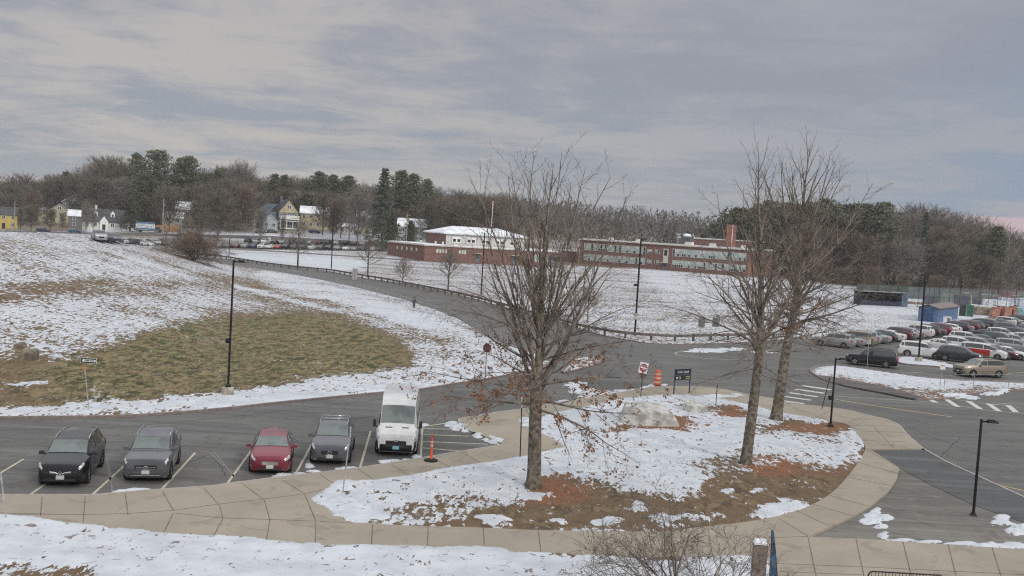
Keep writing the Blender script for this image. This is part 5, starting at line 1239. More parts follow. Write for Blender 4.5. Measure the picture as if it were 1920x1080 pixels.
far_car('sedan', 'blue', 590, 437, 0, 'navy blue saloon on the street right of the gabled house', 'cars on the street'); far_car('sedan', 'black', 648, 438, 0, 'black saloon on the street before the bright red one', 'cars on the street'); far_car('sedan', 'bright', 665, 438, 0, 'bright red saloon on the street in front of the pale garage', 'cars on the street')
far_car('sedan', 'teal', 140, 436, 10, 'blue-green saloon below the white house with dormers', 'cars on the street'); far_car('sedan', 'blue', 81, 434.5, 0, 'navy blue saloon at the foot of the hillside houses', 'cars on the street')
# ---------------------------------------------------------------- school
def frame_obj(loc, rz, name, label, cat): return empty(name, loc, rz, label, cat)
def wall_box(root, name, x0, x1, y0, y1, z0, z1, m, sub=None):
    mb = MB(); mb.box(((x0 + x1) / 2, (y0 + y1) / 2, (z0 + z1) / 2), (x1 - x0, y1 - y0, z1 - z0)); return mb.build(name, M[m], sub or root)
def win_band(root, x0, x1, z0, z1, y, n, dark=(), rnd_dark=.0, face='front', m='band_glass'):
    """row of tall panes with pale mullions, dark opened ones low down"""
    mb = MB(); w = x1 - x0; d = -.06
    mb.box(((x0 + x1) / 2, y + d / 2, (z0 + z1) / 2), (w, .06, z1 - z0), 0)
    for i in range(n + 1):
        mb.box((x0 + w * i / n, y + d - .02, (z0 + z1) / 2), (.10, .06, z1 - z0), 1)
    for z in (z0, z1, z0 + (z1 - z0) * .36): mb.box(((x0 + x1) / 2, y + d - .025, z), (w + .1, .06, .10), 1)
    for i in range(n):
        if i in dark or random.random() < rnd_dark:
            h = (z1 - z0) * (.32 if random.random() < .7 else .9); mb.box((x0 + w * (i + .5) / n, y + d - .004, z0 + .06 + h / 2), (w / n - .22, .05, h), 2)
    for i in range(0, n, 1):
        if random.random() < .35: mb.box((x0 + w * (i + .5) / n, y + d - .004, z1 - .1 - (z1 - z0) * .17), (w / n - .14, .044, (z1 - z0) * .34), 3)
    return mb.build('window', [M[m], M['concrete_trim'], M['dark_glass'], M['blind']], root)
M['blind'] = pmat('blind', (.62, .64, .60), .8, var=.06)
random.seed(17)
zS = 1.3
cR = G(1403, 519, zS)[:2]; cL = G(1085, 494, zS)[:2]
u = cR - cL; Lw = float(np.linalg.norm(u)); u = u / Lw; ang = math.atan2(u[1], u[0])
sch = frame_obj((cL[0], cL[1], zS), ang, 'school_building', 'long two-storey red brick school with ribbon windows and a tall chimney', 'school')
Hh = 8.7; Dp = 24
wall_box(sch, 'wall', 0, Lw - .4, 0, Dp, -1, Hh, 'brick')
wall_box(sch, 'wall', Lw - .4, Lw, 0.02, Dp, -1, Hh + .004, 'brick_lit')['label'] = 'brick end wall with sunlight painted into its orange tone'
wall_box(sch, 'roof', -.5, Lw + .6, -.5, Dp + .5, Hh, Hh + .45, 'concrete_trim'); wall_box(sch, 'roof_snow', .3, Lw - .3, .3, Dp - .3, Hh + .45, Hh + .6, 'roof_snow')
f1 = Lw * .415; f2 = Lw * .575
for z0, z1 in ((5.1, 7.6), (1.4, 3.7)):
    win_band(sch, Lw * .03, f1, z0, z1, 0, 26, rnd_dark=.4); win_band(sch, f2, Lw - 1.2, z0, z1, 0, 32, rnd_dark=.4)
for z in (5.6, 1.9):
    for x in (Lw * .44, Lw * .485):
        o = win_band(sch, x - .9, x + .9, z, z + 1.3, 0, 2, dark=(0, 1))
def door(root, x, y, w, h, m='door_blue', z=0, canopy=True, face=-1):
    mb = MB(); mb.box((x, y + face * .05, z + h / 2), (w, .1, h)); mb.box((x, y + face * .11, z + h * .7), (w * .5, .04, h * .3), 1); d = mb.build('door', [M[m], M['dark_glass']], root)
    if canopy: mb = MB(); mb.box((x, y + face * .6, z + h + .2), (w + .8, 1.2, .15)); mb.build('canopy', M['concrete_trim'], root)
xd = Lw * .535
mb = MB(); mb.box((xd, -.05, 5.0), (1.9, .1, 4.9)); mb.box((xd, -.12, 6.1), (1.1, .06, 2.0), 1); mb.build('window', [M['concrete_trim'], M['dark_glass']], sch); door(sch, xd, 0, 1.8, 2.4)
# end wall window bay and door
mb = MB(); mb.box((Lw + .06, 9.2, 5.0), (.1, 1.9, 5.4)); mb.box((Lw + .12, 9.2, 5.6), (.06, 1.1, 3.0), 1); mb.build('window', [M['concrete_trim'], M['dark_glass']], sch)
mb = MB(); mb.box((Lw + .06, 9.2, 1.1), (.12, 1.6, 2.2)); mb.build('door', M['door_blue'], sch)
# rear block and chimney, roof machinery
xr0, xr1 = Lw * .42, Lw * .83
wall_box(sch, 'wall', xr0, xr1, Dp + .02, Dp + 30, -1, Hh + 2.9, 'brick'); wall_box(sch, 'roof', xr0 - .3, xr1 + .3, Dp - .3, Dp + 30.3, Hh + 2.9, Hh + 3.2, 'concrete_trim'); wall_box(sch, 'roof_snow', xr0, xr1, Dp, Dp + 30, Hh + 3.2, Hh + 3.35, 'roof_snow')
mb = MB(); mb.box((Lw * .775, Dp * .75, Hh + 4.2), (2.6, 2.4, 8.6)); ch = mb.build('chimney', M['brick_red'], sch)
mb = MB(); mb.box((Lw * .775 + .95, Dp * .75 - 1.25, Hh + 4.3), (.35, .12, 8.4)); mb.build('flue_strip', M['concrete_trim'], ch)
mb = MB(); mb.box((Lw * .555, Dp * .55, Hh + 1.9), (3.8, 3.2, 3.2), taper=.92); mb.lathe((Lw * .555, Dp * .55, Hh + 3.5), [(1.5, 0), (1.5, .5), (.9, .9), (.1, 1.0)], 12, 1); mb.build('ventilation_unit', [M['grey_unit'] if 'grey_unit' in M else flat('grey_unit', (.09, .10, .10)), M['roof_snow']], sch)
for x, y, s_ in ((Lw * .30, 8, 1.4), (Lw * .60, 9, 2.2), (Lw * .70, 14, 1.6), (Lw * .12, 9, 1.2), (Lw * .9, 10, 1.2)):
    mb = MB(); mb.box((x, y, Hh + .6 + .5), (s_ * 1.3, s_, 1.0), taper=.8); mb.build('roof_box', M['concrete_trim'], sch)
wall_box(sch, 'wall', -16, 0, 3, 14, -1, 4.2, 'brick'); wall_box(sch, 'roof_snow', -16.3, -.02, 2.6, 14.4, 4.2, 4.6, 'roof_snow'); wall_box(sch, 'wall_panel', -.03, -.01, -.2, 12, 0, Hh - .5, 'concrete_trim')
# pale entrance bay left of the wing and low link
zG = 1.45
g0 = G(795, 488, zG)[:2]; ug = np.array([.935, .355]); ug /= np.linalg.norm(ug); ag = math.atan2(ug[1], ug[0])
gym = frame_obj((g0[0], g0[1], zG), ag, 'gymnasium', 'brick gymnasium with a snowy hipped roof, pale wall panels and low rooms in front', 'gymnasium')
LG = 44.0
hl = 4.35
mb = MB(); foot = [(0, 0, -1), (LG, 0, -1), (LG, 30, -1), (-3.2, 30, -1), (-4.6, 27, -1)]
mb.prism(foot, (0, 0, hl + 1)); mb.build('wall', M['brick'], gym)
mb = MB(); mb.prism([(-.4, -.4, hl), (LG, -.4, hl), (LG, 30.3, hl), (-3.4, 30.3, hl), (-5.0, 27, hl)], (0, 0, .35)); mb.build('roof', M['concrete_trim'], gym)
mb = MB(); mb.prism([(.2, .2, hl + .35), (LG - .3, .2, hl + .35), (LG - .3, 29.7, hl + .35), (-2.6, 29.7, hl + .35), (-4.2, 27, hl + .35)], (0, 0, .14)); mb.build('roof_snow', M['roof_snow'], gym)
def sw(x0, x1, n, z0=2.4, z1=3.5):
    mb = MB()
    for i in range(n):
        x = x0 + (x1 - x0) * (i + .5) / n; mb.box((x, -.04, (z0 + z1) / 2), ((x1 - x0) / n * .72, .08, z1 - z0)); 
    return mb.build('window', M['blind'], gym)
sw(3.5, 7.0, 4); sw(9.9 + .6, 13, 3)
for a in range(5):
    f = .2 + .13 * a; mb = MB(); mb.box((-4.6 * f - .05, 27 * f, 2.9), (.12, 1.7, 1.0)); mb.build('window', M['blind'], gym)
door(gym, 8.6, 0, 1.7, 2.6, canopy=False); door(gym, 16.5, 0, 1.6, 2.6); door(gym, 28.5, 0, 1.6, 2.6)
wall_box(gym, 'window', 35, 39.5, -.08, 0, 1.2, 3.4, 'band_glass'); door(gym, LG - 2.2, 0, 3.0, 3.4, canopy=False)
GX0, GX1, GY0, GY1, GZ = 8.8, 34.5, 8, 30, 8.5
wall_box(gym, 'wall', GX0 + .02, GX1, GY0 + .02, GY1, hl, GZ, 'brick')['label'] = 'upper brick hall'
mb = MB(); mb.box(((GX0 + GX1) / 2, GY0 - .04, (hl + .5 + GZ) / 2), (GX1 - GX0, .14, GZ - hl - .5)); mb.build('wall_panel', flat('pale_panel', (.50, .51, .47), var=.12, scale=.6), gym)
for k in range(5):
    x = GX0 + 3.4 + k * 4.7; mb = MB(); mb.box((x, GY0 - .14, 6.5), (2.9, .08, 1.9), 1)
    for s_ in (-.7, .7): mb.box((x + s_, GY0 - .20, 6.3), (.95, .06, .85), 0)
    mb.build('window', [M['dark_glass'], M['white_paint']], gym)
for x in (GX0 + 1, GX0 + 5.7, GX0 + 10.4, GX0 + 15.1, GX0 + 19.8): mb = MB(); mb.box((x, GY0 - .15, 6.7), (.35, .1, 3.6)); mb.build('pilaster', M['concrete_trim'], gym)
mb = MB(); e = 1.0; A_ = [(GX0 - e, GY0 - e, GZ), (GX1 + e, GY0 - e, GZ), (GX1 + e, GY1 + e, GZ), (GX0 - e, GY1 + e, GZ)]; ym = (GY0 + GY1) / 2
Rr = [(GX0 + 5, ym, GZ + 2.2), (GX1 - 5, ym, GZ + 2.2)]
V = A_ + Rr + [(p[0], p[1], p[2] - .35) for p in A_]
mb.add(V, [(0, 1, 5, 4), (2, 3, 4, 5), (1, 2, 5), (3, 0, 4), (0, 6, 7, 1), (1, 7, 8, 2), (2, 8, 9, 3), (3, 9, 6, 0), (9, 8, 7, 6)]); mb.build('roof', M['roof_snow'], gym)
for x in (1.6, 5.2, 7): mb = MB(); mb.box((x, 12 - x, hl + .9), (.5, .5, 1.0)); mb.build('roof_vent', M['concrete_trim'], gym)
# flag pole on the lawn
g = at_depth(921, 338); fp_ = empty('flag_pole', (g, 338, Hs(g, 338)), label='tall white flag pole rising behind the gymnasium', cat='flag pole')
mb = MB(); mb.tube([(0, 0, 0), (0, 0, 19.5)], [.16, .08], 8); mb.lathe((0, 0, 19.5), [(.1, 0), (.22, .12), (.1, .3)], 8); mb.build('pole', M['white_paint'], fp_); mb = MB(); mb.box((.05, 0, 18.3), (.5, .05, 1.8), rz=.6); mb.build('flag', flat('flag_red', (.45, .20, .20)), fp_)
# ---------------------------------------------------------------- houses
def house(px, Yd, w, d, h, rh, wall, roofm, label, rz=0, gable='x', storeys=2, win=3, chim=None, dormers=0, porch=False, door_x=None, base=None, snow_roof=.0, name='house', attic=False, cat='house'):
    x = at_depth(px, Yd); z = (Hs(x, Yd) + .05) if base is None else base
    az = math.atan2(-x, Yd) ; root = empty(name, (x, Yd, z), az + rz, label, cat)
    wm = flat('wall_' + wall[0], wall[1], var=.08)
    mb = MB(); mb.box((0, d / 2, h / 2 - .8), (w, d, h + 1.6))
    if gable == 'x':   # ridge along x, gables at the ends
        for sx in (-1, 1): mb.prism([(sx * (w / 2 - .01), 0.005, h), (sx * (w / 2 - .01), d - .005, h), (sx * (w / 2 - .01), d / 2, h + rh - .02)], (-sx * .15, 0, 0))
    else:
        for y in (0.01, d - .16): mb.prism([(-w / 2 + .005, y, h), (w / 2 - .005, y, h), (0, y, h + rh - .02)], (0, .15, 0))
    mb.build('wall', wm, root)
    mb = MB(); ov = .45; th = .2
    if gable == 'x':
        for y0, y1 in ((-ov, d / 2), (d + ov, d / 2)):
            k = -ov * rh / (d / 2); P = [(-w / 2 - ov, y0, h + k), (w / 2 + ov, y0, h + k), (w / 2 + ov, y1, h + rh), (-w / 2 - ov, y1, h + rh)]; mb.prism(P, (0, 0, th))
    else:
        for x0 in (-w / 2 - ov, w / 2 + ov):
            k = -ov * rh / (w / 2); P = [(x0, -ov, h + k), (0, -ov, h + rh), (0, d + ov, h + rh), (x0, d + ov, h + k)]; mb.prism(P, (0, 0, th))
    rf = mb.build('roof', M[roofm], root)
    if chim is not None: mb = MB(); mb.box((chim, d * .5, h + rh + .3), (.9, .7, 2.4)); mb.build('chimney', flat('wall_' + wall[0], wall[1]) if roofm != 'roof_snow' else M['brick'], rf)
    fh = h / storeys
    for s_ in range(storeys):
        for i in range(win):
            xx = -w / 2 + w * (i + .5) / win
            if door_x is not None and s_ == 0 and abs(xx - door_x) < w / win * .45: continue
            mb = MB(); mb.box((xx, -.03, fh * s_ + fh * .58), (1.25, .08, 1.45), 1); mb.box((xx - .28, -.075, fh * s_ + fh * .58), (.46, .04, 1.25), 0); mb.box((xx + .28, -.075, fh * s_ + fh * .58), (.46, .04, 1.25), 0); mb.build('window', [M['house_window'], M['white_paint']], root)
    if attic: mb = MB(); mb.box((0, -.05, h + rh * .42), (1.7, .1, 1.5), 1); mb.box((-.38, -.11, h + rh * .42), (.6, .04, 1.2), 0); mb.box((.38, -.11, h + rh * .42), (.6, .04, 1.2), 0); mb.build('window', [M['house_window'], M['white_paint']], root)
    if door_x is not None: mb = MB(); mb.box((door_x, -.04, 1.1), (1.1, .1, 2.2)); mb.build('door', M['dark_glass'], root)
    for k in range(dormers):
        xx = (-w / 2 + w * (k + .75) / (dormers + .5)); yy = d * .16
        mb = MB(); zz = h + rh * .32; mb.box((xx, yy + .9, zz + .6), (1.5, 1.8, 1.7)); mb.prism([(xx - .75, yy, zz + 1.45), (xx + .75, yy, zz + 1.45), (xx, yy, zz + 2.5)], (0, 2.2, 0)); dm = mb.build('dormer', M['white_paint'], root)
        mb = MB(); mb.box((xx, yy - .03, zz + .75), (.7, .06, .9)); mb.build('window', M['house_window'], dm)
    if porch:
        mb = MB(); mb.box((0, -1.4, fh * .95), (w * .96, 2.8, .25)); mb.box((0, -1.4, .3), (w * .96, 2.8, .5))
        for i in range(4): mb.box((-w * .46 + w * .92 * i / 3, -2.7, fh * .5), (.22, .22, fh * .9))
        mb.build('porch', M['white_paint'], root)
    return root
YL = ('yellow', (.55, .42, .13)); WH = ('white', (.66, .67, .64)); CRM = ('cream', (.50, .48, .33)); GRY = ('grey', (.16, .165, .17)); TAN = ('tan', (.46, .40, .27)); BLU = ('slate_blue', (.10, .13, .165)); PB = ('pale_blue', (.42, .48, .52)); BR = ('brown', (.20, .15, .12))
house(8, 385, 9.5, 8, 5.6, 2.6, YL, 'asphalt_roof', 'bright yellow house at the left edge above the mound', win=3, door_x=0)
house(-28, 390, 6, 6, 4.5, 2, WH, 'roof_snow', 'small white house cut by the left edge', win=2)
house(92, 430, 8, 7, 5, 2.2, CRM, 'roof_snow', 'cream house with snowy roof, lowest left of the hillside group', win=2)
house(112, 418, 8, 8, 5.2, 3.0, CRM, 'roof_snow', 'cream gabled house in the middle of the hillside group', gable='y', win=2, attic=True)
house(122, 440, 12, 7, 5.2, 2.2, WH, 'roof_snow', 'white house highest left in the hillside group', win=4, base=4.8)
house(143, 425, 11, 8, 6.5, 3.4, GRY, 'roof_snow', 'dark grey shingled house at the top of the hillside group', gable='y', win=3, attic=True, base=6.4)
house(150, 395, 8, 7, 4.6, 2.2, GRY, 'roof_snow', 'dark house with a snowy roof and white-framed window left of the white house', win=2)
wc = house(196, 378, 15, 8, 3.6, 4.4, WH, 'asphalt_roof', 'white storey-and-a-half house with two dormers and a white chimney', win=5, storeys=1, dormers=2, chim=-3.0, door_x=0)
mb = MB(); mb.box((0, -.6, 1.6), (2.9, 1.2, 3.2)); mb.prism([(-1.6, -1.25, 3.2), (1.6, -1.25, 3.2), (0, -1.25, 5.4)], (0, 2.4, 0)); mb.build('entrance_gable', M['white_paint'], wc); mb = MB(); mb.box((0, -1.25, 1.2), (1.1, .1, 2.2)); mb.build('door', M['dark_glass'], wc)
house(233, 384, 8, 7, 3.2, 2.8, WH, 'asphalt_roof', 'low white wing right of the dormered house', win=3, storeys=1)
th = house(358, 392, 11, 9, 7.2, 2.8, TAN, 'roof_snow', 'tan house with a small round-topped tower window among the trees', win=4, storeys=2)
mb = MB(); mb.lathe((1.5, .5, 6.5), [(1.7, 0), (1.7, 3.0), (1.4, 4.0), (.5, 4.6)], 12); mb.box((1.5, -1.25, 8.4), (1.2, .1, 1.2), 1); mb.build('tower', [flat('wall_tan', TAN[1]), M['house_window']], th)
house(325, 385, 7, 6, 4.6, 2, WH, 'roof_snow', 'small white house half hidden behind the pole and the wooden fence', win=2)
house(312, 398, 8, 6, 5.2, 2, ('brick_red', (.24, .10, .08)), 'asphalt_roof', 'reddish house behind the wooden fence', win=3)
vh = house(541, 384, 7.6, 11, 6.6, 4.6, BLU, 'asphalt_roof', 'slate-blue victorian house with a cream front gable and white porch', gable='y', win=4, attic=True, porch=True, rz=.20, chim=-2)
mb = MB(); mb.prism([(-3.9, -.08, 6.3), (3.9, -.08, 6.3), (0, -.08, 11.15)], (0, .14, 0)); mb.build('gable_front', flat('wall_cream2', (.50, .44, .28)), vh)
mb = MB(); mb.box((-7, 6, 3.0), (6, 8, 6.4)); mb.prism([(-10, 2, 6.2), (-4, 2, 6.2), (-4, 10, 6.2), (-10, 10, 6.2)], (0, 0, .2)); mb.prism([(-10.2, 2, 6.4), (-10.2, 10, 6.4), (-7, 10, 9.4), (-7, 2, 9.4)], (3.2, 0, 0)); mb.build('side_wing', flat('wall_slate_blue', BLU[1]), vh)
mb = MB(); mb.box((0, -2.85, 4.5), (7.2, .1, 1.6)); mb.build('porch_railing', M['white_paint'], vh)
house(507, 378, 5.5, 6, 3.4, 2.4, PB, 'roof_snow', 'small pale house tucked left of the victorian house', win=2, storeys=1, gable='y')
house(590, 392, 11, 8, 6.0, 2.6, TAN, 'roof_snow', 'tan house with snow on its roof right of the victorian house', win=4, chim=3.4)
house(673, 392, 11, 7, 3.3, 1.8, CRM, 'asphalt_roof', 'low cream garage-like house right of the pale forked tree', win=4, storeys=1)
house(650, 380, 6, 6, 3.0, 1.2, WH, 'roof_snow', 'small white garage behind the low cream house', win=2, storeys=1)
house(692, 402, 10, 8, 5.4, 2.2, GRY, 'roof_snow', 'dark house with a snow-covered roof behind the tall spruce', win=3)
house(773, 372, 10.5, 8, 6.6, 2.8, PB, 'roof_snow', 'pale blue house with snowy roof right of the tall spruce', win=3, chim=-2.2, gable='x')
house(800, 402, 6, 6, 5, 2, WH, 'roof_snow', 'white house peeping between evergreens left of the gymnasium', win=2)
house(856, 420, 8, 7, 5, 2.2, WH, 'roof_snow', 'white house with snowy roof high behind the gymnasium', win=3)
hh = house(1107, 420, 7, 6, 4.4, 2.8, WH, 'roof_snow', 'white gabled house just above the school roof left end', gable='y', win=2, attic=True)
random.seed(13)
for i, (px, Yd) in enumerate(((1276, 640), (1284, 655), (1290, 632), (1287, 618), (1296, 648), (1281, 612))):
    house(px, Yd, rnd(8, 12), 8, 5, 2.6, (WH, CRM, PB)[i % 3], 'roof_snow', ('topmost left', 'topmost middle', 'middle left', 'lowest right', 'topmost right', 'lowest left')[i] + ' house of the snowy cluster on the distant hill', win=2, base=None)
# delivery lorry, fence
x = at_depth(279, 366); tr = empty('box_truck', (x, 366, Hs(x, 366) + .2), math.atan2(-x, 366), 'blue and white box lorry parked on the street beside the wooden fence', 'truck')
mb = MB(); mb.box((-1.0, 0, 2.35), (6.6, 2.4, 2.7)); mb.build('cargo_box', flat('truck_white', (.50, .58, .62)), tr)
for z, m_ in ((3.45, 'a'), (1.35, 'a')): mb = MB(); mb.box((-1.0, -1.22, z), (6.64, .06, .42)); mb.build('stripe', flat('truck_blue', (.05, .12, .26)), tr)
mb = MB(); mb.box((3.4, 0, 1.35), (1.9, 2.2, 1.5), taper=.86); mb.box((4.5, 0, .95), (.9, 2.1, .8)); mb.build('cab', flat('truck_cab', (.05, .10, .13)), tr); mb = MB(); mb.box((3.5, -1.0, 1.75), (1.0, .14, .5)); mb.build('side_window', M['glass'], tr)
mb = MB(); mb.box((0, 0, .75), (9.0, 1.0, .25)); mb.build('chassis', M['trim'], tr)
for xx in (4.1, -2.6):
    for yy in (-1.0, 1.0): mb = MB(); mb.tube([(xx, yy - .15, .48), (xx, yy + .15, .48)], .48, 14); mb.build('wheel', M['tyre'], tr)
def slat_fence(p0, p1, h, m, label, cat='fence', n=20, name='fence'):
    a = np.array(p0, float); b = np.array(p1, float); root = empty(name, (a[0], a[1], a[2]), 0, label, cat); d = b - a
    mb = MB(); mb.add([(0, 0, .1), (d[0], d[1], d[2] + .1), (d[0], d[1], d[2] + h), (0, 0, h)], [(0, 1, 2, 3)]); mb.add([(0.03, .06, .1), (d[0], d[1] + .06, d[2] + .1), (d[0], d[1] + .06, d[2] + h), (0.03, .06, h)], [(3, 2, 1, 0)]); mb.add([(0, 0, h), (d[0], d[1], d[2] + h), (d[0], d[1] + .06, d[2] + h), (0, .06, h)], [(0, 1, 2, 3)]); mb.build('panel', M[m] if m in M else m, root)
    for i in range(n + 1):
        q = d * i / n; mb = MB(); mb.box((q[0], q[1] - .06, q[2] + h / 2), (.12, .10, h + .15)); mb.build('post', M['wood_post'], root)
p0 = (at_depth(292, 372), 372, 0); p1 = (at_depth(338, 372), 372, 0); slat_fence((p0[0], 372, Hs(p0[0], 372)), (p1[0], 372, Hs(p1[0], 372)), 2.6, 'new_wood', 'new orange-brown wooden fence right of the lorry', n=5)
# ---------------------------------------------------------------- utility poles and wires
def util(px, Yd, top, label, r=.22):
    x = at_depth(px, Yd); z = Hs(x, Yd); d = ray(px, top); h = CH + d[2] / d[1] * Yd - z
    root = empty('utility_pole', (x, Yd, z), 0, label, 'utility pole'); mb = MB(); mb.tube([(0, 0, -.3), (0, 0, h)], [r, r * .7], 8); mb.build('pole', flat('pole_wood', (.33, .29, .23)), root)
    mb = MB(); mb.box((0, 0, h - .9), (2.2, .14, .16)); mb.box((.45, 0, h - 2.4), (.5, .5, 1.0)); mb.build('crossarm', M['grey_metal'], root); return (x, Yd, z + h - .8)
U = [util(-60, 366, 372, 'utility pole outside the left edge') if False else (at_depth(-60, 366), 366, Hs(at_depth(-60, 366), 366) + 13), util(28, 366, 378, 'utility pole with a transformer right of the yellow house'), util(306, 366, 372, 'tall pale utility pole behind the wooden fence'), util(474 + 3, 364, 408, 'short utility pole left of the victorian house', .16), util(656, 362, 386, 'pale utility pole in front of the low cream house'), util(763, 350, 399, 'utility pole in front of the pale blue house'), util(865, 390, 398, 'utility pole behind the gymnasium roof')]
util(1889, 330, 423, 'tall thin pole above the wood at the right edge', .18)
wr = MB()
for a, b in zip(U[:3], U[1:3]) : pass
for k in range(len(U) - 1):
    a, b = Vector(U[k]), Vector(U[k + 1])
    for o_ in (-.8, 0, .8, -3.0):
        pts = [a.lerp(b, t_ / 10) + Vector((0, 0, (0 if o_ > -2 else -1.6) - 4 * 1.4 * (t_ / 10) * (1 - t_ / 10))) for t_ in range(11)]
        wr.tube([(p.x, p.y + (o_ if o_ > -2 else 0), p.z) for p in pts], .035, 3, cap=False)
tag(wr.build('power_line', M['trim']), 'thin sagging power lines strung between the utility poles along the street', 'power line')
# ---------------------------------------------------------------- street lamps
def lamp(px, py, top_px, label, arm=1, az=0, r=.075, base='plate', head='led', extra=None, name='street_lamp', depth=None, two=False, lean=0):
    g = place(px, py); x, y, z = g; tx, ty_ = top_px; d = ray(tx, ty_); h = CH + d[2] / d[1] * y - z
    root = empty(name, (x, y, z), R(az), label, 'street lamp')
    mb = MB(); mb.tube([(0, 0, 0), (0, 0, h)], [r * 1.15, r], 10); mb.build('pole', M['black_metal'], root, True, 50)
    if base == 'plate': mb = MB(); mb.lathe((0, 0, .02), [(.20, 0), (.20, .06), (.12, .16), (.10, .22)], 12); mb.build('base', M['black_metal'], root)
    elif base == 'concrete': mb = MB(); mb.lathe((0, 0, -.1), [(.38, 0), (.36, .5), (.32, .56)], 14); mb.lathe((0, 0, .46), [(.2, 0), (.2, .08), (.12, .2)], 12, 1); mb.build('base', [M['concrete_base'], M['black_metal']], root)
    for s_ in ((1, -1) if two else (1,)):
        mb = MB(); mb.box((s_ * .14, 0, h - .10), (.24, .06, .07)); ar = mb.build('arm', M['black_metal'], root)
        mb = MB(); mb.box((s_ * .48, 0, h - .09), (.46, .27, .09), taper=.9); mb.box((s_ * .44, 0, h - .02), (.26, .18, .05)); mb.build('lamp_head', M['black_metal'], root)
    if extra: extra(root, h)
    return root
def ex_cam(frac, big=1.0):
    def f(root, h):
        mb = MB(); mb.box((-.16, 0, h * frac), (.22, .16, .28 * big)); mb.build('control_box', M['black_metal'], root)
    return f
def slab(root, h): mb = MB(); mb.lathe((0, 0, -.03), [(.55, 0), (.5, .07), (.2, .09)], 9); mb.build('footing', M['concrete_base'], root)
lamp(1825, 964, (1856, 787), 'slim black lamp post with one arm standing in the grey forecourt', az=0, extra=slab, r=.055)
lamp(1557, 800, (1572, 671), 'slim black lamp post beside the orange mulch near the crosswalk', az=10, extra=ex_cam(.42, .9), r=.055)
lamp(427, 741, (430, 487), 'tall black lamp post with concrete foot on the edge of the mound', base='concrete', extra=ex_cam(.40), r=.062)
lamp(621, 504, (624, 405), 'tall thin lamp post behind the guard rail near the pale cabinet', r=.11, base='none', az=180)
lamp(902, 553, (908, 436), 'tall thin lamp post in front of the gymnasium', r=.10, base='none', az=180)
def ex_sign(root, h):
    mb = MB(); mb.box((-.25, 0, h * .52), (.5, .3, .25)); mb.build('camera_box', M['black_metal'], root)
    mb = MB(); mb.box((-.02, -.13, h * .20), (.55, .04, .75)); mb.build('notice', flat('notice', (.45, .46, .46)), root)
lamp(1190, 629, (1205, 447), 'tall black lamp post with a pale notice right of the oak', r=.10, base='plate', extra=ex_sign)
lamp(1722, 677, (1731, 527), 'twin-headed lamp post with concrete foot in the lot island', r=.09, base='concrete', two=True, az=0)
lamp(429, 486, (431, 446), 'short thin lamp post behind the guard rail above the mound lamp', r=.09, base='none') if True else None
# the lamp head and railing at the very bottom edge
g = G(1524, 1100, 4.2); bl = empty('street_lamp', (g[0], g[1], HG(g[0], g[1])), R(5), 'black lamp head seen from above at the bottom edge', 'street lamp'); hb_ = 4.25 - HG(g[0], g[1])
e_ = G(1502, 1079, 4.2); 
mb = MB(); mb.tube([(-.28, 0, 0), (-.28, 0, hb_ + .12)], .05, 10); mb.build('pole', M['black_metal'], bl, True, 50); mb = MB(); mb.box((-.12, 0, hb_), (.28, .05, .06)); mb.build('arm', M['black_metal'], bl); mb = MB(); mb.box((.22, 0, hb_), (.52, .26, .08), taper=.9); mb.lathe((.02, 0, hb_ + .04), [(.05, 0), (.05, .08)], 8); mb.build('lamp_head', M['black_metal'], bl)
g1 = G(1624, 1128, .13); g2 = G(1765, 1136, .13); d = g2 - g1
q = ray(1700, 1075); hr = CH + q[2] / q[1] * ((g1[1] + g2[1]) / 2) - .13
br = empty('bike_rack', (g1[0], g1[1], .13), math.atan2(d[1], d[0]), 'black grid railing of a cycle rack at the bottom edge', 'bike rack'); L_ = float(np.hypot(d[0], d[1]))
mb = MB(); mb.tube([(0, 0, 0), (0, 0, hr - .12), (.05, 0, hr - .03), (.14, 0, hr), (L_ - .14, 0, hr), (L_ - .05, 0, hr - .03), (L_, 0, hr - .12), (L_, 0, 0)], .024, 8); mb.build('frame', M['black_metal'], br, True)
for i in range(1, 22): mb = MB(); mb.tube([(L_ * i / 22, 0, .1), (L_ * i / 22, 0, hr)], .011, 5); mb.build('bar', M['black_metal'], br)
# snow-topped pillar with a blue banner at the bottom edge
g = G(1425, 1130, .1); pl = empty('pillar', (g[0], g[1], HG(g[0], g[1]) - .05), R(-8), 'grey-brown pillar with a blue banner and a snow cap at the bottom edge', 'pillar')
mb = MB(); mb.box((-.12, 0, .95), (.42, .42, 1.9)); mb.build('shaft', flat('pillar_stone', (.20, .165, .14), var=.3, scale=5), pl); mb = MB(); mb.box((-.12, 0, 1.93), (.44, .44, .10), taper=.75); mb.build('snow_cap', M['snow'], pl)
mb = MB(); V = []
for i in range(9):
    f = i / 8; yy = .05 * math.sin(f * 5); w_ = .10 + .22 * min(1, (1 - f) * 1.6); V += [(.14 + .04 * math.sin(f * 3), -.2, 2.4 * f), (.18 + w_ * .75 + .03 * math.sin(f * 4), -.05, 2.28 * f)]
mb.add(V, [(2 * i, 2 * i + 1, 2 * i + 3, 2 * i + 2) for i in range(8)]); mb.add([(a + .03, b + .02, c) for a, b, c in V], [(2 * i + 2, 2 * i + 3, 2 * i + 1, 2 * i) for i in range(8)]); mb.build('banner', flat('banner_blue', (.022, .07, .14), var=.4, scale=3), pl)
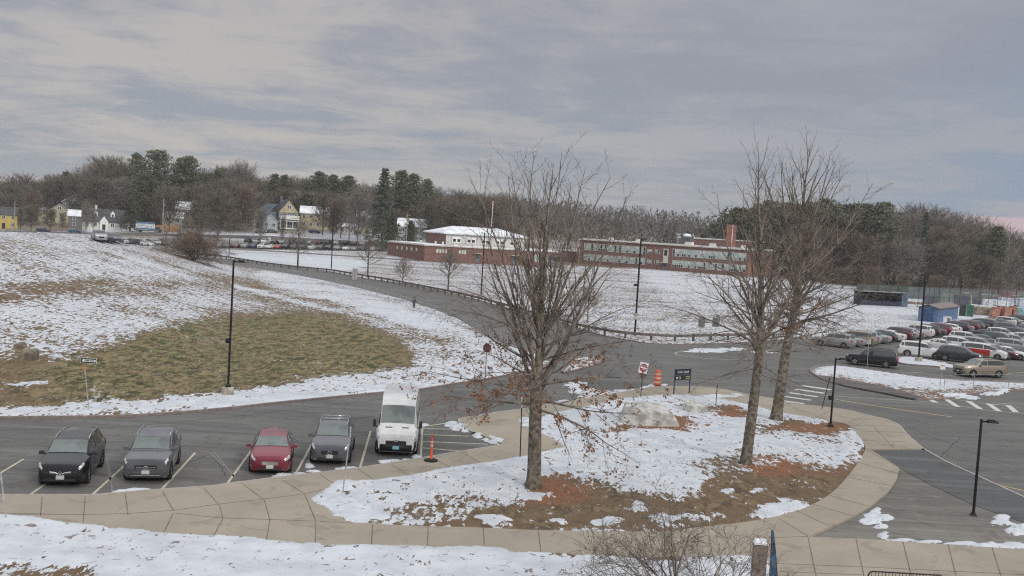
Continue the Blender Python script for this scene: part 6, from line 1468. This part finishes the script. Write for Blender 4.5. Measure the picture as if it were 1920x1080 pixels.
# ---------------------------------------------------------------- signs
def text_mesh(name, s_, size, m, parent, loc, rot=(math.pi / 2, 0, 0), bold=0.0, space=1.0):
    c = bpy.data.curves.new(name, 'FONT'); c.body = s_; c.size = size; c.align_x = 'CENTER'; c.align_y = 'CENTER'; c.extrude = .004; c.offset = bold; c.space_character = space
    o = bpy.data.objects.new(name + '_c', c); COL.objects.link(o); dg = bpy.context.evaluated_depsgraph_get()
    me = bpy.data.meshes.new_from_object(o.evaluated_get(dg)); me.materials.clear(); me.materials.append(M[m]); bpy.data.objects.remove(o)
    r = link(name, me, parent, loc); r.rotation_euler = rot; return r
def vdisc(mb, c, r, y, m, k=24):
    mb.add([(c[0] + r * math.cos(6.2832 * j / k), y, c[1] + r * math.sin(6.2832 * j / k)) for j in range(k)], [tuple(range(k))], m)
def sign_root(px, py, topx, label, rz, name='road_sign', cat='sign'):
    x, y, z = place(px, py); d = ray(*topx); h = CH + d[2] / d[1] * y - z
    # lean so that the top passes through its place
    top = d[0] / d[1] * y
    root = empty(name, (x, y, z), rz, label, cat); return root, h, top - x
# one way
root, h, dx = sign_root(167, 771, (157, 672), 'black and white ONE WAY arrow sign on a leaning post below the rocks', 0)
mb = MB(); mb.tube([(0, 0, -.1), (dx, 0, h)], .03, 6); mb.build('post', M['galv'], root)
mb = MB(); mb.box((dx * .86, .02, h * .86), (.16, .10, .55)); mb.build('wooden_sleeve', M['new_wood'], root)
sw_, sh = .86, .30; c = (dx + .30, h - .10)
mb = MB(); mb.box((c[0], -.05, c[1]), (sw_, .02, sh), 1); mb.box((c[0], -.062, c[1]), (sw_ - .03, .008, sh - .03), 0); mb.build('panel', [M['sign_black'], M['white_paint']], root)
mb = MB(); a0 = c[0] - sw_ * .44; mb.add([(a0, -.07, c[1]), (a0 + .13, -.07, c[1] - .11), (a0 + .13, -.07, c[1] - .065), (c[0] + sw_ * .44, -.07, c[1] - .065), (c[0] + sw_ * .44, -.07, c[1] + .065), (a0 + .13, -.07, c[1] + .065), (a0 + .13, -.07, c[1] + .11)], [tuple(range(7))]); mb.build('arrow', M['white_paint'], root)
text_mesh('lettering', 'ONE WAY', .115, 'sign_black', root, (c[0] + .04, -.075, c[1]), bold=.003)
# do not enter
root, h, dx = sign_root(1201, 746, (1207, 680), 'red and white DO NOT ENTER sign tilted on a thin post', R(8))
mb = MB(); mb.tube([(0, 0, -.1), (dx, 0, h)], .028, 6); mb.build('post', M['black_metal'], root)
s_ = .62; pan = empty('panel_mount', (dx, -.05, h - .36)); bpy.data.objects.remove(pan)
mb = MB(); tl_ = -.12
mb.box((dx, -.05, h - .36), (s_, .02, .78), 1, ry=.17); ob = mb.build('panel', [M['sign_red'], M['white_paint']], root)
mb = MB(); vdisc(mb, (dx, h - .36), s_ * .46, -.064, 0); ob = mb.build('red_disc', M['sign_red'], root)
mb = MB(); mb.box((dx, -.068, h - .36), (s_ * .78, .006, .11), ry=.30); mb.build('white_bar', M['white_paint'], root)
text_mesh('lettering', 'DO NOT', .085, 'white_paint', root, (dx + .02, -.075, h - .22), rot=(math.pi / 2, .25, 0), bold=.002); text_mesh('lettering', 'ENTER', .085, 'white_paint', root, (dx - .01, -.075, h - .50), rot=(math.pi / 2, .25, 0), bold=.002)
# octagonal stop sign seen from behind
root, h, dx = sign_root(909, 717, (906, 643), 'dark red octagonal sign on the snowy tip of the mound', R(150))
mb = MB(); mb.tube([(0, 0, -.1), (0, 0, h)], .03, 6); mb.build('post', M['wood_post'], root); mb = MB(); mb.prism([(.36 * math.cos(R(22.5 + 45 * k)), -.05, h - .36 + .36 * math.sin(R(22.5 + 45 * k))) for k in range(8)], (0, .03, 0), 0); mb.build('panel', flat('dull_red', (.13, .03, .05)), root)
# directional board on two posts
xl, yl, zl = place(1263, 741); xr_, yr_, zr_ = place(1292, 739)
root = empty('directory_sign', (xl, yl, zl), math.atan2(yr_ - yl, xr_ - xl), 'dark navy directory board with white and yellow lettering on two posts', 'sign'); Ls = math.hypot(xr_ - xl, yr_ - yl)
d = ray(1268, 692); h = CH + d[2] / d[1] * yl - zl
for xx in (0, Ls): mb = MB(); mb.box((xx, 0, h / 2), (.07, .07, h)); mb.build('post', flat('post_blue', (.06, .09, .13)), root)
for z0, z1 in ((h - .44, h - .02), (h - .84, h - .47)): mb = MB(); mb.box((Ls / 2, -.05, (z0 + z1) / 2), (Ls - .04, .03, z1 - z0)); mb.build('board', M['sign_navy'], root)
mb = MB(); xx = .22; random.seed(2)
for k, hgt in enumerate((.17, .11, .11, .17, .11, .11, 0, .17, .11, .11, .11, .14)):
    if hgt: mb.box((xx, -.07, h - .30 + hgt / 2), (.045, .012, hgt)); mb.box((xx + .02, -.07, h - .29), (.05, .012, .03))
    xx += (Ls - .42) / 12
mb.build('lettering', M['white_paint'], root)
mb = MB(); vdisc(mb, (.17, h - .66), .085, -.07, 0); mb.build('dot', M['white_paint'], root)
mb = MB(); mb.box((.46, -.07, h - .655), (.19, .012, .20)); 
for z in (h - .58, h - .72): mb.box((Ls - .36, -.07, z), (.44, .012, .05))
mb.build('yellow_mark', M['sign_yellow'], root); mb = MB(); mb.tube([(.42, -.08, h - .74), (.42, -.08, h - .57), (.50, -.08, h - .58), (.50, -.08, h - .65), (.43, -.08, h - .66)], .016, 4); mb.build('mark_detail', M['sign_navy'], root)
# plain thin posts with small signs
def thin_sign(px, py, top, label, w=.30, hh=.45, m='sign_back', ph=None, rz=0, post='galv', edge=False):
    root, h, dx = sign_root(px, py, top, label, rz); mb = MB(); mb.tube([(0, 0, -.1), (dx, 0, h)], .028, 6); mb.build('post', M[post], root)
    mb = MB(); mb.box((dx, -.04, h - hh / 2), (w, .02, hh)); mb.box((dx, -.052, h - hh / 2), (w * .8, .006, hh * .12), 1); mb.build('panel', [M[m] if m in M else m, M['sign_back']], root)
thin_sign(642, 928, (658, 800), 'grey leaning post with an edge-on sign in front of the grey crossover', w=.06, hh=.45, m='galv')
thin_sign(975, 861, (979, 745), 'thin dark post with a yellowish edge-on sign left of the oak trunk', w=.08, hh=.50, m='concrete_trim', post='black_metal')
thin_sign(12, 975, (1, 885), 'leaning grey post cut by the left edge of the photo', w=.05, hh=.3, m='galv')
thin_sign(1312, 646, (1316, 597), 'dark square sign seen from behind at the guard rail, left of the pair', w=.72, hh=1.0)
thin_sign(1341, 646, (1343, 596), 'dark sign with a bracket at the guard rail, right of the pair', w=.80, hh=1.0)
thin_sign(1762, 731, (1768, 679), 'small white notice on a post in the snow in front of the beige off-roader', w=.45, hh=.62, m='white_paint')
thin_sign(1626, 688, (1629, 636), 'grey square sign on a post in front of the black car', w=.40, hh=.5, m='galv')
thin_sign(1342, 761, (1345, 722), 'thin short marker post behind the flat rock', w=.04, hh=.2, m='black_metal', post='black_metal')
thin_sign(1540, 768, (1556, 708), 'thin leaning black post near the crosswalk', w=.04, hh=.2, m='black_metal', post='black_metal')
for k, (px, Yd, lab) in enumerate(((1662, 268, 'leftmost small white board on the tennis screens'), (1717, 268, 'small white board on the tennis screens behind the twin lamp'), (1757, 270, 'small white board over the middle of the tennis screens'), (1807, 268, 'small white board above the portable toilets'), (1852, 268, 'small white board above the snowy pallets'))):
    x = at_depth(px, Yd); d = ray(px, 545 + k * 4.6); h = CH + d[2] / d[1] * Yd
    root = empty('backboard', (x, Yd, 0), 0, lab, 'backboard', 'white boards above the tennis screens'); mb = MB(); mb.tube([(0, 0, 0), (0, .1, h)], .07, 6); mb.build('post', M['galv'], root); mb = MB(); mb.box((0, -.1, h), (1.3, .08, 1.5), 0); mb.box((0, -.15, h - .2), (.6, .04, .5), 1); mb.build('board', [M['white_paint'], M['grey_metal']], root)
# pale cabinet at the guard rail
x, y, z = place(665, 524); cb_ = empty('utility_cabinet', (x, y, z), R(5), 'pale grey metal cabinet standing at the guard rail by the road', 'utility cabinet')
mb = MB(); mb.box((0, 0, 1.15), (.95, .7, 2.2)); mb.box((0, 0, 2.28), (1.05, .8, .08)); mb.build('body', M['galv'], cb_); mb = MB(); mb.box((.0, -.36, 1.2), (.04, .03, 1.9)); mb.build('door_seam', M['trim'], cb_)
# traffic drum and delineator
x, y, z = place(1232, 722); z = .02; dr = empty('traffic_drum', (x, y, z), 0, 'orange and white striped traffic drum at the edge of the road', 'traffic drum')
mb = MB(); mb.lathe((0, 0, 0), [(.36, 0), (.36, .07), (.31, .09), (.30, .10)], 18, 0); mb.build('base', M['rubber'], dr)
zz = .1; prof = []
for i, (r0, r1, m_) in enumerate(((.290, .285, 0), (.275, .270, 1), (.285, .280, 0), (.265, .260, 1), (.270, .262, 0), (.245, .24, 1), (.25, .20, 0))):
    mb = MB(); mb.lathe((0, 0, zz), [(r0, 0), (r1, .155)], 20, 0); mb.build('band', M['refl'] if m_ else M['orange'], dr, True, 40); zz += .155
mb = MB(); mb.tube([(-.06, 0, zz), (-.06, 0, zz + .10), (.06, 0, zz + .10), (.06, 0, zz)], .022, 6); mb.build('handle', M['orange'], dr)
x, y, z = G(808, 864, .135); dl = empty('delineator_post', (x, y, z), 0, 'slim orange delineator post with pale collars on a black rubber base', 'delineator post')
mb = MB(); mb.prism([(.34 * math.cos(R(22.5 + 45 * k)), .34 * math.sin(R(22.5 + 45 * k)), 0) for k in range(8)], (0, 0, .06)); mb.lathe((0, 0, .06), [(.2, 0), (.13, .05)], 12); mb.build('base', M['rubber'], dl)
mb = MB(); mb.lathe((0, 0, .08), [(.085, 0), (.065, .1), (.055, .8), (.05, 1.0), (.035, 1.12), (.05, 1.14), (.05, 1.19), (.02, 1.21)], 12); mb.build('post', M['orange'], dl, True, 40)
for z_ in (.70, .86): mb = MB(); mb.lathe((0, 0, z_), [(.064, 0), (.062, .09)], 12); mb.build('collar', M['refl'], dl)
# ---------------------------------------------------------------- guard rail and chain-link fence
RAIL = [(360, 479), (411, 484), (445, 489), (500, 498), (560, 505), (620, 511), (660, 518), (720, 528), (790, 542), (840, 552), (900, 566), (960, 583), (1020, 600), (1060, 611), (1100, 622), (1162, 633), (1205, 636), (1250, 640), (1333, 638), (1410, 636), (1450, 634)]
def resample(P, step):
    P = np.array(P); s_ = np.concatenate([[0], np.cumsum(np.linalg.norm(np.diff(P, axis=0), axis=1))]); n = int(s_[-1] / step) + 1
    q = np.linspace(0, s_[-1], n); return np.stack([np.interp(q, s_, P[:, 0]), np.interp(q, s_, P[:, 1])], 1)
RP = resample(smooth(W2(RAIL, .1), 3), 3.0)
gr = empty('guard_rail', (RP[0][0], RP[0][1], 0), 0, 'long low guard rail of dark timber posts along the far side of the road', 'guard rail'); o0 = np.array([RP[0][0], RP[0][1]])
random.seed(8)
for i, p in enumerate(RP[:98]):
    z = Hs(*p) + .1; mb = MB(); mb.box((p[0] - o0[0], p[1] - o0[1] + .02, z + .38), (.24, .24, .84 + rnd(-.03, .03)), rz=rnd(-.1, .1)); mb.build('post', M['wood_post'], gr)
mb = MB(); Q = RP
for i in range(len(Q) - 1):
    a, b = Q[i], Q[i + 1]; d = b - a; L_ = np.hypot(*d); c = (a + b) / 2 - o0; mb.box((c[0], c[1] - .16, Hs(*((a + b) / 2)) + .1 + .62), (L_ * 1.002, .08, .30), rz=math.atan2(d[1], d[0]))
mb.build('rail', pmat('rail_wood', (.135, .115, .105), .85, scale=1.5), gr)
FEN = [(470, 509), (540, 523), (620, 540), (700, 559), (775, 583), (840, 604), (900, 628), (950, 655)]
FP = resample(smooth(W2(FEN, .1), 3), 3.0)
fe = empty('chain_link_fence', (FP[0][0], FP[0][1], 0), 0, 'low chain-link fence with thin silver posts along the near side of the road', 'fence'); o1 = FP[0].copy()
for p in FP[:98]: mb = MB(); z = Hs(*p) + .1; mb.tube([(p[0] - o1[0], p[1] - o1[1], z - .1), (p[0] - o1[0], p[1] - o1[1], z + 1.28)], .026, 6); mb.build('post', M['galv'], fe)
mb = MB(); mb.tube([(p[0] - o1[0], p[1] - o1[1], Hs(*p) + .1 + 1.24) for p in FP], .02, 5, cap=False); mb.build('top_rail', M['galv'], fe)
lm = bpy.data.materials.new('chain_link'); lm.use_nodes = True; t = lm.node_tree; b = t.nodes['Principled BSDF']; b.inputs['Base Color'].default_value = (.42, .43, .44, 1); b.inputs['Roughness'].default_value = .5; b.inputs['Alpha'].default_value = .12
t.links.new(sstep(t, noise(t, N(t, 'ShaderNodeTexCoord').outputs['Object'], 12, 2, .5), .3, .7, .06, .18), b.inputs['Alpha'])
mb = MB()
for a, c in zip(FP[:-1], FP[1:]):
    za, zc2 = Hs(*a) + .1, Hs(*c) + .1; mb.add([(a[0] - o1[0], a[1] - o1[1], za + .02), (c[0] - o1[0], c[1] - o1[1], zc2 + .02), (c[0] - o1[0], c[1] - o1[1], zc2 + 1.22), (a[0] - o1[0], a[1] - o1[1], za + 1.22)], [(0, 1, 2, 3)])
mb.build('wire_mesh', lm, fe)
# railing along the right-hand snow bank
HRL = resample(W2([(1770, 727), (1812, 725), (1864, 724), (1930, 727), (2050, 733)], .1), 3.3); rr_ = empty('railing', (HRL[0][0], HRL[0][1], .1), 0, 'thin dark two-post railing in the snow bank at the right edge', 'railing'); o2 = HRL[0].copy()
for p in HRL: mb = MB(); mb.tube([(p[0] - o2[0], p[1] - o2[1], 0), (p[0] - o2[0], p[1] - o2[1], 1.1)], .03, 6); mb.build('post', M['grey_metal'], rr_)
for z in (1.08, .55): mb = MB(); mb.tube([(p[0] - o2[0], p[1] - o2[1], z) for p in HRL], .022, 5); mb.build('rail', M['grey_metal'], rr_)
# ---------------------------------------------------------------- boulders
def rock(px0, px1, pyb, h, dep, label, seed, m='stone', snowcap=True, tilt=0, flatn=.55):
    random.seed(seed); a = place(px0, pyb); b = place(px1, pyb); cx, cy = (a[0] + b[0]) / 2, (a[1] + b[1]) / 2 + dep * .35; w = math.hypot(b[0] - a[0], b[1] - a[1])
    root = empty('boulder', (cx, cy, HG(cx, cy) - .1), tilt, label, 'boulder'); bm = bmesh.new(); bmesh.ops.create_icosphere(bm, subdivisions=4, radius=1)
    pl_ = [(Vector((rnd(-1, 1), rnd(-1, 1), rnd(-.1, .6))).normalized(), rnd(.62, .9)) for _ in range(9)] + [(Vector((0.05, -.1, 1)).normalized(), flatn), (Vector((.1, -1, .25)).normalized(), .72), (Vector((1, -.3, .3)).normalized(), .8)]
    for v in bm.verts:
        p = v.co.copy()
        for n, dd in pl_:
            k = p.dot(n) - dd
            if k > 0: p -= n * k * .92
        nz = math.sin(p.x * 7 + seed) * math.cos(p.y * 6) * .02 + math.sin(p.z * 11 + p.x * 9) * .015
        p *= 1 + nz; v.co = Vector((p.x * w * .56, p.y * dep * .6, max(-.1, p.z) * h / flatn))
    me = bpy.data.meshes.new('stone'); bm.to_mesh(me); bm.free(); me.materials.append(M[m]); me.polygons.foreach_set('use_smooth', [True] * len(me.polygons)); me.set_sharp_from_angle(angle=R(28))
    link('stone', me, root); return root
flat('stone_snowy', (.58, .57, .54), rough=.95, scale=1.6, bump=.6, col2=(.27, .265, .25), detail=8)
flat('stone_brown', (.20, .165, .12), rough=.95, scale=2, bump=.5, col2=(.10, .08, .065))
rock(1160, 1282, 798, 1.0, 2.6, 'large pale boulder dusted with snow in the tree island', 3, 'stone_snowy', tilt=R(8))
rock(1288, 1330, 775, .55, 1.6, 'small flat grey rock right of the large boulder', 5, 'stone_snowy', flatn=.4)
rock(30, 62, 676, .6, 1.6, 'brown rounded rock on the mound, lower of the two left ones', 8, 'stone_brown')
rock(20, 42, 655, .35, 1.2, 'dark rock half under snow, upper of the two left ones', 9, 'stone_brown')
# ---------------------------------------------------------------- sports yard at the right
def box_at(px0, px1, Yd, h, dep, name): 
    x0 = at_depth(px0, Yd); x1 = at_depth(px1, Yd); return x0, x1
def shed():
    a = G(1735, 603, 0)[:2]; b = G(1757, 606, 0)[:2]; c = G(1795, 599, 0)[:2]
    u1 = b - a; u2 = c - b; L1 = np.linalg.norm(u1); L2 = np.linalg.norm(u2); an = math.atan2(u2[1], u2[0])
    root = empty('storage_shed', (b[0], b[1], 0), an, 'blue storage shed with a brown low-pitched roof', 'shed'); D = 3.2; hh = 2.5
    mb = MB(); mb.box((L2 / 2, D / 2, hh / 2), (L2, D, hh)); 
    for x in (.02, L2 - .17): mb.prism([(x, 0, hh), (x, D, hh), (x, D / 2, hh + .5)], (.15, 0, 0))
    mb.build('wall', flat('shed_blue', (.10, .17, .31), var=.06), root)
    mb = MB()
    for y0, y1 in ((-.3, D / 2), (D + .3, D / 2)): mb.prism([(-.3, y0, hh - .08), (L2 + .3, y0, hh - .08), (L2 + .3, y1, hh + .53), (-.3, y1, hh + .53)], (0, 0, .12))
    mb.build('roof', flat('shed_roof', (.21, .17, .155)), root)
    mb = MB(); mb.box((-.04, D / 2, 1.15), (.08, 1.8, 2.2)); mb.build('door', flat('shed_door', (.05, .09, .2)), root)
    return root
shed()
x, y, _ = G(1773, 604, 0); ac = empty('air_unit', (x, y, 0), R(-10), 'white box unit with a rounded side in front of the blue shed', 'equipment box'); mb = MB(); mb.box((0, 0, .5), (1.7, 1.0, 1.0), taper=.96); mb.box((.4, -.51, .5), (.5, .04, .7), 1); mb.tube([(-.9, -.5, .45), (-.9, .5, .45)], .45, 12); mb.build('casing', [M['white_paint'], M['grey_metal']], ac)
def loo(px, py, m, label):
    x, y, _ = G(px, py, 0); root = empty('portable_toilet', (x, y, 0), R(-25), label, 'portable toilet'); mb = MB(); mb.box((0, 0, 1.1), (1.2, 1.2, 2.2)); mb.build('cabin', m, root); mb = MB(); mb.box((0, 0, 2.27), (1.26, 1.26, .16), taper=.8); mb.build('roof', m, root); mb = MB(); mb.box((.62, 0, 1.05), (.05, .85, 1.9)); mb.build('door', flat('toilet_door', (.42, .50, .44)), root)
loo(1804, 593, flat('toilet_dark', (.03, .045, .045)), 'dark portable toilet just right of the blue shed'); loo(1818, 594, flat('toilet_green', (.04, .15, .10)), 'green and white portable toilet beside the dark one')
# long dugout / container
a = G(1612, 572, 0); b = G(1694, 576, 0); an = math.atan2(b[1] - a[1], b[0] - a[0]); L_ = float(np.hypot(b[0] - a[0], b[1] - a[1])); dg_ = empty('dugout', (a[0], a[1], 0), an, 'long dark open-fronted dugout with a blue end wall', 'dugout')
mb = MB(); mb.box((L_ / 2, 2.4, 1.5), (L_, .2, 3.0)); mb.build('back_wall', flat('dugout_dark', (.02, .022, .035)), dg_); mb = MB(); mb.box((L_ / 2, 1.0, 3.1), (L_ + .6, 3.4, .12)); mb.build('roof', M['grey_metal'], dg_)
for xx in (0, L_): mb = MB(); mb.box((xx, 1.1, 1.5), (1.4 if xx else .2, 2.8, 3.0)); mb.build('end_wall', flat('dugout_blue', (.09, .14, .20)) if xx else flat('dugout_dark', (.02, .022, .035)), dg_)
mb = MB(); mb.box((L_ / 2, -.2, .55), (L_, .12, 1.1)); mb.build('front_board', flat('dugout_dark2', (.03, .03, .07)), dg_)
for k in range(1, 6): mb = MB(); mb.box((L_ * k / 6, -.2, 1.5), (.12, .12, 3.0)); mb.build('post', M['trim'], dg_)
# tennis screens
def screen(px0, px1, y0, y1, z0h, label, m='dark_green_screen'):
    xa = at_depth(px0, y0); xb = at_depth(px1, y1); root = empty('court_fence', (xa, y0, 0), 0, label, 'fence'); d = Vector((xb - xa, y1 - y0, 0)); n = max(2, int(d.length / 5))
    mb = MB(); mb.prism([(0, 0, .2), (d.x, d.y, .2), (d.x, d.y, z0h), (0, 0, z0h)], (0, .05, 0)); mb.build('screen', M[m], root)
    for i in range(n + 1): mb = MB(); mb.tube([(d.x * i / n, d.y * i / n - .06, 0), (d.x * i / n, d.y * i / n - .06, z0h + .1)], .05, 6); mb.build('post', M['trim'], root)
screen(1612, 1845, 262, 262, 3.2, 'long grey-green windscreen fence behind the sports yard'); screen(1845, 1990, 262, 285, 2.2, 'dull grey fence continuing right behind the snowy pallets')
# tall net posts
random.seed(23)
def netfence(px0, px1, py0, py1, h, label, n=10):
    a = G(px0, py0, 0); b = G(px1, py1, 0); root = empty('wire_fence', (a[0], a[1], 0), 0, label, 'fence'); d = b - a
    for i in range(n + 1): mb = MB(); q = d * i / n; mb.tube([(q[0], q[1], 0), (q[0], q[1], h)], .05, 5); mb.build('post', M['trim'], root)
    for z in (h, h / 2, .1): mb = MB(); mb.tube([(0, 0, z), (d[0], d[1], z)], .03, 4); mb.build('rail', M['trim'], root)
    mb = MB(); mb.add([(0, 0, 0), (d[0], d[1], 0), (d[0], d[1], h), (0, 0, h)], [(0, 1, 2, 3)]); mb.build('wire_mesh', lm, root)
netfence(1700, 1920, 576, 579, 4.6, 'tall thin dark wire fence crossing the sports yard', 12)
def heap(px, py, w, h, d, cols, label, name='stack', cat='stack', rz=0, n=5):
    x, y, _ = G(px, py, 0); root = empty(name, (x, y, 0), rz, label, cat)
    for i in range(n): mb = MB(); mb.box((rnd(-w / 2, w / 2) * .7, rnd(0, d), h * rnd(.3, .55)), (w * rnd(.25, .5), d * rnd(.3, .6), h * rnd(.6, 1.0)), rz=rnd(-.3, .3), taper=rnd(.6, 1)); mb.build('bundle', flat('heap_%.2f%.2f%.2f' % cols[i % len(cols)], cols[i % len(cols)]), root)
ORG = (.36, .16, .115); TRQ = (.13, .24, .25); RB = (.22, .18, .15); GN = (.09, .12, .10); WT = (.55, .58, .60); NV = (.04, .05, .09); TB_ = (.38, .30, .20)
heap(1880, 596, 5, 2.4, 3, [ORG, (.40, .20, .15)], 'salmon-orange stacked mats at the right of the yard', rz=.2, n=4); heap(1898, 594, 3, 2.2, 2, [(.42, .36, .3), ORG], 'leaning planks between orange and turquoise stacks', n=4); heap(1910, 594, 4.5, 2.2, 3, [TRQ, (.16, .34, .38)], 'turquoise stacked mats at the right of the yard', n=4)
heap(1848, 592, 9, 1.9, 2.5, [RB, (.26, .21, .17)], 'long brown soil heap between the toilets and the orange mats', n=7); heap(1785, 575, 10, 3.0, 4, [NV, GN, (.12, .14, .13)], 'dark green and navy covered equipment behind the blue shed', n=7); heap(1815, 574, 4, 3.6, 3, [TB_, GN, (.45, .40, .28)], 'tan and olive covered equipment behind the toilets', n=5)
heap(1752, 571, 5, 2.4, 2, [WT, (.5, .5, .42)], 'pale rounded cover left behind the blue shed', n=3); heap(1860, 574, 8, 1.8, 4, [WT, (.62, .65, .68), NV], 'snow-covered pallets right of the tan equipment', n=7); heap(1900, 575, 7, 2.6, 3, [WT, (.45, .5, .6), (.2, .03, .05)], 'white and blue wrapped goods near the right edge', n=6); heap(1885, 560, 6, 2.0, 2, [(.18, .03, .05), (.10, .03, .06)], 'dark red container top behind the wrapped goods', n=2); heap(1722, 572, 5, .8, 2, [(.20, .11, .08)], 'low reddish brown heap right of the dugout', n=3)
heap(1770, 563, 12, 2.6, 2, [(.28, .10, .10), (.30, .16, .12)], 'reddish brick-coloured low store behind the dark equipment', n=4)
# ---------------------------------------------------------------- the walker by the road
def person():
    x, y, z = place(776, 577); root = empty('person', (x, y, .03), R(70), 'person in dark navy winter clothes walking on the road beyond the fence', 'person')
    J = dict(pel=(0, 0, .95), ch=(.02, 0, 1.28), nk=(.02, 0, 1.47), hd=(.03, 0, 1.62), ht=(.03, 0, 1.74), hL=(0, .10, .92), kL=(.14, .11, .52), aL=(.06, .11, .10), tL=(.22, .11, .04), hR=(0, -.10, .92), kR=(.02, -.11, .50), aR=(-.24, -.11, .13), tR=(-.12, -.11, .04), sL=(.02, .19, 1.42), eL=(-.08, .24, 1.14), wL=(.04, .25, .92), fL=(.08, .25, .84), sR=(.02, -.19, 1.42), eR=(.04, -.25, 1.14), wR=(.20, -.24, .96), fR=(.26, -.23, .90))
    E_ = [('pel', 'ch'), ('ch', 'nk'), ('nk', 'hd'), ('hd', 'ht'), ('pel', 'hL'), ('hL', 'kL'), ('kL', 'aL'), ('aL', 'tL'), ('pel', 'hR'), ('hR', 'kR'), ('kR', 'aR'), ('aR', 'tR'), ('nk', 'sL'), ('sL', 'eL'), ('eL', 'wL'), ('wL', 'fL'), ('nk', 'sR'), ('sR', 'eR'), ('eR', 'wR'), ('wR', 'fR')]
    Rd = dict(pel=.15, ch=.18, nk=.07, hd=.105, ht=.08, hL=.10, kL=.07, aL=.05, tL=.035, hR=.10, kR=.07, aR=.05, tR=.035, sL=.08, eL=.055, wL=.04, fL=.03, sR=.08, eR=.055, wR=.04, fR=.03)
    ks = list(J); me = bpy.data.meshes.new('clothed_body'); me.from_pydata([J[k] for k in ks], [(ks.index(a), ks.index(b)) for a, b in E_], [])
    o = bpy.data.objects.new('tmp', me); COL.objects.link(o); sk = o.modifiers.new('skin', 'SKIN'); sv = me.skin_vertices[0].data
    for i, k in enumerate(ks): sv[i].radius = (Rd[k], Rd[k]); sv[i].use_root = (k == 'pel')
    sb = o.modifiers.new('sub', 'SUBSURF'); sb.levels = 2; sb.render_levels = 2; dg = bpy.context.evaluated_depsgraph_get(); me2 = bpy.data.meshes.new_from_object(o.evaluated_get(dg)); bpy.data.objects.remove(o)
    navy = flat('coat_navy', (.015, .02, .045)); jean = flat('trouser_dark', (.02, .022, .03)); skin_ = flat('skin', (.45, .28, .21)); me2.materials.clear(); [me2.materials.append(q) for q in (navy, jean, skin_)]
    for p in me2.polygons:
        zz = p.center.z; p.material_index = 1 if zz < .86 and abs(p.center.y) < .19 else 2 if 1.50 < zz and abs(p.center.y) < .13 else 0; p.use_smooth = True
    link('body', me2, root); mb = MB(); mb.lathe((.015, 0, 1.58), [(.09, 0), (.118, .07), (.11, .15), (.06, .20)], 12); mb.build('hair', flat('hair_black', (.01, .01, .012)), root, True)
person()

# ---------------------------------------------------------------- air
bm = bmesh.new(); bmesh.ops.create_cube(bm, size=1)
hz_ = bpy.data.meshes.new('haze'); bm.to_mesh(hz_); bm.free(); ho = link('haze', hz_); ho.scale = (9400, 5200, 62); ho.location = (0, 2100, 29.9)
hm = bpy.data.materials.new('haze'); hm.use_nodes = True; t = hm.node_tree; t.nodes.clear(); pv = N(t, 'ShaderNodeVolumePrincipled'); pv.inputs['Color'].default_value = (.93, .95, 1, 1); pv.inputs['Density'].default_value = .00017
hout = N(t, 'ShaderNodeOutputMaterial'); t.links.new(pv.outputs[0], hout.inputs['Volume']); hz_.materials.append(hm); tag(ho, 'thin winter haze', 'haze', kind='stuff')
